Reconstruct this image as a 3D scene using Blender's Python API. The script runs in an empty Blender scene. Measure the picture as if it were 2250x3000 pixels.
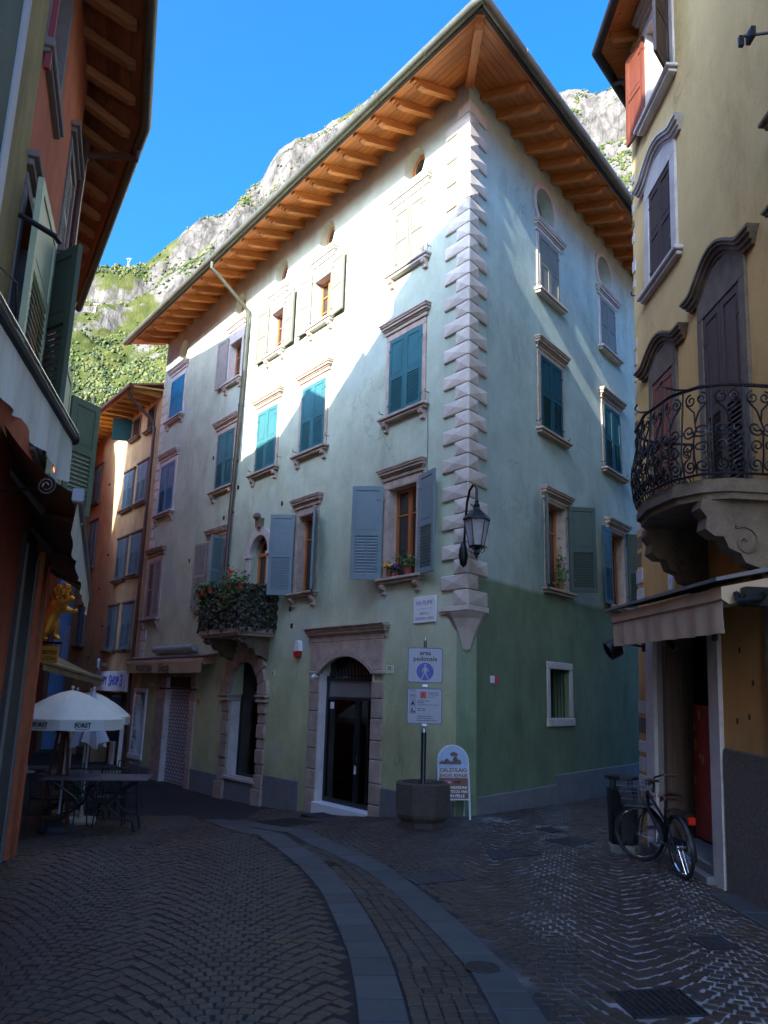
import bpy, bmesh, math, random
import numpy as np
from mathutils import Matrix, Vector, noise
rnd = random.Random(11)
sc = bpy.context.scene
COL = sc.collection
R = math.radians
PI = math.pi

# ------------------------------------------------------------------ camera, sky, sun, exposure
PITCH, ROLL, EYE = R(12.8), R(1.62), 1.7
camd = bpy.data.cameras.new('camera')
camd.sensor_fit = 'HORIZONTAL'; camd.sensor_width = 36; camd.lens = 36 * 2340 / 2250
camd.clip_start = 0.05; camd.clip_end = 6000
cam = bpy.data.objects.new('camera', camd); COL.objects.link(cam)
_fw = Vector((0, math.cos(PITCH), math.sin(PITCH))); _up = Vector((0, -math.sin(PITCH), math.cos(PITCH)))
_ri = Vector((1, 0, 0)); _c, _s = math.cos(ROLL), math.sin(ROLL)
_cx = _c * _ri + _s * _up; _cy = -_s * _ri + _c * _up
cam.matrix_world = Matrix(((_cx.x, _cy.x, -_fw.x, 0), (_cx.y, _cy.y, -_fw.y, 0), (_cx.z, _cy.z, -_fw.z, EYE), (0, 0, 0, 1)))
sc.camera = cam

SUN_EL = R(24.0)
_sh = Vector((-0.567, -0.824, 0)).normalized()          # horizontal direction towards the sun
SUN = Vector((_sh.x * math.cos(SUN_EL), _sh.y * math.cos(SUN_EL), math.sin(SUN_EL)))
world = bpy.data.worlds.new('World'); sc.world = world; world.use_nodes = True
wn = world.node_tree; wn.nodes.clear()
wo = wn.nodes.new('ShaderNodeOutputWorld'); wb = wn.nodes.new('ShaderNodeBackground')
sky = wn.nodes.new('ShaderNodeTexSky'); sky.sky_type = 'NISHITA'; sky.sun_disc = False
sky.sun_elevation = SUN_EL; sky.sun_rotation = math.atan2(_sh.x, _sh.y)
sky.altitude = 200; sky.air_density = 0.75; sky.dust_density = 8.0; sky.ozone_density = 8.0
wb.inputs['Strength'].default_value = 0.15
hs = wn.nodes.new('ShaderNodeHueSaturation'); hs.inputs['Saturation'].default_value = 1.18
wn.links.new(sky.outputs[0], hs.inputs['Color']); tint = wn.nodes.new('ShaderNodeMix'); tint.data_type = 'RGBA'; tint.blend_type = 'MULTIPLY'; tint.inputs[0].default_value = 1.0; tint.inputs[7].default_value = (0.84, 0.92, 1.0, 1)
wn.links.new(hs.outputs[0], tint.inputs[6]); wn.links.new(tint.outputs[2], wb.inputs['Color']); wn.links.new(wb.outputs[0], wo.inputs['Surface'])
sl = bpy.data.lights.new('sun', 'SUN'); sl.energy = 3.2; sl.angle = R(0.5); sl.color = (1.0, 0.93, 0.82)
so = bpy.data.objects.new('sun', sl); COL.objects.link(so)
so.rotation_euler = (-SUN).to_track_quat('-Z', 'Y').to_euler()
sc.view_settings.view_transform = 'Standard'; sc.view_settings.look = 'None'
sc.view_settings.exposure = 2.62; sc.view_settings.gamma = 1.0
sc.view_settings.use_curve_mapping = False

# ------------------------------------------------------------------ materials
MATS = {}
def _nt(name):
    m = bpy.data.materials.new(name); m.use_nodes = True
    return m, m.node_tree, m.node_tree.nodes['Principled BSDF']
def N(nt, t, **kw):
    n = nt.nodes.new(t)
    for k, v in kw.items():
        if k in n.inputs.keys(): n.inputs[k].default_value = v
        else: setattr(n, k, v)
    return n
def coords(nt, scale=(1, 1, 1)):
    g = nt.nodes.new('ShaderNodeNewGeometry'); mp = nt.nodes.new('ShaderNodeMapping')
    mp.inputs['Scale'].default_value = scale; nt.links.new(g.outputs['Position'], mp.inputs['Vector'])
    return mp.outputs[0]
def ramp(nt, fac, stops):
    r = nt.nodes.new('ShaderNodeValToRGB')
    els = r.color_ramp.elements
    while len(els) < len(stops): els.new(0.5)
    for e, (p, c) in zip(els, stops):
        e.position = p; e.color = (*c, 1) if len(c) == 3 else c
    nt.links.new(fac, r.inputs[0]); return r.outputs[0]
def noise_tex(nt, vec, scale, detail=4, rough=0.55):
    n = N(nt, 'ShaderNodeTexNoise'); n.inputs['Scale'].default_value = scale
    n.inputs['Detail'].default_value = detail; n.inputs['Roughness'].default_value = rough
    nt.links.new(vec, n.inputs['Vector']); return n.outputs['Fac']
def mixc(nt, fac, a, b, mode='MIX'):
    m = nt.nodes.new('ShaderNodeMix'); m.data_type = 'RGBA'; m.blend_type = mode
    for s, v in ((0, fac), (6, a), (7, b)):
        if hasattr(v, 'is_linked'): nt.links.new(v, m.inputs[s])
        else: m.inputs[s].default_value = v if s == 0 else (*v, 1)
    return m.outputs[2]
def mathn(nt, op, a, b=0.0):
    m = nt.nodes.new('ShaderNodeMath'); m.operation = op
    for i, v in enumerate((a, b)):
        if hasattr(v, 'is_linked'): nt.links.new(v, m.inputs[i])
        else: m.inputs[i].default_value = v
    return m.outputs[0]
def maprange(nt, v, a, b, c=0.0, d=1.0, smooth=True):
    m = nt.nodes.new('ShaderNodeMapRange'); m.interpolation_type = 'SMOOTHSTEP' if smooth else 'LINEAR'
    nt.links.new(v, m.inputs[0])
    for i, x in enumerate((a, b, c, d)): m.inputs[1 + i].default_value = x
    return m.outputs[0]
def bump(nt, bs, h, strength=0.3, dist=0.01):
    b = nt.nodes.new('ShaderNodeBump'); b.inputs['Strength'].default_value = strength
    b.inputs['Distance'].default_value = dist
    nt.links.new(h, b.inputs['Height']); nt.links.new(b.outputs[0], bs.inputs['Normal'])
def mul3(c, k): return tuple(min(1, x * k) for x in c)

def mat(name, col, rough=0.75, var=0.25, scale=6.0, bmp=0.15, metal=0.0, obj_var=0.0, stretch=(1, 1, 1), dist=0.01, spec=None, dirt=0.0):
    """plain weathered surface: colour noise in two sizes + fine relief"""
    if name in MATS: return MATS[name]
    m, nt, bs = _nt(name); v = coords(nt, stretch)
    n1 = noise_tex(nt, v, scale); n2 = noise_tex(nt, v, scale * 7, 3)
    c = ramp(nt, n1, [(0.28, mul3(col, 1 - var)), (0.72, mul3(col, 1 + var))])
    c = mixc(nt, 0.35, c, ramp(nt, n2, [(0.3, mul3(col, 1 - var)), (0.7, mul3(col, 1 + var))]))
    if dirt:
        d = ramp(nt, noise_tex(nt, v, scale * 0.6, 6, 0.7), [(0.5, (0, 0, 0)), (0.72, (1, 1, 1))])
        c = mixc(nt, mathn(nt, 'MULTIPLY', d, dirt), c, mul3(col, 0.4))
    if obj_var:
        oi = nt.nodes.new('ShaderNodeObjectInfo')
        hv = nt.nodes.new('ShaderNodeHueSaturation')
        nt.links.new(maprange(nt, oi.outputs['Random'], 0, 1, 1 - obj_var, 1 + obj_var, False), hv.inputs['Value'])
        nt.links.new(c, hv.inputs['Color']); c = hv.outputs[0]
    nt.links.new(c, bs.inputs['Base Color'])
    bs.inputs['Roughness'].default_value = rough; bs.inputs['Metallic'].default_value = metal
    if spec is not None: bs.inputs['Specular IOR Level'].default_value = spec
    if bmp: bump(nt, bs, mixc(nt, 0.5, n1, n2), bmp, dist)
    MATS[name] = m; return m

def mat_wood(name, col, rough=0.55, axis=0, var=0.35):
    if name in MATS: return MATS[name]
    m, nt, bs = _nt(name)
    tc = nt.nodes.new('ShaderNodeTexCoord'); mp = nt.nodes.new('ShaderNodeMapping')
    s = [28, 28, 28]; s[axis] = 1.6; mp.inputs['Scale'].default_value = s
    nt.links.new(tc.outputs['Object'], mp.inputs['Vector'])
    n1 = noise_tex(nt, mp.outputs[0], 1.0, 5, 0.6)
    c = ramp(nt, n1, [(0.25, mul3(col, 1 - var)), (0.55, col), (0.8, mul3(col, 1 + var))])
    oi = nt.nodes.new('ShaderNodeObjectInfo'); hv = nt.nodes.new('ShaderNodeHueSaturation')
    nt.links.new(maprange(nt, oi.outputs['Random'], 0, 1, 0.75, 1.25, False), hv.inputs['Value'])
    nt.links.new(c, hv.inputs['Color'])
    kn = ramp(nt, noise_tex(nt, coords(nt), 9, 2), [(0.70, (1, 1, 1)), (0.76, (0.35, 0.3, 0.28))])
    c = mixc(nt, 1.0, hv.outputs[0], kn, 'MULTIPLY')
    nt.links.new(c, bs.inputs['Base Color']); bs.inputs['Roughness'].default_value = rough
    bump(nt, bs, n1, 0.25, 0.004)
    MATS[name] = m; return m

def mat_plaster(name, stops, patch=None, rough=0.9, zn=0.5, var=0.16, streak=0.25, repair=None):
    """painted render; stops = [(z, colour)...] colour zones by height, streaks and blotches of weather"""
    if name in MATS: return MATS[name]
    m, nt, bs = _nt(name)
    g = nt.nodes.new('ShaderNodeNewGeometry'); sx = nt.nodes.new('ShaderNodeSeparateXYZ')
    nt.links.new(g.outputs['Position'], sx.inputs[0])
    big = noise_tex(nt, coords(nt), 0.7, 5, 0.6)
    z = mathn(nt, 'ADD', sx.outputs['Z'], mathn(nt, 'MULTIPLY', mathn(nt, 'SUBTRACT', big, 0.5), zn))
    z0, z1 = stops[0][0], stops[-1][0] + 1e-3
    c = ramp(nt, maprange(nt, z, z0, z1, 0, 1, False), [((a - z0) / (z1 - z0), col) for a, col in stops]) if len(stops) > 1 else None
    if c is None:
        c = mixc(nt, 0.0, stops[0][1], stops[0][1])
    blot = ramp(nt, noise_tex(nt, coords(nt), 1.6, 6, 0.65), [(0.3, (1 - var,) * 3), (0.7, (1 + var,) * 3)])
    c = mixc(nt, 1.0, c, blot, 'MULTIPLY')
    st = ramp(nt, noise_tex(nt, coords(nt, (2.2, 2.2, 0.22)), 1.0, 6, 0.7), [(0.42, (1, 1, 1)), (0.78, (1 - streak,) * 3)])
    c = mixc(nt, 1.0, c, st, 'MULTIPLY')
    fine = noise_tex(nt, coords(nt), 40, 3, 0.6)
    c = mixc(nt, 0.25, c, mixc(nt, 1.0, c, ramp(nt, fine, [(0.3, (0.75,) * 3), (0.7, (1.2,) * 3)]), 'MULTIPLY'))
    # hairline cracks, pits and damp patches
    vo = N(nt, 'ShaderNodeTexVoronoi'); vo.feature = 'DISTANCE_TO_EDGE'; vo.inputs['Scale'].default_value = 1.0

    wob = nt.nodes.new('ShaderNodeTexNoise'); wob.inputs['Scale'].default_value = 2.2; wob.inputs['Detail'].default_value = 6; nt.links.new(coords(nt), wob.inputs['Vector'])
    nt.links.new(mixc(nt, .35, coords(nt, (.55, .55, .40)), wob.outputs['Color']), vo.inputs['Vector'])
    gate = ramp(nt, noise_tex(nt, coords(nt), .45, 3), [(.50, (0, 0, 0)), (.60, (1, 1, 1))])
    crack = mathn(nt, 'MULTIPLY', maprange(nt, vo.outputs['Distance'], .008, .0, 0, 1), gate)
    c = mixc(nt, mathn(nt, 'MULTIPLY', crack, .45), c, mixc(nt, 1.0, c, (.45, .43, .40), 'MULTIPLY'))
    pit = ramp(nt, noise_tex(nt, coords(nt), 11, 2, .5), [(.70, (0, 0, 0)), (.76, (1, 1, 1))])
    c = mixc(nt, mathn(nt, 'MULTIPLY', pit, .16), c, (.55, .53, .48))
    damp = ramp(nt, noise_tex(nt, coords(nt, (1, 1, .45)), .9, 7, .72), [(.52, (1, 1, 1)), (.66, (.80, .79, .76))])
    c = mixc(nt, 1.0, c, damp, 'MULTIPLY')
    if repair:                                            # patches of other paint with a shape of their own
        pm = ramp(nt, noise_tex(nt, coords(nt), 0.55, 4, 0.5), [(0.56, (0, 0, 0)), (0.66, (1, 1, 1))])
        c = mixc(nt, mathn(nt, 'MULTIPLY', pm, 0.6), c, repair)
    nt.links.new(c, bs.inputs['Base Color']); bs.inputs['Roughness'].default_value = rough
    bs.inputs['Specular IOR Level'].default_value = 0.2
    h = mixc(nt, 0.35, noise_tex(nt, coords(nt), 4, 5), fine)
    bump(nt, bs, h, 0.35, 0.012)
    MATS[name] = m; return m

def mat_milky(name, col, k=.5):
    if name in MATS: return MATS[name]
    m, nt, bs = _nt(name); tr = N(nt, 'ShaderNodeBsdfTransparent'); mx = N(nt, 'ShaderNodeMixShader'); mx.inputs[0].default_value = k
    bs.inputs['Base Color'].default_value = (*col, 1); bs.inputs['Roughness'].default_value = .3
    nt.links.new(tr.outputs[0], mx.inputs[1]); nt.links.new(bs.outputs[0], mx.inputs[2]); nt.links.new(mx.outputs[0], nt.nodes['Material Output'].inputs['Surface'])
    MATS[name] = m; return m
def mat_glass(name, col=(0.012, 0.014, 0.016), rough=0.03):
    if name in MATS: return MATS[name]
    m, nt, bs = _nt(name)
    bs.inputs['Base Color'].default_value = (*col, 1); bs.inputs['Roughness'].default_value = rough
    bs.inputs['Specular IOR Level'].default_value = 0.8; bs.inputs['IOR'].default_value = 1.6
    n = noise_tex(nt, coords(nt), 1.1, 2); bump(nt, bs, n, 0.05, 0.05)
    MATS[name] = m; return m
def mat_clear(name):
    if name in MATS: return MATS[name]
    m, nt, bs = _nt(name)
    gl = N(nt, 'ShaderNodeBsdfGlossy'); gl.inputs['Roughness'].default_value = 0.02
    tr = N(nt, 'ShaderNodeBsdfTransparent'); tr.inputs['Color'].default_value = (0.8, 0.86, 0.86, 1)
    fr = N(nt, 'ShaderNodeFresnel'); fr.inputs['IOR'].default_value = 1.5
    mx = N(nt, 'ShaderNodeMixShader'); nt.links.new(fr.outputs[0], mx.inputs[0])
    nt.links.new(tr.outputs[0], mx.inputs[1]); nt.links.new(gl.outputs[0], mx.inputs[2])
    nt.links.new(mx.outputs[0], nt.nodes['Material Output'].inputs['Surface'])
    MATS[name] = m; return m

# ------------------------------------------------------------------ mesh helper
class MB:
    def __init__(s): s.v = []; s.f = []; s.m = []; s.T = None; s.k = 0
    def add(s, vs, fs, mi=None):
        o = len(s.v); mi = s.k if mi is None else mi
        s.v += [tuple(s.T @ Vector(p)) for p in vs] if s.T else [tuple(p) for p in vs]
        s.f += [tuple(i + o for i in f) for f in fs]; s.m += [mi] * len(fs)
    def box(s, x0, y0, z0, x1, y1, z1, b=0.0):
        if x0 > x1: x0, x1 = x1, x0
        if y0 > y1: y0, y1 = y1, y0
        if z0 > z1: z0, z1 = z1, z0
        b = min(b, (x1 - x0) * .45, (y1 - y0) * .45, (z1 - z0) * .45)
        if b <= 0:
            s.add([(x0, y0, z0), (x1, y0, z0), (x1, y1, z0), (x0, y1, z0), (x0, y0, z1), (x1, y0, z1), (x1, y1, z1), (x0, y1, z1)],
                  [(0, 3, 2, 1), (4, 5, 6, 7), (0, 1, 5, 4), (1, 2, 6, 5), (2, 3, 7, 6), (3, 0, 4, 7)])
        else:
            def ring(i, z): return [(x0 + i, y0 + i, z), (x1 - i, y0 + i, z), (x1 - i, y1 - i, z), (x0 + i, y1 - i, z)]
            vs = ring(b, z0) + ring(0, z0 + b) + ring(0, z1 - b) + ring(b, z1)
            fs = [(3, 2, 1, 0), (12, 13, 14, 15)]
            for k in range(3):
                for i in range(4):
                    j = (i + 1) % 4; fs.append((k * 4 + i, k * 4 + j, k * 4 + 4 + j, k * 4 + 4 + i))
            s.add(vs, fs)
    def prism(s, poly, y0, y1, plane='xz'):
        """extrude a polygon given in plane xz along y (or xy along z, yz along x)"""
        n = len(poly); a = sum(poly[i][0] * poly[(i + 1) % n][1] - poly[(i + 1) % n][0] * poly[i][1] for i in range(n))
        if a < 0: poly = poly[::-1]
        if plane == 'xz': P = lambda p, t: (p[0], t, p[1]); flip = True
        elif plane == 'xy': P = lambda p, t: (p[0], p[1], t); flip = False
        else: P = lambda p, t: (t, p[0], p[1]); flip = False
        lo, hi = min(y0, y1), max(y0, y1)
        vs = [P(p, lo) for p in poly] + [P(p, hi) for p in poly]
        fs = [tuple(range(n - 1, -1, -1)), tuple(range(n, 2 * n))] + [(i, (i + 1) % n, n + (i + 1) % n, n + i) for i in range(n)]
        if flip: fs = [f[::-1] for f in fs]
        s.add(vs, fs)
    def tube(s, path, r, n=6, closed=False, cap=True):
        P = [Vector(p) for p in path]; k = len(P); rr = r if isinstance(r, (list, tuple)) else [r] * k
        vs = []; nrm = None
        for i, p in enumerate(P):
            t = (P[(i + 1) % k] - P[i - 1]) if closed else (P[min(i + 1, k - 1)] - P[max(i - 1, 0)])
            t = t.normalized() if t.length > 1e-9 else Vector((0, 0, 1))
            if nrm is None:
                nrm = t.orthogonal().normalized()
            nrm = (nrm - t * nrm.dot(t)); nrm = nrm.normalized() if nrm.length > 1e-6 else t.orthogonal().normalized()
            b = t.cross(nrm)
            for j in range(n):
                a = 2 * PI * j / n; vs.append(p + (nrm * math.cos(a) + b * math.sin(a)) * rr[i])
        fs = []
        for i in range(k if closed else k - 1):
            for j in range(n):
                a, b2 = i * n + j, i * n + (j + 1) % n; c, d = ((i + 1) % k) * n + (j + 1) % n, ((i + 1) % k) * n + j
                fs.append((a, b2, c, d))
        if cap and not closed: fs += [tuple(range(n - 1, -1, -1)), tuple(range((k - 1) * n, k * n))]
        s.add(vs, fs)
    def lathe(s, prof, n=16, c=(0, 0, 0), cap=True, ang0=0.0):
        vs = [(c[0] + r * math.cos(ang0 + 2 * PI * j / n), c[1] + r * math.sin(ang0 + 2 * PI * j / n), c[2] + z) for r, z in prof for j in range(n)]
        fs = [(i * n + j, i * n + (j + 1) % n, (i + 1) * n + (j + 1) % n, (i + 1) * n + j) for i in range(len(prof) - 1) for j in range(n)]
        if cap: fs += [tuple(range(n - 1, -1, -1)), tuple(range((len(prof) - 1) * n, len(prof) * n))]
        s.add(vs, fs)
    def ball(s, c, r, n=8, m=5, sc3=(1, 1, 1)):
        prof = [(r * math.sin(PI * i / m), -r * math.cos(PI * i / m)) for i in range(m + 1)]
        vs = [(c[0] + a * math.cos(2 * PI * j / n) * sc3[0], c[1] + a * math.sin(2 * PI * j / n) * sc3[1], c[2] + z * sc3[2]) for a, z in prof for j in range(n)]
        fs = [(i * n + j, i * n + (j + 1) % n, (i + 1) * n + (j + 1) % n, (i + 1) * n + j) for i in range(m) for j in range(n)]
        s.add(vs, fs)
    def quad(s, a, b, c, d): s.add([a, b, c, d], [(0, 1, 2, 3)])
    def mesh(s, name, mats, smooth=False):
        me = bpy.data.meshes.new(name); me.from_pydata(s.v, [], s.f)
        for m in (mats if isinstance(mats, (list, tuple)) else [mats]): me.materials.append(m)
        if any(s.m): me.polygons.foreach_set('material_index', s.m)
        if smooth:
            me.polygons.foreach_set('use_smooth', [True] * len(me.polygons)); me.set_sharp_from_angle(angle=R(40))
        me.update(); return me

WM = {}
def place(me, name, parent=None, M=None):
    o = bpy.data.objects.new(name, me); COL.objects.link(o)
    M = M if M is not None else (WM[parent.name] if parent else Matrix())
    WM[o.name] = M.copy()
    if parent: o.parent = parent; o.matrix_basis = WM[parent.name].inverted() @ M
    else: o.matrix_basis = M
    return o
def obj(name, mb, mats, parent=None, M=None, smooth=False, stuff=False):
    o = place(mb.mesh(name, mats, smooth), name, parent, M)
    if stuff: o['kind'] = 'stuff'
    return o
def tag(o, label, cat, group=None):
    o['label'] = label; o['category'] = cat
    if group: o['group'] = group
    return o
def thing(name, label, cat, M=None, group=None):
    return tag(place(None, name, None, M if M is not None else Matrix()), label, cat, group)
def struct(o): o['kind'] = 'structure'; return o
def T(x, y, z): return Matrix.Translation((x, y, z))
def RZ(a): return Matrix.Rotation(a, 4, 'Z')
def frame(o, ux, uy, uz=(0, 0, 1)):
    return Matrix(((ux[0], uy[0], uz[0], o[0]), (ux[1], uy[1], uz[1], o[1]), (ux[2], uy[2], uz[2], o[2]), (0, 0, 0, 1)))
TXT = {}
def text_mesh(s, size, depth, m, shear=0.0, bold=0.0, align='CENTER', sx=1.0):
    cu = bpy.data.curves.new('lettering', 'FONT'); cu.body = s; cu.size = size; cu.extrude = depth
    cu.align_x = align; cu.align_y = 'CENTER'; cu.shear = shear; cu.offset = bold; cu.resolution_u = 2
    to = bpy.data.objects.new('lettering', cu); COL.objects.link(to)
    dg = bpy.context.evaluated_depsgraph_get(); me = bpy.data.meshes.new_from_object(to.evaluated_get(dg))
    bpy.data.objects.remove(to); me.name = 'lettering'
    me.transform(Matrix(((sx, 0, 0, 0), (0, 0, -1, 0), (0, 1, 0, 0), (0, 0, 0, 1))))     # stands in xz, reads when seen from -y
    me.materials.clear(); me.materials.append(m); return me
FLIP = Matrix.Rotation(PI, 4, 'Z')      # lettering seen from +y

# ------------------------------------------------------------------ frames of the place
EZ = (0, 0, 1)
C1 = (1.3119, 12.2128, 0.0)                       # sharp corner of the green building
Fd, Fo = (-0.59061, 0.80696, 0), (-0.80696, -0.59061, 0)   # along the long front, outward
Rd, Ro = (0.60460, 0.79653, 0), (0.79653, -0.60460, 0)     # along the alley side, outward
FM = frame(C1, Fd, Fo)                            # x = u, y = outward
RM = frame(C1, (-Rd[0], -Rd[1], 0), Ro)           # x = -u
BM = frame((3.313, 7.95, 0), (0, 1, 0), (-1, 0, 0), (0, -0.045, 1))   # old yellow house, leaning a little
Ld, Lo = (-0.30071, 0.95372, 0), (0.95372, 0.30071, 0)
LM = frame((-0.95372, -0.30071, 0), (-Ld[0], -Ld[1], 0), Lo)          # x = -u

def gz(x, y):
    s = (x - C1[0]) * Fd[0] + (y - C1[1]) * Fd[1]; s = max(0.0, min(9.0, s)) / 9
    r = (x - C1[0]) * Rd[0] + (y - C1[1]) * Rd[1]
    q = (x - C1[0]) * Ro[0] + (y - C1[1]) * Ro[1]
    k = max(0.0, min(1.0, (q + 0.3) / 0.8))
    return -0.66 * s * (2 - s) + 0.024 * max(0.0, min(9.0, r)) * k
# ------------------------------------------------------------------ palette
stone = mat('pink_limestone', (0.40, 0.31, 0.24), 0.85, 0.28, 5, 0.35, obj_var=0.12, dirt=0.5)
marble = mat('pale_limestone', (0.52, 0.47, 0.42), 0.8, 0.2, 5, 0.3, obj_var=0.1, dirt=0.35)
quoin_m = mat('rose_limestone', (0.56, 0.49, 0.40), 0.8, 0.14, 4, 0.25, obj_var=0.12, dirt=0.25)
old_stone = mat('weathered_stone', (0.155, 0.11, 0.07), 0.9, 0.4, 5, 0.5, dirt=0.6)
cement = mat('grey_cement', (0.17, 0.17, 0.165), 0.9, 0.2, 5, 0.4, dirt=0.3)
larch = mat_wood('larch_board', (0.52, 0.17, 0.032), 0.5, 0)
larch_r = mat_wood('larch_rafter', (0.58, 0.22, 0.055), 0.5, 1)
copper = mat('aged_copper', (0.10, 0.085, 0.06), 0.4, 0.35, 3, 0.1, metal=0.7)
copper_g = mat('green_copper', (0.115, 0.12, 0.085), 0.5, 0.3, 2.5, 0.1, metal=0.5)
brown_pipe = mat('brown_pipe', (0.075, 0.036, 0.026), 0.4, 0.25, 4, 0.05)
tile = mat('roof_tile', (0.30, 0.13, 0.07), 0.85, 0.35, 4, 0.4)
frame_w = mat_wood('orange_window_wood', (0.42, 0.13, 0.032), 0.4, 2)
glass = mat_glass('window_glass')
clear = mat_clear('clear_glass')
iron = mat('black_iron', (0.02, 0.02, 0.022), 0.45, 0.3, 8, 0.1, metal=0.6)
steel = mat('galvanised_steel', (0.45, 0.46, 0.47), 0.35, 0.15, 8, 0.05, metal=0.8)
white_paint = mat('white_paint', (0.72, 0.72, 0.70), 0.5, 0.08, 4, 0.05)
black_paint = mat('black_paint', (0.012, 0.012, 0.014), 0.35, 0.2, 6, 0.05)
dark_room = mat('dark_interior', (0.02, 0.02, 0.02), 0.9, 0.2, 2, 0)
ink = mat('dark_lettering', (0.03, 0.02, 0.02), 0.6, 0.2, 9, 0)
teal = mat('teal_shutter_paint', (0.036, 0.135, 0.150), 0.6, 0.15, 3, 0.08, obj_var=0.1, dirt=0.2, spec=.2)
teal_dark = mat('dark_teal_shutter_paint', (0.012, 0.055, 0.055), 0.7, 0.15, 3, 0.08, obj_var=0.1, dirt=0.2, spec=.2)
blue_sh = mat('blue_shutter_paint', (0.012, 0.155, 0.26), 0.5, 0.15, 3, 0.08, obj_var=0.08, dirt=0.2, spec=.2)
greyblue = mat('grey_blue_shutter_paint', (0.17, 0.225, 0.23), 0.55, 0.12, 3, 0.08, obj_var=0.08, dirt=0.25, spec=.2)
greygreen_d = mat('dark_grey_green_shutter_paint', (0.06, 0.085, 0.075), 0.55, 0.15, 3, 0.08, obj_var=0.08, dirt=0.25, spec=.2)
cream_sh = mat('cream_shutter_paint', (0.175, 0.172, 0.13), 0.55, 0.08, 3, 0.06, obj_var=0.05, dirt=0.15, spec=.2)
grey_sh = mat('bare_grey_shutter_wood', (0.27, 0.24, 0.21), 0.7, 0.2, 4, 0.1, dirt=0.3, spec=.2)

# ------------------------------------------------------------------ wall with real openings
def wall_mb(mb, x0, x1, z0, z1, holes, y=0.0):
    xs = sorted({x0, x1} | {h[0] for h in holes} | {h[1] for h in holes})
    zs = sorted({z0, z1} | {h[2] for h in holes} | {h[3] for h in holes})
    def q(a, b, c, d): mb.add([(a, y, c), (b, y, c), (b, y, d), (a, y, d)], [(3, 2, 1, 0)])
    for c, d in zip(zs, zs[1:]):
        row = None
        for a, b in zip(xs, xs[1:]):
            mx, mz = (a + b) / 2, (c + d) / 2
            if any(h[0] < mx < h[1] and h[2] < mz < h[3] for h in holes):
                if row: q(row[0], row[1], c, d); row = None
            elif row: row = (row[0], b)
            else: row = (a, b)
        if row: q(row[0], row[1], c, d)
    for h in holes:
        a, b, c, d, dep = h[:5]
        if len(h) > 5:                                   # elliptical opening inside its square
            rx, rz = h[5]; cx, cz = (a + b) / 2, (c + d) / 2; hw, hh = (b - a) / 2, (d - c) / 2
            k = math.atan2(hh, hw)
            angs = sorted({2 * PI * i / 32 for i in range(32)} | {k, PI - k, PI + k, 2 * PI - k})
            n = len(angs); o = []; e = []; r = []
            for t in angs:
                ct, st = math.cos(t), math.sin(t)
                s = min(hw / abs(ct) if abs(ct) > 1e-9 else 9e9, hh / abs(st) if abs(st) > 1e-9 else 9e9)
                o.append((cx + ct * s, y, cz + st * s))
                s = 1 / math.sqrt((ct / rx) ** 2 + (st / rz) ** 2)
                e.append((cx + ct * s, y, cz + st * s)); r.append((cx + ct * s * .85, y - dep, cz + st * s * .85))
            fs = []
            for i in range(n):
                j = (i + 1) % n; fs += [(i, n + i, n + j, j), (n + i, 2 * n + i, 2 * n + j, n + j)]
            mb.add(o + e + r, fs)
        elif dep > 0:
            mb.add([(a, y, c), (b, y, c), (b, y, d), (a, y, d), (a, y - dep, c), (b, y - dep, c), (b, y - dep, d), (a, y - dep, d)],
                   [(0, 1, 5, 4), (1, 2, 6, 5), (2, 3, 7, 6), (3, 0, 4, 7)])

# ------------------------------------------------------------------ shutters, windows
SH = {}
def shutter_meshes(w, h, style, m):
    key = (round(w, 3), round(h, 3), style, m.name)
    if key in SH: return SH[key]
    a = MB(); s = MB(); t = 0.02; bw = min(0.075, w * .16); g = 0.004
    a.box(g, -t, 0, bw, t, h, .004); a.box(w - bw, -t, 0, w - g, t, h, .004)
    rails = {'half': [(0, .09), (h * .46, h * .46 + .085), (h - .085, h)], 'panel2': [(0, .09), (h * .47, h * .47 + .08), (h - .085, h)],
             'louvre': [(0, .08), (h * .48, h * .48 + .07), (h - .08, h)], 'third': [(0, .09), (h * .55, h * .55 + .08), (h - .085, h)]}[style]
    for z0, z1 in rails: a.box(bw, -t * .95, z0, w - bw, t * .95, z1, .003)
    zones = [(rails[0][1], rails[1][0], style in ('half', 'louvre', 'third')), (rails[1][1], rails[2][0], style == 'louvre')]
    for z0, z1, lou in zones:
        if lou:
            n = max(4, int(round((z1 - z0) / 0.052))); dz = (z1 - z0) / n
            for i in range(n):
                zc = z0 + (i + .5) * dz; c = .015; k = .026
                s.add([(bw, c, zc - k), (w - bw, c, zc - k), (w - bw, -c, zc + k), (bw, -c, zc + k),
                       (bw, c + .004, zc - k + .006), (w - bw, c + .004, zc - k + .006), (w - bw, -c + .004, zc + k + .006), (bw, -c + .004, zc + k + .006)],
                      [(0, 1, 2, 3), (7, 6, 5, 4), (4, 5, 1, 0), (5, 6, 2, 1), (6, 7, 3, 2), (7, 4, 0, 3)])
            if h < 2: s.box(w / 2 - .008, t * .5, z0, w / 2 + .008, t * .9, z1)
        else:
            a.box(bw, -.008, z0, w - bw, .008, z1)
            a.box(bw + .03, -.013, z0 + .03, w - bw - .03, .013, z1 - .03, .004)
    for zz in (h * .14, h * .86):                        # strap hinges
        a.box(-.02, -t - .006, zz - .018, w * .22, -t, zz + .018); a.box(-.02, t, zz - .018, w * .22, t + .006, zz + .018)
    SH[key] = (a.mesh('shutter', m), s.mesh('louvre_slats', m) if s.v else None); return SH[key]
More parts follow.
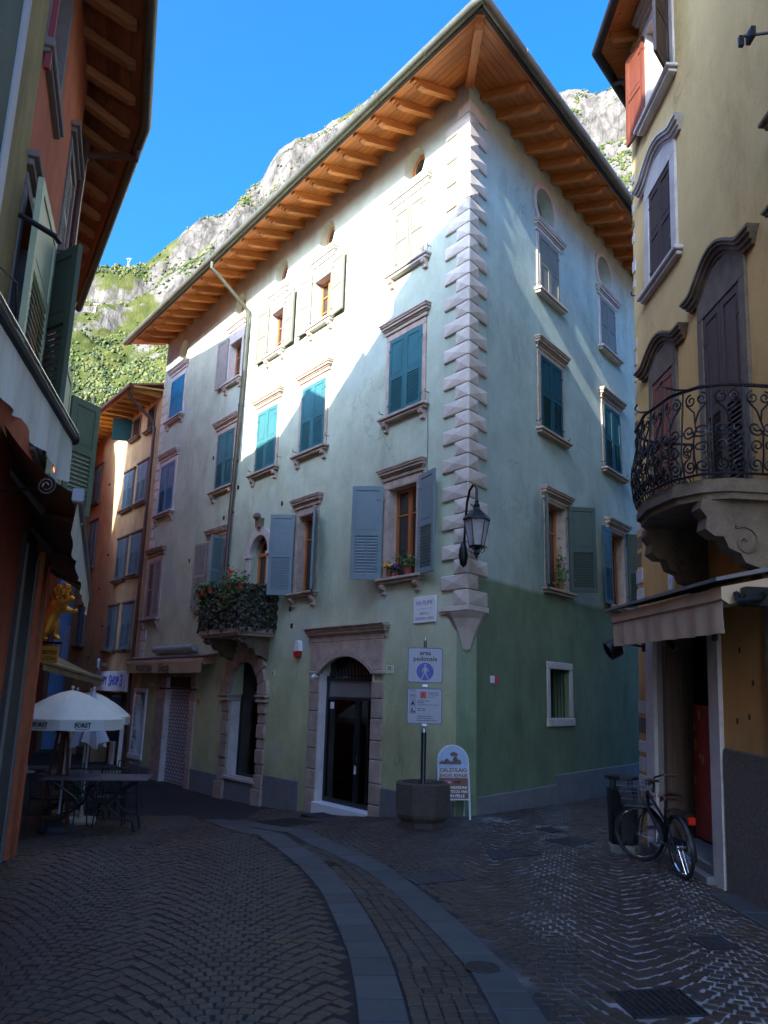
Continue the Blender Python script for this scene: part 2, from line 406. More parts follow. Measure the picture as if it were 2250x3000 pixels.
def leaf(parent, M, hx, hy, z0, w, h, style, m, right=True, ang=0.0, tilt=0.0):
    """one shutter leaf hinged at hx; right=True runs towards +x; ang swings it outwards"""
    A, S_ = shutter_meshes(w, h, style, m)
    a = R(ang) if right else PI - R(ang)
    Mx = M @ T(hx, hy, z0) @ RZ(a) @ Matrix.Rotation(R(rnd.uniform(-.3, .3)), 4, 'Y')
    o = place(A, 'shutter', parent, Mx)
    if S_:
        s = place(S_, 'louvre_slats', o, Mx); s['kind'] = 'stuff'
    return o

def corbel_mesh():
    if 'corbel' in SH: return SH['corbel']
    a = MB(); a.prism([(0, 0), (.10, 0), (.115, -.03), (.10, -.07), (.065, -.09), (.05, -.13), (.06, -.16), (.03, -.18), (0, -.17)], -.05, .05, 'yz')
    SH['corbel'] = a.mesh('corbel', stone); return SH['corbel']
def cornice_mb(a, cx, z, w, k=1.0):
    y = 0.0
    for dz0, dz1, d in ((0, .07, .05), (.07, .10, .075), (.10, .15, .11), (.15, .185, .135), (.185, .22, .15)):
        e = w / 2 + d * .8
        a.box(cx - e, y, z + dz0 * k, cx + e, y + d, z + dz1 * k, .006)
def window(bld, M, cx, z0, z1, w, m_st, cas=True, cornice=True, sill=True, corbels=True, frm=0.12, dep=.22, cz=None, glass_m=None, bars=1, fr_m=None):
    """stone surround with sill, cornice, timber casement and panes"""
    a = MB(); x0, x1 = cx - w / 2, cx + w / 2; p = .028
    a.box(x0 - frm, 0, z0, x0, p, z1, .006); a.box(x1, 0, z0, x1 + frm, p, z1, .006); a.box(x0 - frm, 0, z1 + .002, x1 + frm, p + .004, z1 + frm, .006)
    wdw = obj('window', a, m_st, bld, M)
    # reveals in stone
    rv = MB(); rv.box(x0, -dep, z0, x0 + .012, p, z1); rv.box(x1 - .012, -dep, z0, x1, p, z1); rv.box(x0 + .012, -dep, z1 - .012, x1 - .012, p, z1)
    obj('reveal', rv, m_st, wdw, M)
    if cornice:
        c = MB(); zz = cz if cz is not None else z1 + .26
        c.box(x0 - frm, 0, z1 + frm + .002, x1 + frm, .018, zz)
        cornice_mb(c, cx, zz, w + 2 * frm); obj('cornice', c, m_st, wdw, M)
    if sill:
        s = MB(); s.box(x0 - frm - .1, -dep * .8, z0 - .05, x1 + frm + .1, .15, z0, .01); s.box(x0 - frm - .06, 0, z0 - .10, x1 + frm + .06, .11, z0 - .052, .008)
        obj('sill', s, m_st, wdw, M)
        if corbels:
            for sx in (-1, 1): place(corbel_mesh(), 'corbel', wdw, M @ T(cx + sx * (w / 2 + frm * .5), 0.0, z0 - .102))
    if cas:
        f = MB(); d = -dep; t = .055; fm = fr_m or frame_w
        f.box(x0 + .012, d, z0, x0 + .012 + t, d + .06, z1 - .012, .006); f.box(x1 - .012 - t, d, z0, x1 - .012, d + .06, z1 - .012, .006)
        f.box(x0 + t, d, z0, x1 - t, d + .06, z0 + t * 1.2, .006); f.box(x0 + t, d, z1 - .012 - t, x1 - t, d + .06, z1 - .012, .006)
        f.box(cx - t * .8, d + .002, z0 + t, cx + t * .8, d + .07, z1 - t, .006)
        for i in range(1, bars + 1):
            zb = z0 + (z1 - z0) * (1 - i * .30) if bars == 1 else z0 + (z1 - z0) * i / (bars + 1)
            f.box(x0 + t, d + .01, zb - .016, x1 - t, d + .05, zb + .016, .004)
        obj('casement', f, fm, wdw, M)
        for a0, a1 in ((x0 + t, cx - t * .8), (cx + t * .8, x1 - t)):
            g = MB(); g.box(a0, d + .02, z0 + t, a1, d + .028, z1 - t); obj('pane', g, glass_m or glass, wdw, M)
    if not cas:
        g = MB(); g.box(x0 + .012, -dep, z0, x1 - .012, -dep + .01, z1 - .012); obj('pane', g, dark_room, wdw, M)  # dark sheet added behind closed shutters, hides daylight through the louvres
    return wdw
# ================================================================== the green corner house
house = thing('corner_house', 'tall pale green corner house with pointed stone quoins and deep timber eaves', 'building', FM)
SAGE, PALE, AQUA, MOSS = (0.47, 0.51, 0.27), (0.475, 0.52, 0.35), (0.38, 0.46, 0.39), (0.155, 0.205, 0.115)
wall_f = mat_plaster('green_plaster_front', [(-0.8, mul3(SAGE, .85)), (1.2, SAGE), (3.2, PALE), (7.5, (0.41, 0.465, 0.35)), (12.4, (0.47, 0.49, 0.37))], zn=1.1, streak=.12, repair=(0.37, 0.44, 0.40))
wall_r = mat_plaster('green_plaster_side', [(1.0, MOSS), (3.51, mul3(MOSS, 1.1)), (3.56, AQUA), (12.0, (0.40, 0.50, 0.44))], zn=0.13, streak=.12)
R1, R2, R3 = (9.5, 10.8), (6.63, 8.15), (3.65, 5.27)
F_holes = []
def hf(cx, z0, z1, w, dep=.24): F_holes.append((cx - w / 2, cx + w / 2, z0, z1, dep))
cols = dict(c1=1.66, c2=4.86, c3=6.9, c4=9.14, c5=13.0)
hf(1.66, *R3, .82); hf(4.88, *R3, .68); hf(9.2, *R3, .78); hf(13.32, 3.6, 5.28, 1.0)
for c in (1.66, 4.85, 6.91, 9.12, 13.0): hf(c, R2[0], R2[1], .96 if c < 12 else 1.06)
hf(1.63, 9.5, 10.82, .92); hf(4.70, 9.5, 10.6, .7); hf(6.73, 9.5, 10.6, .62); hf(8.95, 9.47, 10.6, .72); hf(12.82, 9.5, 10.78, 1.0)
hf(6.9, 2.95, 5.12, .84, .25)                                 # balcony door (arched stone fills its top)
F_holes.append((0.0, .24, -1.2, 2.95, 0))                     # the cut-off corner below the quoins
F_holes.append((2.38, 4.10, -1.2, 2.42, .30)); F_holes.append((6.49, 7.91, -.16, 2.31, .30)); F_holes.append((10.1, 11.72, -1.2, 1.98, .35)); F_holes.append((13.23, 14.0, -.12, 1.55, .35))
for ox in (1.55, 4.66, 6.71, 8.9, 12.66): F_holes.append((ox - .45, ox + .45, 11.13, 12.03, .17, (.31, .36)))
w = MB(); wall_mb(w, 0, 14.02, -1.2, 12.5, F_holes)
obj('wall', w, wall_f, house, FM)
R_holes = []
def hr(u, z0, z1, w, dep=.24): R_holes.append((-u - w / 2, -u + w / 2, z0, z1, dep))
for u in (3.1, 6.24):
    hr(u, 9.5, 10.76, .9); hr(u, R2[0], R2[1], .95)
hr(3.2, *R3, .78); hr(6.3, *R3, .80); hr(3.235, 1.36, 2.21, .83, .35)
for u in (2.98, 6.13): R_holes.append((-u - .5, -u + .5, 10.98, 11.98, .22, (.41, .41)))
R_holes.append((-.28, 0, -1.2, 2.95, 0))
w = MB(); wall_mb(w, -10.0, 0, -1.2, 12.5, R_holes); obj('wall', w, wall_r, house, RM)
# cut-off lower corner: face between front wall (u .24) and side wall (u .28)
a = Vector(C1) + Vector(Fd) * .24; b = Vector(C1) + Vector(Rd) * .28
w = MB(); w.quad((a.x, a.y, -1.2), (b.x, b.y, -1.2), (b.x, b.y, 2.95), (a.x, a.y, 2.95))
w.add([(a.x, a.y, 2.95), (b.x, b.y, 2.95), (C1[0], C1[1], 2.95)], [(0, 1, 2)])
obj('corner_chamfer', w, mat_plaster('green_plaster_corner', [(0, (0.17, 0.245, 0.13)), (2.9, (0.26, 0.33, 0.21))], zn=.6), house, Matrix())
# the body behind the two walls (back and end walls, so that light does not leak)
w = MB(); pts = [Vector(C1) + Vector(Fd) * 14.02, Vector(C1) + Vector(Fd) * 14.02 - Vector(Fo) * 9, Vector(C1) + Vector(Rd) * 10 - Vector(Ro) * .4, Vector(C1) + Vector(Rd) * 10]
for p, q in zip(pts, pts[1:]): w.quad((p.x, p.y, -1.2), (q.x, q.y, -1.2), (q.x, q.y, 12.5), (p.x, p.y, 12.5))
obj('rear_wall', w, wall_f, house, Matrix())
w = MB(); w.T = FM; w.box(1.6, -3.3, -1.2, 13.7, -3.2, 12.4); w.T = RM; w.box(-9.5, -2.6, -1.2, -3.0, -2.5, 12.4); w.T = None
obj('light_leak_screen', w, dark_room, house, Matrix())  # unseen dark screens, added to stop light leaking through the house

# --- plinth, with its own rougher cement
def plinth_run(M, runs, name='plinth'):
    for x0, x1, z0, z1 in runs:
        p = MB(); p.box(x0, -.05, z0, x1, .025, z1, .012); obj(name, p, cement, house, M)
plinth_run(FM, [(.26, 2.07, -1.0, .18), (4.72, 6.12, -1.0, .02), (8.22, 9.78, -1.0, -.18), (12.38, 14.0, -1.1, -.40)])
plinth_run(RM, [(-2.98, -.30, -.6, .24), (-9.5, -2.982, -.6, .40)])

# --- faceted quoins up the corner
e0 = .03; cx0 = Vector(C1) + Vector((-.014, -1.674, 0)) * e0
def fcoord(p): d = Vector(p) - Vector(C1); return (d.dot(Vector(Fd)), d.dot(Vector(Fo)), p[2])
def quoin(wf, wr, h):
    q = MB(); top = h - .008
    kx = fcoord((cx0.x, cx0.y, 0)); rd = Vector((Vector(Rd).dot(Vector(Fd)), Vector(Rd).dot(Vector(Fo)), 0)); ro = Vector((Vector(Ro).dot(Vector(Fd)), Vector(Ro).dot(Vector(Fo)), 0))
    K = Vector((kx[0], kx[1], 0)); Z = Vector((0, 0, 1)); fx = Vector((1, 0, 0)); fo = Vector((0, 1, 0))
    def face(org, du, out, W):
        b = .012
        c = [org, org + du * W, org + du * W + Z * top, org + Z * top]
        i = [org + du * b + Z * b + out * .012, org + du * (W - b) + Z * b + out * .012, org + du * (W - b) + Z * (top - b) + out * .012, org + du * b + Z * (top - b) + out * .012]
        ap = org + du * W * .5 + Z * top * .5 + out * .038
        q.add(c + i + [ap], [(0, 1, 5, 4), (1, 2, 6, 5), (2, 3, 7, 6), (3, 0, 4, 7), (4, 5, 8), (5, 6, 8), (6, 7, 8), (7, 4, 8)])
        bk = [p - out * .05 for p in c]; q.add(c + bk, [(0, 4, 5, 1), (1, 5, 6, 2), (2, 6, 7, 3)])
    face(K, fx, fo, wf - kx[0]); face(K, rd, ro, wr)
    return q
qh = .2415; q_long = quoin(.58, .31, qh).mesh('quoin', quoin_m); q_short = quoin(.28, .60, qh).mesh('quoin', quoin_m)
nq = 37
for i in range(nq):
    place(q_long if i % 2 else q_short, 'quoin', house, FM @ T(0, 0, 3.065 + i * qh))
# ledge and corbel that carry the overhanging corner
l = MB()
def tri_prism(mb, k, z0, z1, wf, wr, out):
    o = Vector(C1) + Vector((-.014, -1.674, 0)) * out
    pf = Vector(C1) + Vector(Fd) * wf + Vector(Fo) * out; pr = Vector(C1) + Vector(Rd) * wr + Vector(Ro) * out
    pb = Vector(C1) + Vector(Fd) * wf - Vector(Fo) * .02; pc = Vector(C1) + Vector(Rd) * wr - Vector(Ro) * .02
    mb.prism([(p.x, p.y) for p in (o, pr, pc, pb, pf)], z0, z1, 'xy')
tri_prism(l, 0, 2.98, 3.06, .62, .56, .06); tri_prism(l, 0, 2.94, 2.98, .58, .50, .035)
brk = obj('corner_corbel', l, quoin_m, house, Matrix())
l = MB(); mid = (a + b) / 2; out = (Vector(C1) - mid).normalized(); side = Vector((out.y, -out.x, 0))
secs = [(2.94, .34, .30), (2.86, .27, .22), (2.72, .19, .15), (2.55, .12, .09), (2.40, .07, .05), (2.36, .03, .02)]
vs = []; fs = []
for z, hw, d in secs:
    for s_, f_ in ((-1, -.02), (-.8, .55), (0, 1), (.8, .55), (1, -.02)): p = mid + side * s_ * hw + out * d * f_; vs.append((p.x, p.y, z))
for i in range(len(secs) - 1):
    for j in range(4): fs.append((i * 5 + j, i * 5 + j + 1, (i + 1) * 5 + j + 1, (i + 1) * 5 + j))
l.add(vs, fs); obj('bracket', l, quoin_m, brk, Matrix())
# rough pale stones showing at the far end of the front
for i in range(40):
    zz = -.6 + i * .30; ww = rnd.uniform(.16, .42)
    if zz > 10.9: break
    s = MB(); h = rnd.uniform(.22, .29); s.box(14.02 - ww, -.03, zz, 14.03, rnd.uniform(.008, .02), zz + h, .02)
    obj('corner_stone', s, marble, house, FM)

# --- windows of the front
for c, st in ((1.66, teal), (4.85, teal), (6.91, teal), (9.12, teal), (13.0, blue_sh)):
    ww = .96 if c < 12 else 1.06
    window(house, FM, c, R2[0], R2[1], ww, stone if c < 12 else marble, cas=False, cz=8.28, frm=.10)
    for sd in (True, False): leaf(house, FM, c - ww / 2 if sd else c + ww / 2, .02, R2[0] + .01, ww / 2, R2[1] - R2[0] - .02, 'half', st, sd, rnd.uniform(.2, 1.2))
for c, w_, z1 in ((1.63, .92, 10.82), (12.82, 1.0, 10.78)):
    window(house, FM, c, 9.5, z1, w_, marble, cas=False, cz=10.95, frm=.08)
    for sd in (True, False): leaf(house, FM, c - w_ / 2 if sd else c + w_ / 2, .02, 9.51, w_ / 2, z1 - 9.52, 'panel2', cream_sh if c < 9 else blue_sh, sd, .6)
for c, w_ in ((4.70, .7), (6.73, .62), (8.95, .72)): window(house, FM, c, 9.5 if c < 8 else 9.47, 10.6, w_, marble, cz=10.95, frm=.08, bars=2)
for hx, sd, m_, a_ in ((4.31, False, cream_sh, 4), (5.10, True, cream_sh, 5), (6.38, False, cream_sh, 4), (7.10, True, cream_sh, 3), (9.36, True, grey_sh, 5)):
    leaf(house, FM, hx, .05, 9.46, .54, 1.34, 'panel2', m_, sd, a_)
window(house, FM, 1.66, *R3, .82, stone, cz=5.42); window(house, FM, 4.88, *R3, .68, stone, cz=5.42); window(house, FM, 9.2, *R3, .78, stone, cz=5.40)
window(house, FM, 13.32, 3.6, 5.28, 1.0, stone, cas=False, cz=5.42, frm=.08)
for sd in (True, False): leaf(house, FM, 13.32 - .5 if sd else 13.82, .02, 3.61, .5, 1.66, 'louvre', grey_sh, sd, .5)
leaf(house, FM, 2.17, .06, 3.64, .56, 1.70, 'half', greyblue, True, 48); leaf(house, FM, 1.15, .06, 3.63, .56, 1.70, 'half', greyblue, False, 12)
leaf(house, FM, 5.30, .06, 3.62, .52, 1.70, 'half', greyblue, True, 50); leaf(house, FM, 4.46, .06, 3.62, .48, 1.66, 'half', greyblue, False, 36)
leaf(house, FM, 9.68, .06, 3.60, .58, 1.72, 'louvre', grey_sh, True, 8); leaf(house, FM, 8.72, .06, 3.60, .5, 1.70, 'louvre', greyblue, False, 62)
for ox in (1.55, 4.66, 6.71, 8.9, 12.66):
    g = MB(); g.lathe([(.0, 0), (.34, 0)], 20, cap=False); g.T = None
    o = MB(); o.prism([(ox + .33 * math.cos(t * PI / 10), 11.58 + .38 * math.sin(t * PI / 10)) for t in range(20)], -.20, -.165)
    p = obj('oculus', o, frame_w, house, FM)
    o = MB(); o.prism([(ox + .16 * math.cos(t * PI / 8), 11.58 + .2 * math.sin(t * PI / 8)) for t in range(16)], -.164, -.16); obj('pane', o, glass, p, FM)
# --- windows of the alley side
for u in (3.1, 6.24):
    window(house, RM, -u, R2[0], R2[1], .95, stone, cas=False, cz=8.24, frm=.10, corbels=False)
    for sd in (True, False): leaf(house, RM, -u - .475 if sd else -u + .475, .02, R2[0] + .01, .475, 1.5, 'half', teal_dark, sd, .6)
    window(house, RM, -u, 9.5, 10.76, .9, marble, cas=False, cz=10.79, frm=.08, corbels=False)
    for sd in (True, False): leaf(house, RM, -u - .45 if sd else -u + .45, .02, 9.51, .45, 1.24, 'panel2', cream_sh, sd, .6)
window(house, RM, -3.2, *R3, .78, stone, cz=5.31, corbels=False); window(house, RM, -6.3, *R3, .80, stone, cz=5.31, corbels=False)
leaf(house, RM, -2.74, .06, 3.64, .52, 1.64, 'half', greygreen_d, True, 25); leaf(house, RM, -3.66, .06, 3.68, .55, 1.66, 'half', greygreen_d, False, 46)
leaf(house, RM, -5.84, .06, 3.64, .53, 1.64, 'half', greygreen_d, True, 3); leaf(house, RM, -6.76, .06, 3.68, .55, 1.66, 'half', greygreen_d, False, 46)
for u in (2.98, 6.13):
    o = MB(); n = 28; vs = []
    for ra, y in ((.41, 0), (.53, 0), (.53, .03), (.41, .03)): vs += [(-u + ra * math.cos(2 * PI * i / n), y, 11.48 + ra * math.sin(2 * PI * i / n)) for i in range(n)]
    o.add(vs, [(k * n + i, k * n + (i + 1) % n, ((k + 1) % 4) * n + (i + 1) % n, ((k + 1) % 4) * n + i) for k in range(4) for i in range(n)])
    p = obj('oculus', o, marble, house, RM)
    o = MB(); o.prism([(-u + .36 * math.cos(t * PI / 10), 11.48 + .36 * math.sin(t * PI / 10)) for t in range(20)], -.23, -.215); obj('pane', o, mat_glass('grey_glass', (.10, .11, .12), .12), p, RM)
# ground-floor barred window of the alley side
o = MB(); x0, x1 = -3.65, -2.82
o.box(x0 - .13, -.02, 1.36, x0, .02, 2.21, .01); o.box(x1, -.02, 1.36, x1 + .11, .02, 2.21, .01); o.box(x0 - .13, -.02, 2.212, x1 + .11, .024, 2.34, .012); o.box(x0 - .15, -.05, 1.21, x1 + .13, .04, 1.358, .014)
lw = obj('window', o, marble, house, RM)
o = MB(); o.box(x0, -.34, 1.36, x1, -.32, 2.21); obj('pane', o, glass, lw, RM)
for i in range(5):
    o = MB(); o.tube([(x0 + .14 * (i + .9), -.05, 1.36), (x0 + .14 * (i + .9), -.05, 2.21)], .009, 6); obj('bar', o, iron, lw, RM)
# shutter catches
for u, z in ((2.33, 6.75), (1.0, 6.8), (5.5, 6.75), (4.2, 6.8), (7.6, 6.75), (6.2, 6.8), (1.0, 9.6)):
    o = MB(); o.tube([(u, -.01, z), (u, .09, z), (u, .10, z + .05)], .008, 5); obj('shutter_catch', o, iron, house, FM)
for u, z in ((2.45, 6.75), (3.75, 6.7), (2.45, 9.55), (3.75, 9.5), (5.6, 6.75), (6.9, 6.7), (6.9, 9.5)):
    o = MB(); o.tube([(-u, -.01, z), (-u, .09, z), (-u, .10, z + .05)], .008, 5); obj('shutter_catch', o, iron, house, RM)

# --- eaves: boards, rafters, gutter, roof
OVER = 1.08; ZW, ZE = 12.44, 12.17                               # soffit height at the wall / at the edge
Cv = Vector(C1)
def eave_pt(out, zoff=0.0):                                       # mitre line at the corner
    p = Cv + Vector((-.014, -1.674, 0)) * out; return Vector((p.x, p.y, ZW + (ZE - ZW) * out / OVER + zoff))
roof = MB(); FEND = 14.55; REND = 10.4
def run_pt(d, o, t, out, zoff=0.0):
    p = Cv + Vector(d) * t + Vector(o) * out; return Vector((p.x, p.y, ZW + (ZE - ZW) * out / OVER + zoff))
ridge = 5.0
for d, o, L in ((Fd, Fo, FEND), (Rd, Ro, REND)):
    sw = 1 if d is Fd else -1
    pts = [eave_pt(OVER + .06, .05), run_pt(d, o, L, OVER + .06, .05), run_pt(d, o, L, -4.0, .05 + .9), eave_pt(-2.2, .05 + .6)]
    lo = [eave_pt(OVER + .05, .022), run_pt(d, o, L, OVER + .05, .022), run_pt(d, o, L, -4.0, .022 + .9), eave_pt(-2.2, .022 + .6)]
    roof.add(pts + lo, [(0, 1, 2, 3), (7, 6, 5, 4), (4, 5, 1, 0), (5, 6, 2, 1), (7, 4, 0, 3)])
rf = obj('roof', roof, tile, house, Matrix())
nb = 9
for d, o, L in ((Fd, Fo, FEND), (Rd, Ro, REND)):
    for i in range(nb):
        t0, t1 = -.06 + i * (OVER + .08) / nb, -.06 + (i + 1) * (OVER + .08) / nb - .006
        b_ = MB()
        p = [eave_pt(t0), eave_pt(t1), run_pt(d, o, L, t1), run_pt(d, o, L, t0)]
        b_.add([tuple(q) for q in p] + [tuple(q + Vector((0, 0, .02))) for q in p], [(0, 1, 2, 3), (7, 6, 5, 4), (0, 4, 5, 1), (1, 5, 6, 2), (2, 6, 7, 3), (3, 7, 4, 0)])
        Mo = FM if d is Fd else RM
        b_.v = [tuple(Mo.inverted() @ Vector(v)) for v in b_.v]
        obj('soffit_board', b_, larch, rf, Mo)
r = MB(); wr, hr_ = .058, .155; sl_ = (ZE - ZW) / OVER
prof = [(-.1, 0), (OVER - .10, 0), (OVER - .10, -.05), (OVER - .14, -.065), (OVER - .16, -.045), (OVER - .19, -.075), (OVER - .22, -.07), (OVER - .25, -.115), (OVER - .34, -hr_), (-.1, -hr_)]
r.prism([(y, z + y * sl_) for y, z in prof], -wr, wr, 'yz'); rafter_me = r.mesh('rafter', larch_r)
n = 24
for i in range(n): place(rafter_me, 'rafter', rf, FM @ T(.40 + i * .59, 0, ZW - .002))
for i in range(16): place(rafter_me, 'rafter', rf, RM @ T(-.42 - i * .59, 0, ZW - .002))
r = MB(); out = Vector((-.014, -1.674, 0)); LL = OVER * out.length
r.prism([(y * 1.674 if y < OVER * .6 else LL - (OVER - y), z + y * sl_) for y, z in prof], -.07, .07, 'yz')
on = out.normalized(); place(r.mesh('rafter', larch_r), 'rafter', rf, frame((C1[0], C1[1], ZW - .004), (on.y, -on.x, 0), (on.x, on.y, 0)))
# gutter: half-round channel with joints and a fascia board
gp = [run_pt(Fd, Fo, FEND + .02, OVER + .12), eave_pt(OVER + .12), run_pt(Rd, Ro, REND + .02, OVER + .12)]
zg = ZE + .005
g = MB(); path = [Vector((p.x, p.y, zg)) for p in gp]
path = [path[0]] + [path[1].lerp(path[0], .012), path[1], path[1].lerp(path[2], .012)] + [path[2]]
g.tube(path, .085, 12); obj('gutter', g, copper_g, rf, Matrix(), smooth=True)
for k in range(1, 12):
    p = gp[1].lerp(gp[0], k / 12.0); q = p + (gp[0] - gp[1]).normalized() * .035
    g = MB(); g.tube([(p.x, p.y, zg), (q.x, q.y, zg)], .091, 12); obj('gutter_joint', g, copper_g, rf, Matrix())
for k in range(1, 9):
    p = gp[1].lerp(gp[2], k / 9.0); q = p + (gp[2] - gp[1]).normalized() * .035
    g = MB(); g.tube([(p.x, p.y, zg), (q.x, q.y, zg)], .091, 12); obj('gutter_joint', g, copper_g, rf, Matrix())
for d, o, L in ((Fd, Fo, FEND), (Rd, Ro, REND)):
    g = MB(); p = [eave_pt(OVER - .03), eave_pt(OVER + .035), run_pt(d, o, L, OVER + .035), run_pt(d, o, L, OVER - .03)]
    g.add([tuple(q - Vector((0, 0, .03))) for q in p] + [tuple(q + Vector((0, 0, .03))) for q in p], [(3, 2, 1, 0), (4, 5, 6, 7), (0, 1, 5, 4), (1, 2, 6, 5), (2, 3, 7, 6), (3, 0, 4, 7)])
    obj('fascia', g, mat('dark_fascia', (.02, .014, .01), .7, .2, 5, .1), rf, Matrix())
# downpipe on the front
g = MB(); u0 = 8.16
g.tube([(u0, OVER + .10, zg - .05), (u0, OVER + .10, zg - .25), (u0 - .02, OVER - .05, zg - .36), (u0 + .0, .22, zg - .98), (u0 + .02, .10, zg - 1.12), (u0 + .06, .095, 9.5)], .048, 8)
dp = obj('downpipe', g, copper_g, house, FM, smooth=True)
g = MB(); g.tube([(u0 + .06, .095, 9.5), (u0 + .25, .095, 6.0)], .048, 8); obj('pipe_section', g, copper, dp, FM, smooth=True)
g = MB(); g.tube([(u0 + .25, .095, 6.0), (u0 + .32, .095, 2.8)], .050, 8); obj('pipe_section', g, brown_pipe, dp, FM, smooth=True)
for z, k in ((10.4, .05), (8.6, .12), (7.2, .19), (5.9, .25), (4.6, .29)):
    g = MB(); g.tube([(u0 + k, .095, z - .03), (u0 + k, .095, z + .03)], .058, 8); g.box(u0 + k - .015, -.02, z - .015, u0 + k + .015, .09, z + .015); obj('pipe_clamp', g, copper, dp, FM)
# dormer on the roof slope
d0 = MB(); dc = 8.0
d0.prism([(dc - 1.25, 14.55), (dc + 1.25, 14.55), (dc + 1.25, 14.72), (dc, 16.2), (dc - 1.25, 14.72)], -2.6, -2.0)
dm = obj('dormer', d0, larch, house, FM)
for sx in (-1, 1):
    d1 = MB(); d1.add([(dc, -1.7, 16.42), (dc + sx * 1.6, -1.7, 14.58), (dc + sx * 1.6, -3.2, 14.58), (dc, -3.2, 16.42), (dc, -1.7, 16.32), (dc + sx * 1.6, -1.7, 14.48), (dc + sx * 1.6, -3.2, 14.48), (dc, -3.2, 16.32)],
          [(0, 1, 2, 3), (7, 6, 5, 4), (0, 4, 5, 1), (1, 5, 6, 2), (2, 6, 7, 3), (3, 7, 4, 0)]); obj('dormer_roof', d1, larch, dm, FM)
d1 = MB(); d1.box(dc - 1.2, -3.2, 12.6, dc + 1.2, -2.0, 14.56); obj('dormer_wall', d1, wall_f, dm, FM)
# ================================================================== ground floor of the green house
def arc(cx, cz, r, a0, a1, n): return [(cx + r * math.cos(a0 + (a1 - a0) * i / n), cz + r * math.sin(a0 + (a1 - a0) * i / n)) for i in range(n + 1)]
# --- shop door with stone surround (opening u 2.38..4.10, segmental arch springing 2.05, top 2.36)
dr = MB(); X0, X1, ZB = 2.38, 4.10, -.36
w_ = (X1 - X0) / 2; rise = .31; rr = (w_ * w_ + rise * rise) / (2 * rise); cz_ = 2.05 + rise - rr; aa = math.asin(w_ / rr)
arcp = [(3.24 + rr * math.sin(aa - 2 * aa * i / 16), cz_ + rr * math.cos(aa - 2 * aa * i / 16)) for i in range(17)]
dr.prism([(X0, 2.62), (X1, 2.62)] + arcp, -.02, .05)
door = obj('shop_doorway', dr, stone, house, FM)
def arch_band(name, parent, d0, d1, y, m_):
    o = MB(); inn = [(3.24 + (rr + d0) * math.sin(aa - 2 * aa * i / 16), cz_ + (rr + d0) * math.cos(aa - 2 * aa * i / 16)) for i in range(17)]
    ou = [(3.24 + (rr + d1) * math.sin(aa - 2 * aa * i / 16), cz_ + (rr + d1) * math.cos(aa - 2 * aa * i / 16)) for i in range(17)]
    vs = [(x, yy, z) for yy in (-.02, y) for x, z in inn + ou]; n = 17; fs = []
    for i in range(n - 1): fs += [(2 * n + i, 2 * n + i + 1, 3 * n + i + 1, 3 * n + i), (i, i + 1, 2 * n + i + 1, 2 * n + i), (n + i, 3 * n + i, 3 * n + i + 1, n + i + 1)]
    o.add(vs, fs); return obj(name, o, m_, parent, FM)
arch_band('arch_moulding', door, -.015, .07, .075, stone); arch_band('arch_moulding', door, .07, .12, .06, stone)
for x0, x1 in ((X0 - .30, X0), (X1, X1 + .32)):
    z = ZB - .5; hs = [.75 + (.06 if x0 > 3 else 0), .34, .38, .31, .36, .33, .30]
    for i, h in enumerate(hs):
        s = MB(); top = min(z + h, 2.02); s.box(x0, -.02, z + .006, x1, .045 + rnd.uniform(-.004, .006), top - .006, .012)
        obj('jamb_stone', s, stone, door, FM); z += h
        if z >= 2.0: break
    s = MB(); s.box(x0 - .02, -.02, 2.022, x1 + .02, .075, 2.085, .012); obj('impost', s, stone, door, FM)
    s = MB(); s.box(x0, -.02, 2.09, x1, .052, 2.62, .012); obj('jamb_stone', s, stone, door, FM)
s = MB(); s.box(X0 - .3, -.02, 2.625, X1 + .32, .05, 2.66, .006); cornice_mb(s, 3.25, 2.662, X1 - X0 + .66, .95); s.box(X0 - .42, -.02, 2.872, X1 + .44, .19, 2.90, .004); obj('door_cornice', s, stone, door, FM)
s = MB(); s.box(X0 - .02, -.20, ZB - .5, X0 + .012, .03, 2.1); s.box(X1 - .012, -.20, ZB - .5, X1 + .02, .03, 2.1); obj('door_reveal', s, marble, door, FM)
s = MB(); s.box(X0 + .01, -.42, ZB - .4, X1 - .01, .10, ZB + .10, .01); obj('threshold', s, white_paint, door, FM)
# metal door frame, transom panel, fan grille, panes
s = MB(); d = -.18; zb = ZB + .10
s.box(X0 + .012, d, zb, X0 + .07, d + .05, 2.0, .004); s.box(X1 - .07, d, zb, X1 - .012, d + .05, 2.0, .004); s.box(X0, d, 1.90, X1, d + .055, 1.96, .004); s.box(X0 + .05, d, 1.56, X1 - .05, d + .055, 1.62, .004)
s.box(X0 + .05, d, zb, X1 - .05, d + .05, zb + .08, .004); s.box(2.98, d, zb, 3.10, d + .055, 1.60, .004); s.box(2.70, d + .01, zb, 2.73, d + .05, 1.60)
s.box(3.0, d + .055, .45, 3.02, d + .09, 1.0); s.box(3.06, d + .055, .45, 3.08, d + .09, 1.0)
df = obj('door_frame', s, black_paint, door, FM)
for x0, x1, z0, z1, m_ in ((X0 + .07, 2.98, zb + .08, 1.56, clear), (3.10, X1 - .07, zb + .08, 1.56, clear), (X0 + .07, X1 - .07, 1.62, 1.90, mat_glass('grey_transom', (.16, .17, .165), .15))):  # the transom pane has an even grey base colour
    s = MB(); s.box(x0, d + .015, z0, x1, d + .022, z1); obj('pane', s, m_, door, FM)
s = MB(); s.box(X0, d - .05, 1.96, X1, d - .03, 2.42); obj('fanlight_pane', s, glass, door, FM)
fg = MB()
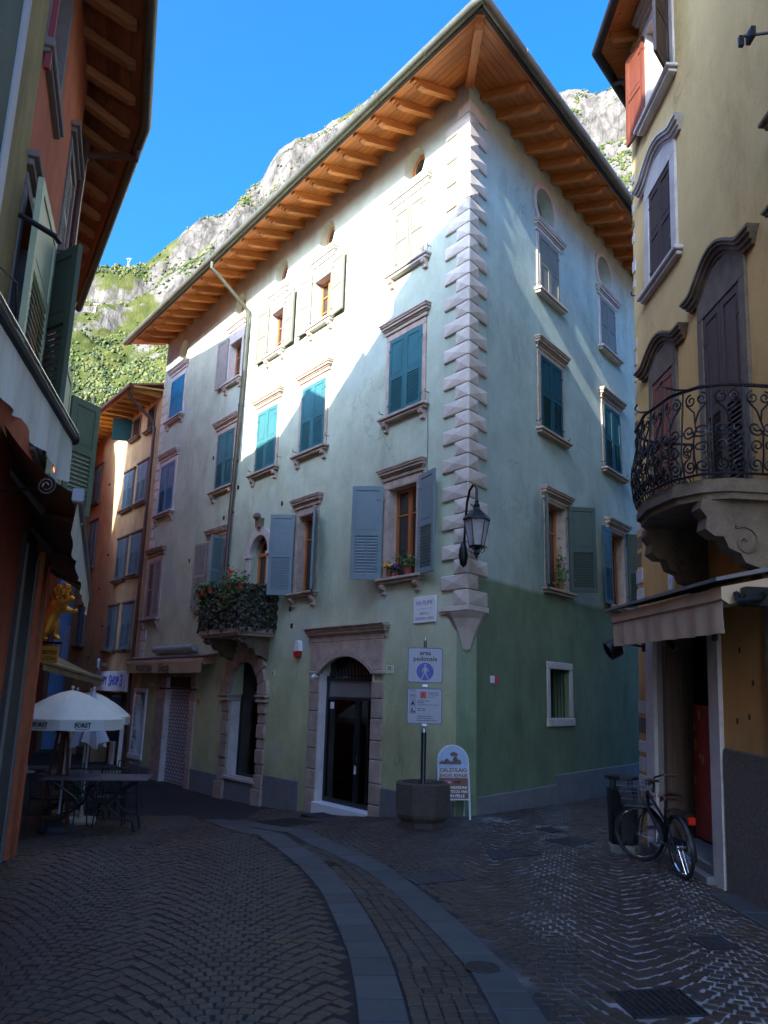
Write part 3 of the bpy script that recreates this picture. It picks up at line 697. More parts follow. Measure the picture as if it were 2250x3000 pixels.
for i in range(15):
    x = X0 + .10 + i * .108; top = cz_ + math.sqrt(max(0, rr * rr - (x - 3.24) ** 2)) - .01
    if top < 2.03: top = 2.03
    fg.tube([(x, d + .02, 1.96), (x + .03, d + .02, (1.96 + top) / 2), (x - .02, d + .02, top)], .007, 5)
    fg.tube([(x + .012 * k + .032 * math.cos(a_), d + .02, 2.03 + .032 * math.sin(a_)) for k in (1,) for a_ in [j * PI / 5 for j in range(11)]], .006, 4)
obj('fan_grille', fg, iron, door, FM)
s = MB(); s.box(X1 - .3, d + .05, 1.40, X1 - .18, d + .06, 1.52); obj('door_notice', s, white_paint, door, FM)
s = MB(); s.box(3.0, d + .056, .5, 3.08, d + .062, .62); s.box(3.01, d + .056, .30, 3.07, d + .060, .48); obj('door_notice', s, white_paint, door, FM)
# the shop room behind the glass
room = MB(); zf = ZB + .06
room.quad((1.8, -2.9, zf), (4.9, -2.9, zf), (4.9, -.21, zf), (1.8, -.21, zf)); room.quad((1.8, -2.9, zf), (4.9, -2.9, zf), (4.9, -2.9, 2.5), (1.8, -2.9, 2.5)); room.quad((1.8, -.31, zf), (1.8, -2.9, zf), (1.8, -2.9, 2.5), (1.8, -.31, 2.5))
obj('shop_interior', room, mat('shop_interior_wall', (.07, .065, .06), .8, .2, 2, 0), door, FM)
s = MB(); s.box(3.52, -.34, zf, 4.09, -.30, 2.0); s.box(4.05, -2.0, zf, 4.09, -.34, 2.2); obj('inner_partition', s, mat('pale_blue_panel', (.42, .60, .72), .6, .05, 3, 0), door, FM)
# white plastic bench inside
wp = mat('white_plastic', (.70, .76, .76), .35, .04, 4, 0)
Mb = FM @ T(3.12, -.66, zf)
bench = thing('plastic_bench', 'white plastic garden bench behind the glass of the shop door', 'bench', Mb)
s = MB(); s.box(-.58, -.26, .40, .58, .24, .44, .015); s.box(-.58, .20, .36, .58, .24, .40); obj('seat', s, wp, bench, Mb)
s = MB(); n = 18; outl = [(-.60, .44), (.60, .44), (.60, .62)] + arc(0, .44, .62, .35, PI - .35, 12) + [(-.60, .62)]
s.prism([(-.6, .44), (.6, .44), (.6, .60), (.5, .78), (.3, .87), (0, .90), (-.3, .87), (-.5, .78), (-.6, .60)], -.28, -.25); obj('backrest', s, wp, bench, Mb)
for k in range(6):
    s = MB(); s.box(-.45 + .02 * k, -.247, .52 + k * .055, -.05, -.243, .54 + k * .055); s.box(.05, -.247, .52 + k * .055, .45 - .02 * k, -.243, .54 + k * .055); obj('back_slot', s, dark_room, bench, Mb)
for sx in (-1, 1):
    s = MB(); s.tube([(sx * .60, -.26, .70), (sx * .63, 0, .64), (sx * .62, .24, .60), (sx * .60, .25, .40)], .03, 8); obj('armrest', s, wp, bench, Mb, smooth=True)
    for sy in (-.22, .22):
        s = MB(); s.tube([(sx * .54, sy, .40), (sx * .60, sy * 1.2, 0)], [.04, .025], 8); obj('leg', s, wp, bench, Mb)

# --- arched shop window with rusticated stones (centre 7.2, springing 1.60, radius .71)
cx_, zs, ra, rb = 7.20, 1.60, .71, 1.04
aw = MB(); aw.prism([(cx_ - 1.02, -.16), (cx_ + 1.02, -.16), (cx_ + 1.02, -.14), (cx_ - 1.02, -.14)], -.02, -.015)
aw2 = obj('arched_shop_window', aw, stone, house, FM)
for i in range(11):
    a0, a1 = PI * i / 11, PI * (i + 1) / 11; g_ = .012
    r1 = rb + (.07 if i % 2 == 0 else -.03) + (.06 if i == 5 else 0)
    P_ = arc(cx_, zs, ra, a0 + g_ / ra, a1 - g_ / ra, 3) + arc(cx_, zs, r1, a1 - g_ / r1, a0 + g_ / r1, 3)
    s = MB(); s.prism(P_, -.03, .05 + (.02 if i % 2 else 0.03)); obj('voussoir', s, stone, aw2, FM)
for sx in (-1, 1):
    xa, xb = cx_ + sx * ra, cx_ + sx * rb
    z = -.30; k = 0
    while z < 1.42:
        h = .30 if k % 2 == 0 else .20; top = min(z + h, 1.44)
        s = MB(); s.box(xa, -.03, z + .012, xb + sx * (0.0 if k % 2 else .0), .05 if k % 2 == 0 else .028, top - .004, .014); obj('jamb_stone', s, stone, aw2, FM); z += h; k += 1
    s = MB(); s.box(xa - sx * .03, -.28, 1.445, xb + sx * .06, .10, 1.50, .012); s.box(xa - sx * .02, -.28, 1.502, xb + sx * .03, .08, 1.545, .008); s.box(xa - sx * .04, -.28, 1.547, xb + sx * .08, .12, 1.60, .012); obj('impost', s, stone, aw2, FM)
    s = MB(); s.box(xa - sx * .01, -.03, -1.2, xb + sx * .05, .09, -.29, .015); obj('jamb_base', s, stone, aw2, FM)
    s = MB(); s.box(xa - sx * .012, -.30, -.16, xa, -.03, 1.445); obj('reveal', s, marble, aw2, FM)
s = MB(); s.prism(arc(cx_, zs, ra + .01, 0, PI, 20), -.31, -.30); s.box(cx_ - ra, -.31, 1.52, cx_ + ra, -.26, 1.60); lun = obj('lunette', s, black_paint, aw2, FM)
s = MB()
for i in range(9):
    t = PI * (i + .5) / 9; s.tube([(cx_ + .12 * math.cos(t), -.29, zs + .12 * math.sin(t)), (cx_ + ra * math.cos(t), -.29, zs + ra * math.sin(t))], .008, 4)
obj('lunette_bars', s, iron, aw2, FM)
s = MB(); s.box(cx_ - ra - .05, -.30, -.22, cx_ + ra + .05, .06, -.155, .01); obj('sill', s, marble, aw2, FM)
s = MB(); s.box(cx_ - ra, -.30, -1.2, cx_ + ra, .02, -.222, .01); obj('sill_wall', s, cement, aw2, FM)
s = MB(); s.box(cx_ - ra, -.29, -.155, cx_ - ra + .05, -.25, 1.52); s.box(cx_ + ra - .05, -.29, -.155, cx_ + ra, -.25, 1.52); s.box(cx_ - ra, -.29, -.155, cx_ + ra, -.25, -.10); obj('shop_frame', s, black_paint, aw2, FM)
s = MB(); s.box(cx_ - ra + .05, -.275, -.10, cx_ + ra - .05, -.268, 1.52); obj('pane', s, clear, aw2, FM)
s = MB(); s.box(cx_ - ra, -.95, -.2, cx_ + ra, -.94, 1.6); s.box(cx_ - ra - .02, -.95, -.2, cx_ - ra, -.31, 1.6); s.box(cx_ + ra, -.95, -.2, cx_ + ra + .02, -.31, 1.6); s.box(cx_ - ra, -.95, -.22, cx_ + ra, -.31, -.2); obj('display_box', s, mat('display_blue_grey', (.16, .21, .22), .7, .2, 3, 0), aw2, FM)
leather = mat('brown_leather', (.10, .05, .025), .5, .2, 6, .1)
for i, (bx, bz, bw_, bh, lab, c) in enumerate(((6.95, -.19, .34, .24, 'brown leather bag standing lowest in the arched shop window', leather), (7.0, .24, .36, .30, 'tan handbag on the middle shelf of the arched shop window', mat('tan_leather', (.17, .10, .05), .5, .2, 6, .1)))):
    Mg = FM @ T(bx, -.60, bz); bag = thing('handbag', lab, 'handbag', Mg)
    s = MB(); s.prism([(-bw_ / 2, 0), (bw_ / 2, 0), (bw_ / 2 * .8, bh), (-bw_ / 2 * .8, bh)], -.07, .07); obj('bag_body', s, c, bag, Mg)
    s = MB(); s.tube([(bw_ * .28 * math.cos(PI * k / 8), 0, bh + bw_ * .35 * math.sin(PI * k / 8)) for k in range(9)], .010, 6); obj('handle', s, c, bag, Mg)
s = MB(); s.box(cx_ - ra, -.9, .20, cx_ + ra, -.35, .22); obj('shelf', s, mat_glass('shelf_glass', (.05, .07, .07), .1), aw2, FM)

# --- shop door with roller grille (u 10.1 .. 11.72)
gr = MB(); gr.box(10.10, -.19, 1.70, 11.72, -.08, 1.98, .01); gdoor = obj('grille_doorway', gr, black_paint, house, FM)
for x0, x1 in ((9.80, 10.10), (11.72, 12.34)):
    z = -1.1; hs = [.95, .42, .36, .40, .34, .38, .36]
    for h in hs:
        top = min(z + h, 2.1); s = MB(); s.box(x0, -.02, z + .005, x1, .035 + rnd.uniform(0, .008), top - .005, .012); obj('jamb_stone', s, stone, gdoor, FM); z += h
        if z > 2.05: break
s = MB(); s.box(10.10, -.13, -1.2, 10.112, .02, 1.98); s.box(11.708, -.13, -1.2, 11.72, .02, 1.98); obj('reveal', s, marble, gdoor, FM)
s = MB(); s.box(10.11, -.14, -1.1, 11.71, -.125, 1.98); obj('grille_backing', s, mat('pale_grille_backing', (.62, .62, .66), .7, .12, 3, 0), gdoor, FM)
s = MB(); dz = .088
for i in range(27):
    z = -.70 + i * dz; s.box(10.12, -.122, z - .006, 11.70, -.112, z + .006)
    for k in range(9): x = 10.12 + (k + (.5 if i % 2 else 0)) * .178; s.box(x - .005, -.122, z, x + .005, -.112, min(z + dz, 1.70))
obj('grille_bars', s, iron, gdoor, FM, stuff=True)
s = MB(); s.box(9.75, .04, 1.66, 12.0, .07, 1.69); s.ball((9.75, .055, 1.675), .035, 6, 4); s.ball((12.0, .055, 1.675), .035, 6, 4); obj('awning_rod', s, iron, gdoor, FM)
s = MB(); s.box(10.1, -.34, -1.0, 11.72, .05, -.68, .01); obj('threshold', s, cement, gdoor, FM)
# --- narrow display window with white frame
s = MB(); s.box(13.08, -.02, -.12, 13.23, .03, 1.55, .008); s.box(14.0, -.02, -.12, 14.10, .03, 1.55, .008); s.box(13.08, -.02, 1.552, 14.10, .034, 1.66, .008); s.box(13.06, -.30, -.26, 14.12, .05, -.122, .01)
wf = obj('display_window', s, white_paint, house, FM)
s = MB(); s.box(13.98, -.34, -.12, 14.0, -.02, 1.55); s.box(13.23, -.34, 1.53, 13.98, -.02, 1.55); obj('reveal', s, white_paint, wf, FM)
s = MB(); s.box(13.23, -.345, -.12, 13.98, -.335, 1.53); obj('pane', s, glass, wf, FM)
for x in (12.60, 9.62):                                         # small floodlights
    Ml = FM @ T(x, .02, 1.76 if x > 12 else 1.72)
    fl = thing('wall_spotlight', 'small pale floodlight on the wall left of the grille door' if x > 12 else 'small pale floodlight on the wall right of the grille door', 'wall light', Ml)
    s = MB(); s.tube([(0, 0, 0), (0, .10, .01)], .014, 6); obj('arm', s, steel, fl, Ml)
    s = MB(); s.box(-.12, .08, -.035, .12, .15, .025, .012); obj('lamp_head', s, steel, fl, Ml)
s = MB(); s.box(-.07, 0, -.05, .07, .03, .05, .008); o = tag(obj('junction_box', s, mat('orange_tape', (.45, .16, .03), .6, .1, 5, 0), None, FM @ T(9.60, 0, 1.40)), 'small orange sticker box on the wall beneath the spotlight', 'sticker')

# --- pelletteria awning
ma = FM
canvas_b = mat('beige_canvas', (.40, .27, .15), .85, .15, 3, .1, dirt=.45)
aw_ = thing('shop_awning', 'beige awning lettered PELLETTERIA above the shuttered grille door', 'awning', FM @ T(11.4, 0, 2.3))
s = MB(); s.prism([(0, 2.50), (.32, 2.44), (.32, 2.47), (0, 2.54)], 8.7, 14.2, 'yz'); obj('cover_plate', s, steel, aw_, FM)
s = MB(); s.prism([(.02, 2.28), (.30, 2.25), (.33, 2.32), (.31, 2.42), (.02, 2.47)], 8.85, 14.1, 'yz'); obj('cassette', s, canvas_b, aw_, FM)
s = MB(); n = 40; vs = []
for i in range(n + 1):
    x = 8.88 + (14.05 - 8.88) * i / n; wv = .012 * math.sin(i * 1.7) + .006 * math.sin(i * .6)
    vs += [(x, .325, 2.34), (x, .33 + wv, 2.20), (x, .335 + wv * 1.5, 2.06)]
s.add(vs, [(i * 3 + j, i * 3 + 3 + j, i * 3 + 4 + j, i * 3 + 1 + j) for i in range(n) for j in range(2)])
obj('valance', s, canvas_b, aw_, FM, smooth=True)
for txt, x, size, sh_, k in (('PELLETTERIA', 12.55, .20, 0, 1.05), ('Grazia', 11.15, .30, .2, .95)):
    me = text_mesh(txt, size, .002, ink, sh_, .002, 'CENTER', k); place(me, 'lettering', aw_, FM @ T(x, .372, 2.19) @ FLIP)
s = MB(); s.tube([(9.9, .10, 2.70), (12.6, .10, 2.70)], .085, 10); s.box(9.85, -.01, 2.61, 12.65, .09, 2.66)
o = obj('awning_roller', s, mat('grey_canvas', (.30, .32, .30), .8, .15, 4, .1), aw_, FM, smooth=True)

# --- ivy balcony (u 6.0 .. 8.15, projecting .8)
bs_ = MB(); bu0, bu1, bo = 5.98, 8.22, .82
slab = [(bu0, 0), (bu1, 0), (bu1, bo * .8), (bu1 - .15, bo), (bu0 + .15, bo), (bu0, bo * .8)]
bs_.prism(slab, 2.86, 2.96, 'xy'); bs_.prism([(x + (.05 if x < 7 else -.05), y - (.05 if y > 0 else 0)) for x, y in slab], 2.80, 2.86, 'xy')
balc = obj('balcony', bs_, stone, house, FM)
for u in (6.35, 7.85):
    s = MB(); s.prism([(0, 2.80), (.72, 2.80), (.74, 2.72), (.66, 2.66), (.55, 2.66), (.48, 2.56), (.36, 2.55), (.30, 2.42), (.16, 2.40), (0, 2.30)], u - .12, u + .12, 'yz'); obj('console', s, old_stone, balc, FM)
    s = MB(); s.tube([(u - .13, .60 + .05 * math.cos(t * .7) * (1 - t / 14), 2.72 + .05 * math.sin(t * .7) * (1 - t / 14)) for t in range(12)], .014, 5); obj('volute', s, old_stone, balc, FM)
rp = [(bu1, 0), (bu1, bo * .78), (bu1 - .15, bo * .97), (bu0 + .15, bo * .97), (bu0, bo * .78), (bu0, 0)]
s = MB(); s.tube([(x, y, 3.84) for x, y in rp], .018, 6); s.tube([(x, y, 3.02) for x, y in rp], .014, 6); obj('handrail', s, iron, balc, FM)
def along(poly, k):
    ls = [math.dist(p, q) for p, q in zip(poly, poly[1:])]; t = k * sum(ls)
    for (p, q), l_ in zip(zip(poly, poly[1:]), ls):
        if t <= l_: return (p[0] + (q[0] - p[0]) * t / l_, p[1] + (q[1] - p[1]) * t / l_), ((q[0] - p[0]) / l_, (q[1] - p[1]) / l_)
        t -= l_
    return poly[-1], (1, 0)
for i in range(30):
    p, _ = along(rp, (i + .5) / 30); s = MB(); s.tube([(p[0], p[1], 2.96), (p[0], p[1], 3.84)], .009, 5); obj('baluster', s, iron, balc, FM)
# arched balcony door
s = MB(); c0, w0, sp = 6.9, .42, 4.70
P_ = [(c0 - w0, 5.14), (c0 - w0, sp)] + arc(c0, sp, w0, PI, 0, 14) + [(c0 + w0, 5.14)]
s.prism(P_, -.10, .0); bd = obj('balcony_door', s, marble, house, FM)
n = 16; s = MB(); vs = [(c0 + r_ * math.cos(PI * i / n), y, sp + r_ * math.sin(PI * i / n)) for r_, y in ((w0, .0), (w0, .05), (w0 + .19, .05), (w0 + .19, .0)) for i in range(n + 1)]
m1 = n + 1; s.add(vs, [(k * m1 + i, (k + 1) * m1 + i, (k + 1) * m1 + i + 1, k * m1 + i + 1) for k in range(3) for i in range(n)]); obj('arch_ring', s, marble, bd, FM)
for sx in (-1, 1):
    s = MB(); x = c0 + sx * w0; s.box(x, 0, 2.96, x + sx * .17, .045, sp - .08, .006); s.box(x - sx * .02, -.02, sp - .078, x + sx * .21, .085, sp, .01); obj('door_jamb', s, marble, bd, FM)
s = MB(); s.prism([(c0 - .08, sp + w0 + .17), (c0 + .08, sp + w0 + .17), (c0 + .11, sp + w0 + .38), (c0 - .11, sp + w0 + .38)], 0, .13); s.ball((c0, .14, sp + w0 + .42), .10, 8, 6, (1.3, .8, .8)); obj('keystone', s, old_stone, bd, FM)
s = MB(); s.box(c0 - w0, -.24, 2.96, c0 - w0 + .06, -.18, sp); s.box(c0 + w0 - .06, -.24, 2.96, c0 + w0, -.18, sp); s.box(c0 - .04, -.24, 2.96, c0 + .04, -.17, sp); s.box(c0 - w0, -.24, sp - .03, c0 + w0, -.17, sp + .04)
a_ = [(c0 + .38 * math.cos(PI * i / 14), -.21, sp + .38 * math.sin(PI * i / 14)) for i in range(15)]; s.tube(a_, .035, 6); s.box(c0 - .03, -.24, sp, c0 + .03, -.18, sp + .38); obj('casement', s, frame_w, bd, FM)
s = MB(); s.prism([(c0 - w0, 2.96), (c0 + w0, 2.96), (c0 + w0, sp)] + arc(c0, sp, w0, 0, PI, 14) , -.222, -.215); obj('pane', s, glass, bd, FM)

# ivy over the railing: leaf-sized faces in depth
def leaf_cloud(n, fpos, size, seed, fold=.35):
    r_ = random.Random(seed); vs = []; fs = []
    for _ in range(n):
        p, nr = fpos(r_); nr = (Vector(nr) + Vector((r_.uniform(-.7, .7), r_.uniform(-.7, .7), r_.uniform(-.5, .7)))).normalized()
        t = nr.orthogonal().normalized(); b_ = nr.cross(t); a_ = r_.uniform(0, 2 * PI); t, b_ = t * math.cos(a_) + b_ * math.sin(a_), b_ * math.cos(a_) - t * math.sin(a_)
        s_ = size * r_.uniform(.6, 1.35); p = Vector(p); o = len(vs)
        vs += [tuple(p - b_ * s_ * .5), tuple(p + t * s_ * .45 + nr * s_ * fold * .3), tuple(p + b_ * s_ * .6 - nr * s_ * .1), tuple(p - t * s_ * .45 + nr * s_ * fold * .3)]
        fs += [(o, o + 1, o + 2), (o, o + 2, o + 3)]
    mb = MB(); mb.v = vs; mb.f = fs; mb.m = [0] * len(fs); return mb
def mat_leaf(name, a, b, c):
    if name in MATS: return MATS[name]
    m, nt, bs = _nt(name); gi = nt.nodes.new('ShaderNodeNewGeometry')
    col = ramp(nt, gi.outputs['Random Per Island'], [(0, a), (.5, b), (1, c)])
    nt.links.new(col, bs.inputs['Base Color']); bs.inputs['Roughness'].default_value = .5; MATS[name] = m; return m
ivy_m = mat_leaf('ivy_leaf', (.012, .02, .010), (.035, .042, .018), (.085, .080, .045))
green_m = mat_leaf('fresh_leaf', (.04, .10, .02), (.07, .16, .03), (.12, .22, .05))
def ivy_pos(r_):
    p, d_ = along(rp, r_.random()); z = 2.92 + .98 * r_.random() ** .9; o = r_.uniform(-.04, .07)
    n_ = (d_[1] * -1, d_[0]); n_ = n_ if True else n_
    c = (7.1, .3); v = (p[0] - c[0], p[1] - c[1]); sg = 1 if n_[0] * v[0] + n_[1] * v[1] > 0 else -1
    return (p[0] + n_[0] * sg * o, p[1] + n_[1] * sg * o, z + .05 * math.sin(p[0] * 9)), (n_[0] * sg, n_[1] * sg, .2)
iv = leaf_cloud(4200, ivy_pos, .075, 3); o = obj('ivy', iv, ivy_m, None, FM, stuff=True); tag(o, 'dark dense ivy hanging over the railing of the stone balcony', 'ivy')
s = MB(); s.prism([(x, y) for x, y in rp] + [(x * .97 + 7.1 * .03, y * .94) for x, y in rp[::-1]], 2.97, 3.80, 'xy'); obj('ivy_stems', s, mat('ivy_wood', (.025, .02, .014), .9, .3, 8, .3), o, FM)
# flower pots on the rail
terra = mat('terracotta', (.28, .075, .035), .75, .2, 6, .1)
def pot(x, y, z, r_, label, flowers=None, spread=.16, n=90, trail=0.0, hgt=.16):
    Mp = FM @ T(x, y, z); t = thing('flower_pot', label, 'flower pot', Mp, None)
    s = MB(); s.lathe([(r_ * .7, 0), (r_ * .95, r_ * 1.5), (r_ * 1.08, r_ * 1.5), (r_ * 1.08, r_ * 1.8), (r_ * .9, r_ * 1.8), (r_ * .85, r_ * 1.6)], 12, cap=False); obj('pot', s, terra, t, Mp)
    def fp(q):
        if q.random() < trail: return (q.uniform(-spread, spread) + .12, q.uniform(-.02, .1), r_ * 1.6 - q.random() * .45), (0, 1, .3)
        return (q.gauss(0, spread * .5), q.gauss(0, spread * .35), r_ * 1.8 + abs(q.gauss(0, hgt * .5))), (0, .4, 1)
    o = obj('foliage', leaf_cloud(n, fp, .06, int(x * 100)), green_m, t, Mp)
    if flowers:
        for k in range(flowers[1]):
            s = MB(); s.ball((rnd.uniform(-spread, spread) * .6, rnd.uniform(-.03, .08), r_ * 1.8 + hgt * rnd.uniform(.5, 1.1)), rnd.uniform(.025, .045), 6, 4); obj('blossom', s, flowers[0], t, Mp)
red_p = mat('red_petal', (.60, .03, .015), .6, .2, 9, 0); yel_p = mat('yellow_petal', (.65, .30, .01), .6, .2, 9, 0); vio_p = mat('violet_petal', (.05, .02, .16), .6, .2, 9, 0)
pot(8.22, .78, 3.72, .085, 'flower pot at the far end of the ivy balcony with a trailing plant', None, .2, 130, .35)
pot(7.86, .86, 3.74, .085, 'second terracotta pot along the ivy balcony rail, leaves only', None, .2, 110, .1)
pot(7.50, .86, 3.76, .08, 'third pot on the ivy balcony rail, low green leaves', None, .2, 90, .1)
pot(6.55, .84, 3.76, .08, 'geranium pot with red blossoms at the middle of the ivy balcony', (red_p, 5), .34, 240, .25, .3)
pot(6.12, .80, 3.72, .08, 'pot of bushy greenery at the near end of the ivy balcony', None, .26, 180, .3, .22)
pot(1.92, .07, 3.66, .06, 'small pot of yellow flowers on the sill of the open window', (yel_p, 7), .12, 60, .0, .12)
pot(1.72, .07, 3.66, .05, 'small pot of violet flowers next to the yellow ones on the sill', (vio_p, 6), .10, 50, .0, .10)
pot(1.42, .07, 3.66, .075, 'terracotta trough with leafy green plant on the sill of the open window', None, .2, 150, .0, .2)
Mp = RM @ T(-3.28, .03, 3.66); t = thing('flower_pot', 'red pot with tall drooping plant on the alley side window sill', 'flower pot', Mp)
s = MB(); s.lathe([(.05, 0), (.07, .1), (.075, .12)], 10); obj('pot', s, terra, t, Mp)
obj('foliage', leaf_cloud(130, lambda q: ((q.gauss(0, .07), q.gauss(.02, .04), .12 + abs(q.gauss(0, .32))), (0, 1, .3)), .07, 77), green_m, t, Mp)

# --- things fixed to the front
Mq = FM @ T(1.0, 0, 3.05)
pl = thing('street_plaque', 'white stone street plaque reading VIA FIUME near the corner', 'street sign', Mq)
s = MB(); s.box(-.275, -.01, -.215, .275, .03, .215, .006); obj('slab', s, white_paint, pl, Mq)
grey_ink = mat('faded_grey_lettering', (.22, .20, .23), .7, .1, 9, 0)
for tx, z, sz, k in (('VIA FIUME', .105, .105, .92), ('ANTICA', -.065, .062, 1), ('CONTRADA LARGA', -.145, .058, .92)): place(text_mesh(tx, sz, .001, grey_ink, 0, 0, 'CENTER', k), 'lettering', pl, Mq @ T(0, .0315, z) @ FLIP)
s = MB(); s.box(-.2, .03, .012, .2, .0312, .017); obj('rule', s, grey_ink, pl, Mq)
Mq = FM @ T(4.93, 0, 2.52); al = thing('alarm_box', 'white and red alarm siren box beside the shop doorway', 'alarm box', Mq)
s = MB(); s.prism([(-.09, -.04), (-.07, .13), (-.03, .17), (.03, .17), (.07, .13), (.09, -.04)], 0, .09); obj('case', s, white_paint, al, Mq)
s = MB(); s.prism([(-.09, -.045), (.09, -.045), (.075, -.14), (.03, -.17), (-.03, -.17), (-.075, -.14)], 0, .10); obj('red_lens', s, mat('red_plastic', (.45, .015, .015), .35, .1, 4, 0), al, Mq)
Mq = FM @ T(1.92, 0, 2.10); nb_ = thing('house_number', 'small cream house number plate right of the shop doorway', 'number plate', Mq)
s = MB(); s.box(-.10, -.005, -.07, .10, .012, .07, .004); obj('plate', s, mat('cream_enamel', (.62, .58, .45), .35, .05, 4, 0), nb_, Mq); place(text_mesh('22', .09, .001, ink), 'lettering', nb_, Mq @ T(0, .0135, .015) @ FLIP)
Mq = FM @ T(5.98, 0, 2.05); nb_ = thing('house_number', 'tiny pale number plate beside the arched shop window', 'number plate', Mq)
s = MB(); s.box(-.06, -.005, -.06, .06, .012, .06, .004); obj('plate', s, MATS['cream_enamel'], nb_, Mq); place(text_mesh('20', .06, .001, ink), 'lettering', nb_, Mq @ T(0, .0135, 0) @ FLIP)
Mq = FM @ T(4.14, .04, 1.98); cm = thing('security_camera', 'small white camera under the arch of the shop doorway', 'camera', Mq)
s = MB(); s.tube([(0, 0, 0), (0, .09, .0)], .015, 6); obj('mount', s, white_paint, cm, Mq); s = MB(); s.tube([(0, .08, .02), (-.05, .17, -.03)], .035, 8); obj('camera_body', s, white_paint, cm, Mq)
Mq = RM @ T(-.83, .004, 1.97); st = thing('sticker', 'torn pink and white sticker on the dark green side wall', 'sticker', Mq)
s = MB(); s.box(-.01, -.003, -.06, .13, .002, .05); obj('white_part', s, white_paint, st, Mq); s = MB(); s.box(-.13, -.003, -.055, -.012, .003, .06); obj('pink_part', s, mat('pink_print', (.55, .03, .12), .5, .2, 12, 0), st, Mq)
for k, (u, z) in enumerate(((8.25, 6.5), (9.9, 10.0), (9.85, 7.6), (8.95, 5.85), (10.9, 5.0), (5.4, 3.35), (5.3, 3.0), (6.0, 5.7))):
    s = MB(); s.box(u - .03, -.01, z - .05, u + .03, .02, z + .05, .01); obj('wall_anchor', s, iron, house, FM)
# thin cable down the front
s = MB(); s.tube([(1.02, .012, 6.7), (1.0, .012, 6.0), (1.01, .012, 5.2)], .006, 4); obj('cable', s, cement, house, FM)

# --- wrought lantern on the corner
Mlan = T(1.375, 11.55, 3.97); lan = thing('street_lantern', 'black wrought iron lantern hanging from a curved bracket on the corner', 'lantern', Mlan)
s = MB(); s.lathe([(.19, .26), (.205, .27), (.205, .29), (.16, .34), (.10, .40), (.06, .43), (.045, .46)], 6); s.ball((0, 0, .49), .05, 8, 6); s.lathe([(.02, .53), (.035, .55), (.015, .60)], 8); obj('lantern_roof', s, iron, lan, Mlan)
ANG = [2 * PI * i / 6 for i in range(6)]
for a_ in ANG:
    s = MB(); s.tube([(.19 * math.cos(a_), .19 * math.sin(a_), .27), (.11 * math.cos(a_), .11 * math.sin(a_), -.12)], .010, 4); obj('post', s, iron, lan, Mlan)
    b_ = a_ + 2 * PI / 6; s = MB(); s.quad((.184 * math.cos(a_), .184 * math.sin(a_), .265), (.184 * math.cos(b_), .184 * math.sin(b_), .265), (.106 * math.cos(b_), .106 * math.sin(b_), -.115), (.106 * math.cos(a_), .106 * math.sin(a_), -.115)); obj('lantern_pane', s, mat_milky('milky_lantern_glass', (.40, .41, .43), .45), lan, Mlan)
s = MB(); s.lathe([(.03, -.26), (.05, -.22), (.03, -.18), (.11, -.14), (.125, -.125), (.11, -.11)], 6); s.ball((0, 0, -.28), .025, 6, 4); obj('lantern_base', s, iron, lan, Mlan)
for a_ in ANG: 
    s = MB(); s.tube([(.10 * math.cos(a_), .10 * math.sin(a_), -.14), (.12 * math.cos(a_), .12 * math.sin(a_), -.19), (.07 * math.cos(a_), .07 * math.sin(a_), -.22)], .006, 4); obj('scroll', s, iron, lan, Mlan)
s = MB(); s.tube([(0, 0, -.10), (0, 0, -.02)], .03, 8); s.ball((0, 0, .03), .045, 8, 6); obj('bulb', s, mat('frosted_bulb', (.6, .6, .55), .4, .05, 4, 0), lan, Mlan)
wp_ = (-.15, .42); s = MB(); s.tube([(wp_[0], wp_[1], -.22), (wp_[0] + .02, wp_[1] - .04, .25), (wp_[0] + .04, wp_[1] - .09, .60), (wp_[0] + .07, wp_[1] - .20, .78), (-.04, .12, .84), (0, .03, .78), (0, 0, .60)], .020, 8)
s.tube([(wp_[0] + .03, wp_[1] - .06, .42), (-.06, .25, .40), (-.02, .15, .48), (-.06, .2, .56)], .010, 6); obj('bracket_arm', s, iron, lan, Mlan, smooth=True)
s = MB(); s.lathe([(.0, -.38), (.05, -.33), (.075, -.2), (.06, -.08), (.035, 0), (.0, .03)], 10, (wp_[0], wp_[1] + .01, 0), cap=False); obj('wall_boss', s, iron, lan, Mlan, smooth=True)
# ================================================================== orange house further down the street
orange_w = mat_plaster('orange_plaster', [(-.7, (0.38, 0.235, 0.12)), (3.0, (0.52, 0.335, 0.17)), (10.6, (0.60, 0.41, 0.20))], zn=1.5, streak=.15)
oh = thing('orange_house', 'narrow orange plastered house with light blue shutters beyond the green one', 'building', FM @ T(14.04, 0, 0))
ob_sh = mat('light_blue_shutter_paint', (0.13, 0.21, 0.24), 0.55, 0.15, 3, 0.08, obj_var=.1, dirt=.3)
ob_fr = mat('brown_stone_trim', (0.20, 0.13, 0.09), .85, .2, 5, .3)
OU0, OU1 = 14.04, 21.4
O_h = []; OW = []
for u, zz in ((15.2, (7.33, 8.62)), (16.45, (7.33, 8.58)), (15.2, (5.05, 6.33)), (16.45, (5.02, 6.33)), (15.35, (2.8, 4.15)), (16.7, (2.8, 4.15)), (20.0, (8.15, 9.5)), (19.85, (5.77, 7.42)), (20.1, (3.06, 4.40))): OW.append((u, zz[0], zz[1], .86))
OPEN = ((16.25, 9.72, 10.4, .62), (14.9, 9.65, 10.4, .55))
for u, a_, b_, w_ in OW + list(OPEN): O_h.append((u - w_ / 2, u + w_ / 2, a_, b_, .2))
O_h.append((14.6, 17.6, -1.2, 1.5, .5)); O_h.append((18.4, 20.8, -1.2, 1.5, .5))
s = MB(); wall_mb(s, OU0, OU1, -1.2, 10.75, O_h, -.01); obj('wall', s, orange_w, oh, FM)
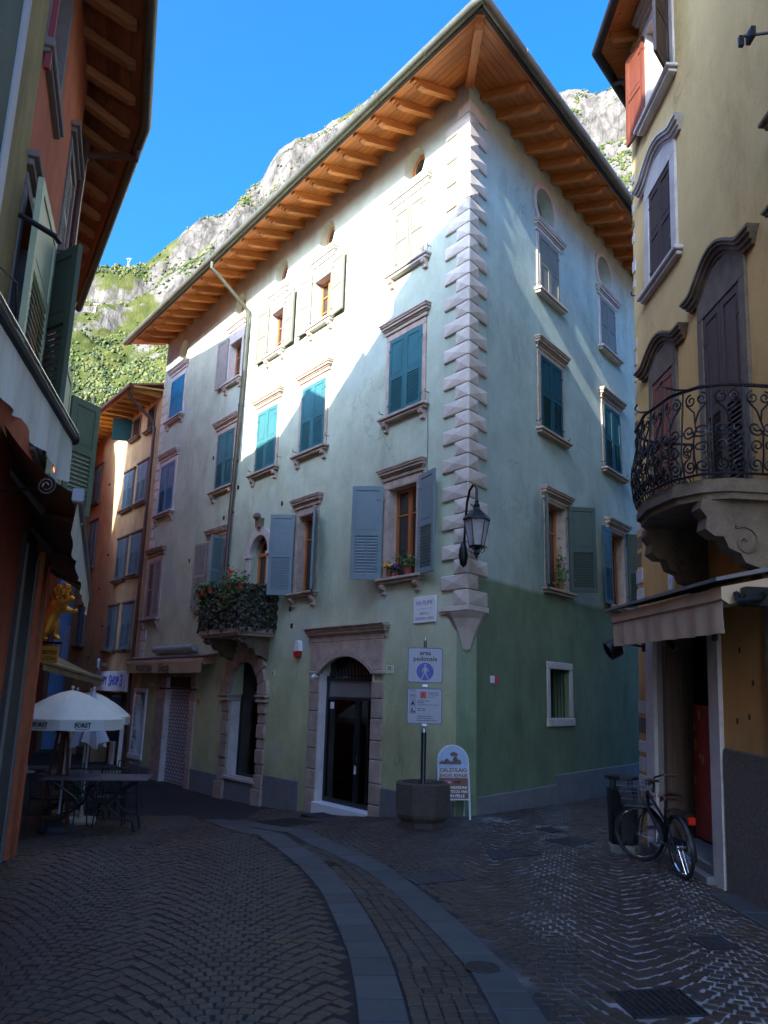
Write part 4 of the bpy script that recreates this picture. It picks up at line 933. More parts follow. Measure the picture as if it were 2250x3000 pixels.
s = MB(); s.quad((OU1, -.01, -1.2), (OU1, -8, -1.2), (OU1, -8, 10.75), (OU1, -.01, 10.75)); s.quad((OU0, -8, -1.2), (OU1, -8, -1.2), (OU1, -8, 10.75), (OU0, -8, 10.75)); obj('side_wall', s, orange_w, oh, FM)
for u, a_, b_, w_ in OW:
    wd = window(oh, FM, u, a_, b_, w_, ob_fr, cas=False, cornice=False, sill=True, corbels=False, frm=.04)
    c = MB(); c.box(u - w_ / 2 - .1, 0, b_ + .045, u + w_ / 2 + .1, .07, b_ + .11, .008); obj('lintel_ledge', c, ob_fr, wd, FM)
    for sd in (True, False): leaf(oh, FM, u - w_ / 2 if sd else u + w_ / 2, .03, a_ + .01, w_ / 2, b_ - a_ - .02, 'third', ob_sh, sd, rnd.uniform(.3, 2))
for u, a_, b_, w_ in OPEN: window(oh, FM, u, a_, b_, w_, ob_fr, cornice=False, corbels=False, frm=.05, fr_m=mat_wood('dark_window_wood', (.06, .035, .02), .5, 2))
leaf(oh, FM, 16.6, .05, 9.68, .62, .76, 'panel2', teal_dark, True, 70)
s = MB(); s.box(14.6, -.55, -1.0, 17.6, -.5, 1.5); s.box(18.4, -.55, -1.0, 20.8, -.5, 1.5); obj('shop_window', s, glass, oh, FM)
s = MB(); s.box(15.35, -.3, -1.0, 15.75, -.24, .62); s.box(16.5, -.4, -1.0, 16.9, -.35, .6); obj('white_door_post', s, white_paint, oh, FM)
# eaves
yel_wood = mat_wood('yellow_larch', (0.55, 0.30, 0.07), .55, 1)
s = MB(); zo = 10.72; ov = .95; s.add([(OU0, -.05, zo), (OU1 + .3, -.05, zo), (OU1 + .3, ov, zo - .10), (OU0, ov, zo - .10), (OU0, -.05, zo + .06), (OU1 + .3, -.05, zo + .06), (OU1 + .3, ov, zo - .04), (OU0, ov, zo - .04)], [(3, 2, 1, 0), (4, 5, 6, 7), (0, 1, 5, 4), (1, 2, 6, 5), (2, 3, 7, 6), (3, 0, 4, 7)])
orf = obj('roof', s, yel_wood, oh, FM)
s = MB(); s.add([(OU0, ov + .05, zo), (OU1 + .3, ov + .05, zo), (OU1 + .3, -4, zo + 1.4), (OU0, -4, zo + 1.4), (OU0, ov + .05, zo - .05), (OU1 + .3, ov + .05, zo - .05), (OU1 + .3, -4, zo + 1.3), (OU0, -4, zo + 1.3)], [(0, 1, 2, 3), (7, 6, 5, 4), (4, 5, 1, 0), (5, 6, 2, 1), (7, 4, 0, 3)]); obj('roof_tiles', s, tile, orf, FM)
r = MB(); r.prism([(-.05, 0), (ov - .06, -.095), (ov - .06, -.15), (-.05, -.17)], -.045, .045, 'yz'); rm2 = r.mesh('rafter', yel_wood)
for i in range(15): place(rm2, 'rafter', orf, FM @ T(OU0 + .25 + i * .5, 0, zo - .002))
s = MB(); s.tube([(OU0, ov + .08, zo - .05), (OU1 + .3, ov + .08, zo - .05)], .07, 10); obj('gutter', s, brown_pipe, orf, FM, smooth=True)
s = MB(); s.tube([(14.42, ov + .06, zo - .1), (14.42, ov, zo - .25), (14.34, .15, zo - .95), (14.33, .09, zo - 1.2), (14.30, .09, -.9)], .05, 8); obj('downpipe', s, brown_pipe, oh, FM, smooth=True)
for u, z in ((18.6, 8.6), (17.9, 6.0), (18.5, 4.9), (17.7, 3.6), (18.9, 2.6)):
    s = MB(); s.box(u - .05, -.02, z - .03, u + .05, .02, z + .03); obj('wall_anchor', s, iron, oh, FM)
# shop sign on the orange house
Ms = FM @ T(16.0, .05, 1.84); sg = thing('shop_sign', 'white shop sign with blue letters HAPPY SHOP 3 on the orange house', 'shop sign', Ms)
s = MB(); s.box(-1.42, 0, -.30, 1.42, .10, .30, .012); obj('panel', s, white_paint, sg, Ms)
blue_i = mat('blue_lettering', (.02, .06, .55), .4, .1, 6, 0)
for t_, x, sz in (('H', 1.15, .48), ('APPY', .62, .36), ('S', -.05, .48), ('HOP', -.50, .36), ('3', -1.08, .50)): place(text_mesh(t_, sz, .002, blue_i, 0, .012, 'CENTER', .95), 'lettering', sg, Ms @ T(x, .103, 0) @ FLIP)
Ms = FM @ T(16.9, .25, 2.35); wl = thing('wall_lamp', 'small lamp on the orange house above the blue lettered sign', 'wall light', Ms)
s = MB(); s.box(-.05, -.25, -.05, .05, -.1, .05); s.lathe([(.06, -.2), (.09, -.1), (.09, .12), (.05, .18)], 8); obj('lamp_body', s, steel, wl, Ms)
Ms = FM @ T(14.8, .3, 1.05); cl = thing('clothes_rack', 'black garments hanging beside the entrance of the shop', 'clothing', Ms)
s = MB(); s.prism([(-.2, -.9), (-.22, .0), (-.12, .34), (.0, .40), (.12, .34), (.2, .05), (.24, -.85)], -.12, .14); obj('coat', s, black_paint, cl, Ms)
s = MB(); s.tube([(0, 0, .38), (.0, 0, .48), (.0, -.3, .5)], .01, 5); obj('hook', s, iron, cl, Ms)

# blue house closing the view far down the street
blue_w = mat_plaster('blue_plaster', [(0, (0.17, 0.27, 0.42)), (10, (0.24, 0.36, 0.55))], streak=.1)
Bf = FM @ T(23.2, 0, 0)
bh = thing('blue_house', 'sky blue house at the far end of the street behind the golden lion', 'building', Bf)
s = MB(); s.box(0, -7, -1.4, 9, 1.1, 11.6); obj('wall', s, blue_w, bh, Bf)
for u, z0 in ((1.5, 2.2), (1.5, 5.2), (1.5, 8.2), (4.5, 2.2), (4.5, 5.2)):
    s = MB(); s.box(u - .42, 1.1, z0, u + .42, 1.14, z0 + 1.5); wd = obj('window', s, glass, bh, Bf)
    for sx in (-1, 1):
        s = MB(); s.box(u + sx * .43, 1.1, z0, u + sx * .85, 1.18, z0 + 1.5, .01)
        for k in range(6): s.box(u + sx * .47, 1.18, z0 + .1 + k * .11, u + sx * .81, 1.19, z0 + .15 + k * .11)
        obj('shutter', s, mat('lilac_shutter_paint', (.38, .36, .48), .6, .1, 4, .05), bh, Bf)
for k in range(3):
    u = -.001; z0 = 2.4 + 2.9 * k; s = MB(); s.box(u - .03, -1.6, z0, u, -.7, z0 + 1.5); wd = obj('window', s, glass, bh, Bf)
    for sx in (0, 1): s = MB(); s.box(u - .06, -2.05 + sx * 1.36, z0, u, -1.61 + sx * 1.36, z0 + 1.5); obj('shutter', s, MATS['lilac_shutter_paint'], bh, Bf)
s = MB(); s.prism([(-.6, 11.6), (9.4, 11.6), (9.4, 11.75), (-.6, 11.75)], -7.2, 1.7); obj('roof', s, tile, bh, Bf)

# ================================================================== yellow house on the right
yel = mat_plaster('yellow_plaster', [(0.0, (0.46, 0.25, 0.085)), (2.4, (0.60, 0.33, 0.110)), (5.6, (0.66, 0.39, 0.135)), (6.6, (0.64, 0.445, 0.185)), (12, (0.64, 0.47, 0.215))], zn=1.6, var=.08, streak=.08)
yh = thing('yellow_house', 'old yellow ochre house with stone window pediments and an iron balcony', 'building', BM)
dk_sh = mat_wood('dark_brown_shutter_wood', (.050, .026, .018), .6, 2); red_sh = mat_wood('red_brown_shutter_wood', (.17, .045, .02), .5, 2)
BU = 2.62
B_h = [(1.05, 1.87, 7.0, 8.34, .2), (1.12, 1.84, 4.0, 5.62, .2), (-.70, .20, 3.62, 5.77, .25), (1.0, 1.85, 9.5, 10.9, .32), (.30, 1.93, -.6, 2.46, .42), (-2.6, -1.7, 6.9, 8.4, .2), (-2.7, -1.8, 3.7, 5.7, .25)]
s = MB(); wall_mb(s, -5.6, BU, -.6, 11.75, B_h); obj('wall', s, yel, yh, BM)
s = MB(); s.quad(tuple(BM @ Vector((-5.6, 0, -.6))), tuple(BM @ Vector((-5.6, -7, -.6))), tuple(BM @ Vector((-5.6, -7, 11.75))), tuple(BM @ Vector((-5.6, 0, 11.75)))); obj('end_wall', s, yel, yh, Matrix())
# alley side and the rest of the shell
acd = (.62, .785)                                             # alley side runs away along the lane
p0 = BM @ Vector((BU, 0, -.6)); p1 = BM @ Vector((BU, 0, 11.75)); q0 = p0 + Vector((acd[0], acd[1], 0)) * 9; q1 = p1 + Vector((acd[0], acd[1], 0)) * 9
s = MB(); s.quad(tuple(p0), tuple(q0), tuple(q1), tuple(p1)); r0 = q0 + Vector((6, -3, 0)); r1 = q1 + Vector((6, -3, 0)); s.quad(tuple(q0), tuple(r0), tuple(r1), tuple(q1)); obj('side_wall', s, yel, yh, Matrix())
def curved_cornice(name, parent, M, xa, xb, z, rise_, m_, layers=((0, .045, .04), (.04, .09, .07), (.085, .125, .105), (.12, .15, .125)), top=None):
    """pediment: straight ends, raised arch in the middle"""
    cx = (xa + xb) / 2; hw = (xb - xa) / 2
    def path(off): 
        pts = []
        for i in range(25):
            t = -1 + 2 * i / 24; a_ = abs(t)
            k = 0 if a_ > .72 else (math.cos(PI * a_ / .72) + 1) / 2
            k = k ** .6
            pts.append((cx + t * (hw + off * .7), z + rise_ * k + off))
        return pts
    par = None
    for i, (d0, d1, y) in enumerate(layers):
        lo = path(d0); hi = path(d1); n = len(lo)
        vs = [(x, yy, zz) for yy in (-.01, y) for x, zz in lo] + [(x, yy, zz) for yy in (-.01, y) for x, zz in hi]
        fs = []
        for k in range(n - 1): fs += [(n + k, n + k + 1, 3 * n + k + 1, 3 * n + k)[::-1], (k, k + 1, n + k + 1, n + k)[::-1], (2 * n + k, 3 * n + k, 3 * n + k + 1, 2 * n + k + 1)[::-1]]
        fs += [(0, n, 3 * n, 2 * n)[::-1], (n - 1, 3 * n - 1 - n + n - 0 - 0 if False else 3 * n - 1, 4 * n - 1, 2 * n - 1)] if False else [(0, 2 * n, 3 * n, n), (n - 1, 2 * n - 1, 4 * n - 1, 3 * n - 1)]
        s = MB(); s.add(vs, fs); o = obj(name if i == 0 else 'moulding', s, m_, par or parent, M); par = par or o
    return par
def bwin(cx, w_, z0, z1, frm, lz, rise_, m_st, half, st, m_sh, hz=None, sill=True):
    s = MB(); x0, x1 = cx - w_ / 2, cx + w_ / 2
    s.box(x0 - frm, -.02, z0, x0, .035, z1, .006); s.box(x1, -.02, z0, x1 + frm, .035, z1, .006)
    s.prism([(x0 - frm, z1 + .002), (x1 + frm, z1 + .002), (x1 + frm, lz)] + [(cx + (half * .92) * math.cos(PI * i / 12), lz + rise_ * math.sin(PI * i / 12) ** .8 * .9) for i in range(1, 12)] + [(x0 - frm, lz)], -.02, .034)
    wd = obj('window', s, m_st, yh, BM)
    curved_cornice('pediment', wd, BM, cx - half, cx + half, lz, rise_, m_st)
    if sill:
        s = MB(); s.box(x0 - frm - .14, -.1, z0 - .06, x1 + frm + .14, .11, z0 - .002, .012); s.box(x0 - frm - .1, -.02, z0 - .11, x1 + frm + .1, .07, z0 - .062, .008); obj('sill', s, m_st, wd, BM)
    for sd in (True, False): leaf(yh, BM, x0 if sd else x1, .0, z0 + .01, w_ / 2, z1 - z0 - .02, st, m_sh, sd, rnd.uniform(.3, 1.0))
    s = MB(); s.box(x0, -.2, z0, x1, -.19, z1); obj('pane', s, dark_room, wd, BM)  # dark backing added so that no daylight shows between the slats
    for sx in (-1, 1):
        s = MB(); s.tube([(cx + sx * (w_ / 2 + frm + .1), .14, z0 + .02), (cx + sx * (w_ / 2 + frm + .16), .16, z0 + .04), (cx + sx * (w_ / 2 + frm + .15), .18, z0 + .09)], .009, 5); obj('shutter_catch', s, iron, wd, BM)
    return wd
bwin(1.46, .82, 7.0, 8.34, .16, 8.52, .20, marble, .74, 'panel2', dk_sh)
bwin(1.48, .72, 4.0, 5.62, .12, 5.80, .20, old_stone, .72, 'half', red_sh)
bwin(-.25, .90, 3.62, 5.77, .13, 5.98, .26, old_stone, .76, 'half', dk_sh, sill=False)
bwin(-2.25, .90, 3.7, 5.7, .13, 5.9, .24, old_stone, .76, 'half', dk_sh)
window(yh, BM, 1.42, 9.5, 10.9, .85, marble, cz=11.1, frm=.14, dep=.30, corbels=False)
leaf(yh, BM, 1.90, .05, 9.48, .52, 1.44, 'panel2', red_sh, True, 9); leaf(yh, BM, .96, .05, 9.48, .50, 1.44, 'panel2', dk_sh, False, 38)
window(yh, BM, -2.15, 6.9, 8.4, .9, old_stone, cas=True, cz=8.7, frm=.13, corbels=False)
# eaves of the yellow house
s = MB(); zb_ = 11.72; bo_ = .72
A_ = Vector((3.313 - .0, 7.95 + BU - .045 * 11.7, zb_)); no1 = Vector((-1, 0, 0)); d2 = Vector((acd[0], acd[1], 0)); no2 = Vector((-acd[1], acd[0], 0))
def yeave(o, dz=0.0):                                             # mitred corner
    x = -o; y = (o + no2.x * o) / no2.y if False else (o - no2.x * x) / no2.y
    return A_ + Vector((x, y, -.18 * o / bo_ + dz))
def ylane(t, o, dz=0.0): return A_ + d2 * t + no2 * o + Vector((0, 0, -.18 * o / bo_ + dz))
def ystreet(t, o, dz=0.0): return A_ + Vector((0, -t, 0)) + no1 * o + Vector((0, 0, -.18 * o / bo_ + dz))
for fn, L in ((ystreet, 8.4), (ylane, 9)):
    p = [yeave(0), yeave(bo_), fn(L, bo_), fn(L, 0)]
    s.add([tuple(q) for q in p] + [tuple(q + Vector((0, 0, .03))) for q in p], [(0, 1, 2, 3), (7, 6, 5, 4), (1, 5, 6, 2)])
yr = obj('roof', s, larch, yh, Matrix())
s = MB()
for fn, L in ((ystreet, 8.4), (ylane, 9)):
    p = [yeave(bo_ + .05, .05), fn(L, bo_ + .05, .05), fn(L, -4.0, .6), yeave(-3, .5)]; s.add([tuple(q) for q in p], [(0, 1, 2, 3)])
obj('roof_tiles', s, tile, yr, Matrix())
s = MB(); s.tube([ystreet(8.4, bo_ + .07, 0), yeave(bo_ + .07).lerp(ystreet(8.4, bo_ + .07), .006), yeave(bo_ + .07), yeave(bo_ + .07).lerp(ylane(9, bo_ + .07), .006), ylane(9, bo_ + .07)], .07, 10); obj('gutter', s, mat('dark_gutter', (.05, .05, .05), .4, .2, 4, .05, metal=.6), yr, Matrix(), smooth=True)
r = MB(); r.prism([(-.05, 0), (bo_ - .06, -.16), (bo_ - .06, -.21), (bo_ - .12, -.26), (-.05, -.13)], -.05, .05, 'yz'); rm3 = r.mesh('rafter', larch_r)
for i in range(11): p = A_ + Vector((0, -.05 - .75 * i, -.003)); place(rm3, 'rafter', yr, frame(p, (0, 1, 0), (-1, 0, 0)))
for i in range(8): p = A_ + d2 * (.35 + .75 * i) + Vector((0, 0, -.003)); place(rm3, 'rafter', yr, frame(p, (-d2.x, -d2.y, 0), (no2.x, no2.y, 0)))
s = MB(); g0 = ylane(1.6, .0); g1 = BM @ Vector((BU - .02, .06, 9.0)); s.tube([ylane(.4, bo_ + .05, -.05), ylane(.25, .5, -.3), BM @ Vector((BU + .02, .07, 10.6)), g1, BM @ Vector((BU, .06, 8.0))], .042, 8); obj('downpipe', s, MATS['dark_gutter'], yh, Matrix(), smooth=True)
# worn corner: bare stones where the plaster has fallen
for i in range(46):
    zz = .3 + i * .235
    if zz > 9.2: break
    if 1.6 < zz < 2.6 or rnd.random() < .12: continue
    big = 2.6 < zz < 3.9 or zz < 1.6
    s = MB(); ww = rnd.uniform(.16, .34) if big else rnd.uniform(.05, .13); s.box(BU - ww, -.03, zz, BU + .012, rnd.uniform(.004, .014), zz + rnd.uniform(.13, .22), .02); obj('corner_stone', s, marble if rnd.random() < .65 else old_stone, yh, BM)
# door: stone jambs, deep reveal, old wooden post, grille over red panel
s = MB(); s.box(1.93, -.02, -.6, 2.23, .045, 2.46, .012); dw = obj('doorway', s, marble, yh, BM)
s = MB(); s.box(.06, -.02, -.6, .30, .045, 2.46, .012); obj('jamb_stone', s, marble, dw, BM)
s = MB(); s.box(.06, -.02, 2.462, 2.23, .045, 2.72, .012); obj('lintel', s, marble, dw, BM)
s = MB(); s.box(1.79, -.42, .06, 1.925, -.06, 2.46, .006); obj('old_wood_post', s, mat_wood('old_grey_wood', (.15, .095, .06), .8, 2, .5), dw, BM)
s = MB(); s.box(1.915, -.42, -.5, 1.929, -.0, 2.46); s.box(.301, -.42, -.5, .315, 0, 2.46); s.box(.3, -.42, 2.44, 1.93, 0, 2.459); obj('reveal', s, mat('grey_reveal_plaster', (.30, .27, .245), .9, .2, 3, .3, dirt=.4), dw, BM)
s = MB(); s.box(1.22, -.41, .18, 1.91, -.37, 1.64, .006); obj('red_panel', s, mat('red_door_paint', (.36, .05, .03), .55, .25, 5, .15, dirt=.3), dw, BM)
for i in range(11):
    s = MB(); x = rnd.uniform(1.5, 1.85); z = rnd.uniform(.7, 1.55); s.box(x, -.371, z, x + rnd.uniform(.03, .06), -.368, z + rnd.uniform(.04, .12)); obj('paper_scrap', s, mat('yellow_paper', (.45, .34, .10), .7, .2, 9, 0), dw, BM)
s = MB(); s.box(.30, -.42, .05, 1.93, -.412, 2.44); obj('door_backing', s, mat('dark_door_back', (.055, .045, .04), .8, .3, 3, 0), dw, BM)
for i in range(10): s = MB(); x = 1.2 + i * .072; s.box(x, -.40, 1.64, x + .018, -.375, 2.44); obj('grille_bar', s, iron, dw, BM)
s = MB(); s.box(.30, -.42, -.6, 1.93, .03, .15, .014); s.box(.28, .03, -.6, 1.95, .12, .06, .01); obj('door_step', s, cement, dw, BM)
# rough pebbledash base
s = MB(); s.box(-5.6, -.02, -.6, .0, .035, 1.28, .01); obj('pebbledash_base', s, mat('pebbledash', (.125, .10, .085), .95, .5, 30, 1.0, dist=.02), yh, BM)
s = MB(); s.box(-1.9, -.02, 1.283, -.95, .05, 2.80, .012); s.box(-2.0, -.02, 2.803, -.88, .09, 2.88, .01); obj('neighbour_jamb', s, old_stone, yh, BM)
# awning on the yellow house
by = thing('door_awning', 'rolled beige awning above the red panelled doorway of the yellow house', 'awning', BM @ T(.1, 0, 2.7))
canvas_c = mat('cream_canvas', (.52, .37, .23), .85, .12, 3, .1, dirt=.4)
BY0, BY1 = -1.25, 1.95
s = MB(); s.prism([(0, 2.83), (.56, 2.70), (.56, 2.73), (0, 2.87)], BY0 - .05, BY1 + .1, 'yz'); obj('cover_plate', s, mat('lead_sheet', (.16, .155, .15), .5, .2, 4, .1, metal=.3), by, BM)
s = MB(); s.prism([(.08, 2.58), (.44, 2.52), (.50, 2.56), (.50, 2.66), (.08, 2.76)], BY0, BY1, 'yz'); obj('cassette', s, canvas_c, by, BM)
s = MB(); vs = []; n = 36
for i in range(n + 1):
    x = BY0 + .02 + (BY1 - BY0 - .04) * i / n; wv = .014 * math.sin(i * 1.3) + .008 * math.sin(i * .5)
    vs += [(x, .48, 2.57), (x, .485 + wv, 2.44), (x, .475 + wv * 1.5, 2.28)]
s.add(vs, [(i * 3 + j, i * 3 + 1 + j, i * 3 + 4 + j, i * 3 + 3 + j) for i in range(n) for j in range(2)]); obj('valance', s, canvas_c, by, BM, smooth=True)
s = MB(); s.tube([(BY0 - .1, .2, 2.60), (BY0 - .25, .3, 2.55), (BY0 - .15, .42, 2.52), (BY0 - .05, .4, 2.6)], .03, 6); s.box(BY0 - .12, 0, 2.5, BY0 - .02, .35, 2.66, .01); obj('awning_arm', s, iron, by, BM)
# round black wall lamps
for x, lab in ((2.30, 'black round wall lamp at the worn corner of the yellow house'), (.12, 'black wall lamp half hidden under the edge of the beige awning')):
    Ml = BM @ T(x, .0, 2.36); wl = thing('wall_lamp', lab, 'wall light', Ml)
    s = MB(); s.tube([(0, .0, 0), (0, .22, .03), (0, .34, -.02)], .014, 6); s.box(-.04, -.01, -.06, .04, .02, .06, .006); obj('arm', s, iron, wl, Ml)
    s = MB(); Mh = Ml @ T(0, .36, -.03) @ Matrix.Rotation(R(62), 4, 'X')
    s.lathe([(.0, .09), (.07, .08), (.11, .05), (.12, .0), (.12, -.10), (.10, -.11), (.095, -.02)], 14, cap=False); obj('lamp_head', s, black_paint, wl, Mh, smooth=True)
Mq = BM @ T(1.27, 0, 3.04); nb_ = thing('house_number', 'small white number plate on the yellow wall above the awning', 'number plate', Mq)
s = MB(); s.box(-.07, -.005, -.09, .07, .012, .09, .004); obj('plate', s, white_paint, nb_, Mq); place(text_mesh('1', .09, .001, ink), 'lettering', nb_, Mq @ T(0, .0135, .0) @ FLIP)
Mq = BM @ T(-1.62, 0, 7.55); fb = thing('wall_bracket', 'rusty iron flag bracket high on the yellow wall', 'bracket', Mq)
s = MB(); s.tube([(0, 0, 0), (.05, .2, .0)], .015, 6); s.box(-.02, .12, -.05, .10, .16, .05); s.box(.08, .18, -.06, .12, .22, .04); obj('bracket_arm', s, iron, fb, Mq)
for x, z in ((-.35, 2.2), (-.6, 1.9), (-.5, 1.6), (-.9, 1.75), (-.25, 1.55)):
    s = MB(); s.box(x - .015, -.01, z - .03, x + .015, .006, z + .02, .002); obj('plaster_hole', s, dark_room, yh, BM)

# --- wrought iron balcony of the yellow house
def plan(t):                                                     # t 0..1 from the near wall end round to the far wall end
    P_ = [(-1.22, 0), (-1.23, .42), (-1.12, .62), (-.85, .78), (-.30, .84), (.25, .76), (.52, .58), (.62, .40), (.61, 0)]
    (p, d_) = along(P_, t); return p, d_
SL = 80; rim = [plan(i / SL)[0] for i in range(SL + 1)]
s = MB(); s.prism(rim, 3.50, 3.56, 'xy'); s.prism([(x * .97 - .01, y * .95) for x, y in rim], 3.44, 3.50, 'xy'); s.prism([(x * .99, y * .985) for x, y in rim], 3.56, 3.62, 'xy')
yb = obj('balcony', s, old_stone, yh, BM)
for x in (-1.02, .40):
    s = MB(); pr = [(0, 3.44), (.62, 3.44), (.64, 3.36), (.58, 3.28), (.60, 3.18), (.52, 3.12), (.44, 3.12), (.40, 3.02), (.30, 2.98), (.26, 2.90), (.14, 2.86), (.12, 2.76), (0, 2.70)]
    s.prism(pr, x - .10, x + .10, 'yz'); c_ = obj('console', s, old_stone, yb, BM)
    for sx in (-1, 1):
        s = MB(); s.tube([(x + sx * .105, .26 + (.15 - .010 * k) * math.cos(k * .55 + 1), 3.08 + (.15 - .010 * k) * math.sin(k * .55 + 1)) for k in range(15)], .018, 5); obj('volute', s, old_stone, yb, BM)
def railpt(t, z, o=0.0):
    (x, y), d_ = plan(min(max(t, 0), 1)); bel = .05 * math.sin(PI * min(max((z - 3.62) / .6, 0), 1)); n_ = (-d_[1], d_[0]) if False else (d_[1] * -1, d_[0])
    cx, cy = -.3, .2; sg = 1 if n_[0] * (x - cx) + n_[1] * (y - cy) > 0 else -1
    return (x + n_[0] * sg * (o + bel), y + n_[1] * sg * (o + bel), z)
LEN = sum(math.dist(a_, b_) for a_, b_ in zip(rim, rim[1:]))
s = MB(); s.tube([railpt(i / 60, 4.47) for i in range(61)], .017, 6); obj('handrail', s, iron, yb, BM)
s = MB(); s.tube([railpt(i / 60, 3.66) for i in range(61)], .012, 6); obj('bottom_rail', s, iron, yb, BM)
def spiral(t, z, r0, turns, start, hand, r1=.012, thick=.0085, n=22):
    P_ = []
    for i in range(n + 1):
        k = i / n; a_ = start + hand * 2 * PI * turns * k; rr_ = r0 + (r1 - r0) * k
        P_.append(railpt(t + rr_ * math.cos(a_) / LEN, z + rr_ * math.sin(a_)))
    return P_
npan = 11
for i in range(npan + 1):
    t = i / npan; s = MB(); s.tube([railpt(t, 3.62), railpt(t, 3.85), railpt(t, 4.1), railpt(t, 4.47)], .0095, 5); obj('rail_bar', s, iron, yb, BM)
for i in range(npan):
    t = (i + .5) / npan; q = .055 / LEN
    s = MB(); s.tube(spiral(t - q, 4.36, .06, 1.4, PI / 2, 1), .0085, 5); s.tube(spiral(t + q, 4.36, .06, 1.4, PI / 2, -1), .0085, 5); s.tube([railpt(t - q * 1.9, 4.33), railpt(t - q * .4, 4.24), railpt(t, 4.13)], .0085, 5); s.tube([railpt(t + q * 1.9, 4.33), railpt(t + q * .4, 4.24), railpt(t, 4.13)], .0085, 5); obj('scroll', s, iron, yb, BM)
    s = MB(); s.tube(spiral(t - q, 4.06, .072, 1.5, 0, -1), .009, 5); s.tube(spiral(t + q, 4.06, .072, 1.5, PI, 1), .009, 5); s.tube([railpt(t, 4.13), railpt(t - q * .3, 4.06), railpt(t, 3.97)], .008, 5); obj('scroll', s, iron, yb, BM)
    s = MB(); s.tube(spiral(t - q, 3.90, .06, 1.4, PI * 1.5, -1), .0085, 5); s.tube(spiral(t + q, 3.90, .06, 1.4, PI * 1.5, 1), .0085, 5); obj('scroll', s, iron, yb, BM)
    s = MB(); s.tube(spiral(t - q * 1.05, 3.74, .066, 1.6, PI * .6, 1), .009, 5); s.tube(spiral(t + q * 1.05, 3.74, .066, 1.6, PI * .4, -1), .009, 5); s.tube([railpt(t, 3.97), railpt(t, 3.82), railpt(t, 3.66)], .008, 5); obj('scroll', s, iron, yb, BM)
for t in (.28, .5, .72, .9):
    s = MB(); a_ = railpt(t, 4.47); P_ = [railpt(t - .03, 4.47), railpt(t + .01, 4.50, .03), railpt(t + .04, 4.54, .05), railpt(t + .07, 4.60, .06), railpt(t + .06, 4.64, .04)]; s.tube(P_, .010, 5); obj('rail_hook', s, iron, yb, BM)
# ================================================================== left side of the street
red_w = mat_plaster('red_plaster', [(2.0, (0.46, 0.115, 0.050)), (9.0, (0.54, 0.155, 0.065))], streak=.35, var=.15)
grn_w = mat_plaster('grey_green_plaster', [(2.0, (0.10, 0.125, 0.085)), (12.0, (0.12, 0.15, 0.105))], streak=.15)
yel_p2 = mat_plaster('yellow_pilaster_paint', [(2.0, (0.30, 0.235, 0.09)), (12.0, (0.36, 0.27, 0.10))], streak=.45)
olive = mat('olive_shutter_paint', (0.36, 0.42, 0.23), .5, .12, 3, .08, obj_var=.06, dirt=.25)
olive_shaded = mat('olive_shutter_shaded', (0.075, 0.10, 0.06), .5, .12, 3, .08, dirt=.3)  # darker copy of the olive, shade of the camera-facing leaf put into the colour
lh = thing('red_house', 'red plastered house on the left with olive shutters and dark timber eaves', 'building', LM)
LB = 8.5
def lx(u): return -u
L_h = []
for u0, u1, z0, z1 in ((5.75, 6.6, 6.45, 7.9), (5.75, 6.62, 3.9, 5.2), (7.80, 8.40, 5.9, 7.0), (7.75, 8.45, 3.9, 4.95)): L_h.append((-u1, -u0, z0, z1, .22))
s = MB(); wall_mb(s, -LB, -5.62, -.8, 8.42, L_h); obj('wall', s, red_w, lh, LM)
s = MB(); s.box(-5.62, -.3, -.8, -4.98, .008, 10.4, .004); obj('yellow_pilaster', s, yel_p2, lh, LM)
s = MB(); s.box(-4.978, -.3, -.8, -4.80, .012, 10.4, .004); obj('lit_corner_strip', s, mat('lit_corner_colour', (.32, .36, .38), .6, .15, 4, .05), lh, LM)  # pale strip paints the light on the green house's corner edge
s = MB(); s.box(-4.798, -1.5, -.8, 4.2, .0, 10.5); gh = obj('neighbour_wall', s, grn_w, lh, LM)
E0 = LM @ Vector((-LB, .0, 0)); d2L = Vector((-5.86, 12.20, 0)) - Vector((E0.x, E0.y, 0)); L2LEN = 4.9; d2L.normalize()
o2L = Vector((d2L.y, -d2L.x, 0))
L2M = frame((E0.x, E0.y, 0), (-d2L.x, -d2L.y, 0), (o2L.x, o2L.y, 0))       # x = -distance along the turned part
s = MB(); s.quad((0, 0, 2.6), (-L2LEN, 0, 2.6), (-L2LEN, 0, 8.42), (0, 0, 8.42)); s.quad((-L2LEN, 0, 2.6), (-L2LEN, -6, 2.6), (-L2LEN, -6, 8.42), (-L2LEN, 0, 8.42)); s.quad((0, -.6, -.8), (-L2LEN, -.6, -.8), (-L2LEN, -.6, 2.6), (0, -.6, 2.6)); obj('wall', s, red_w, lh, L2M)
grey_st = mat('grey_window_stone', (.16, .14, .125), .85, .25, 5, .35, dirt=.3)
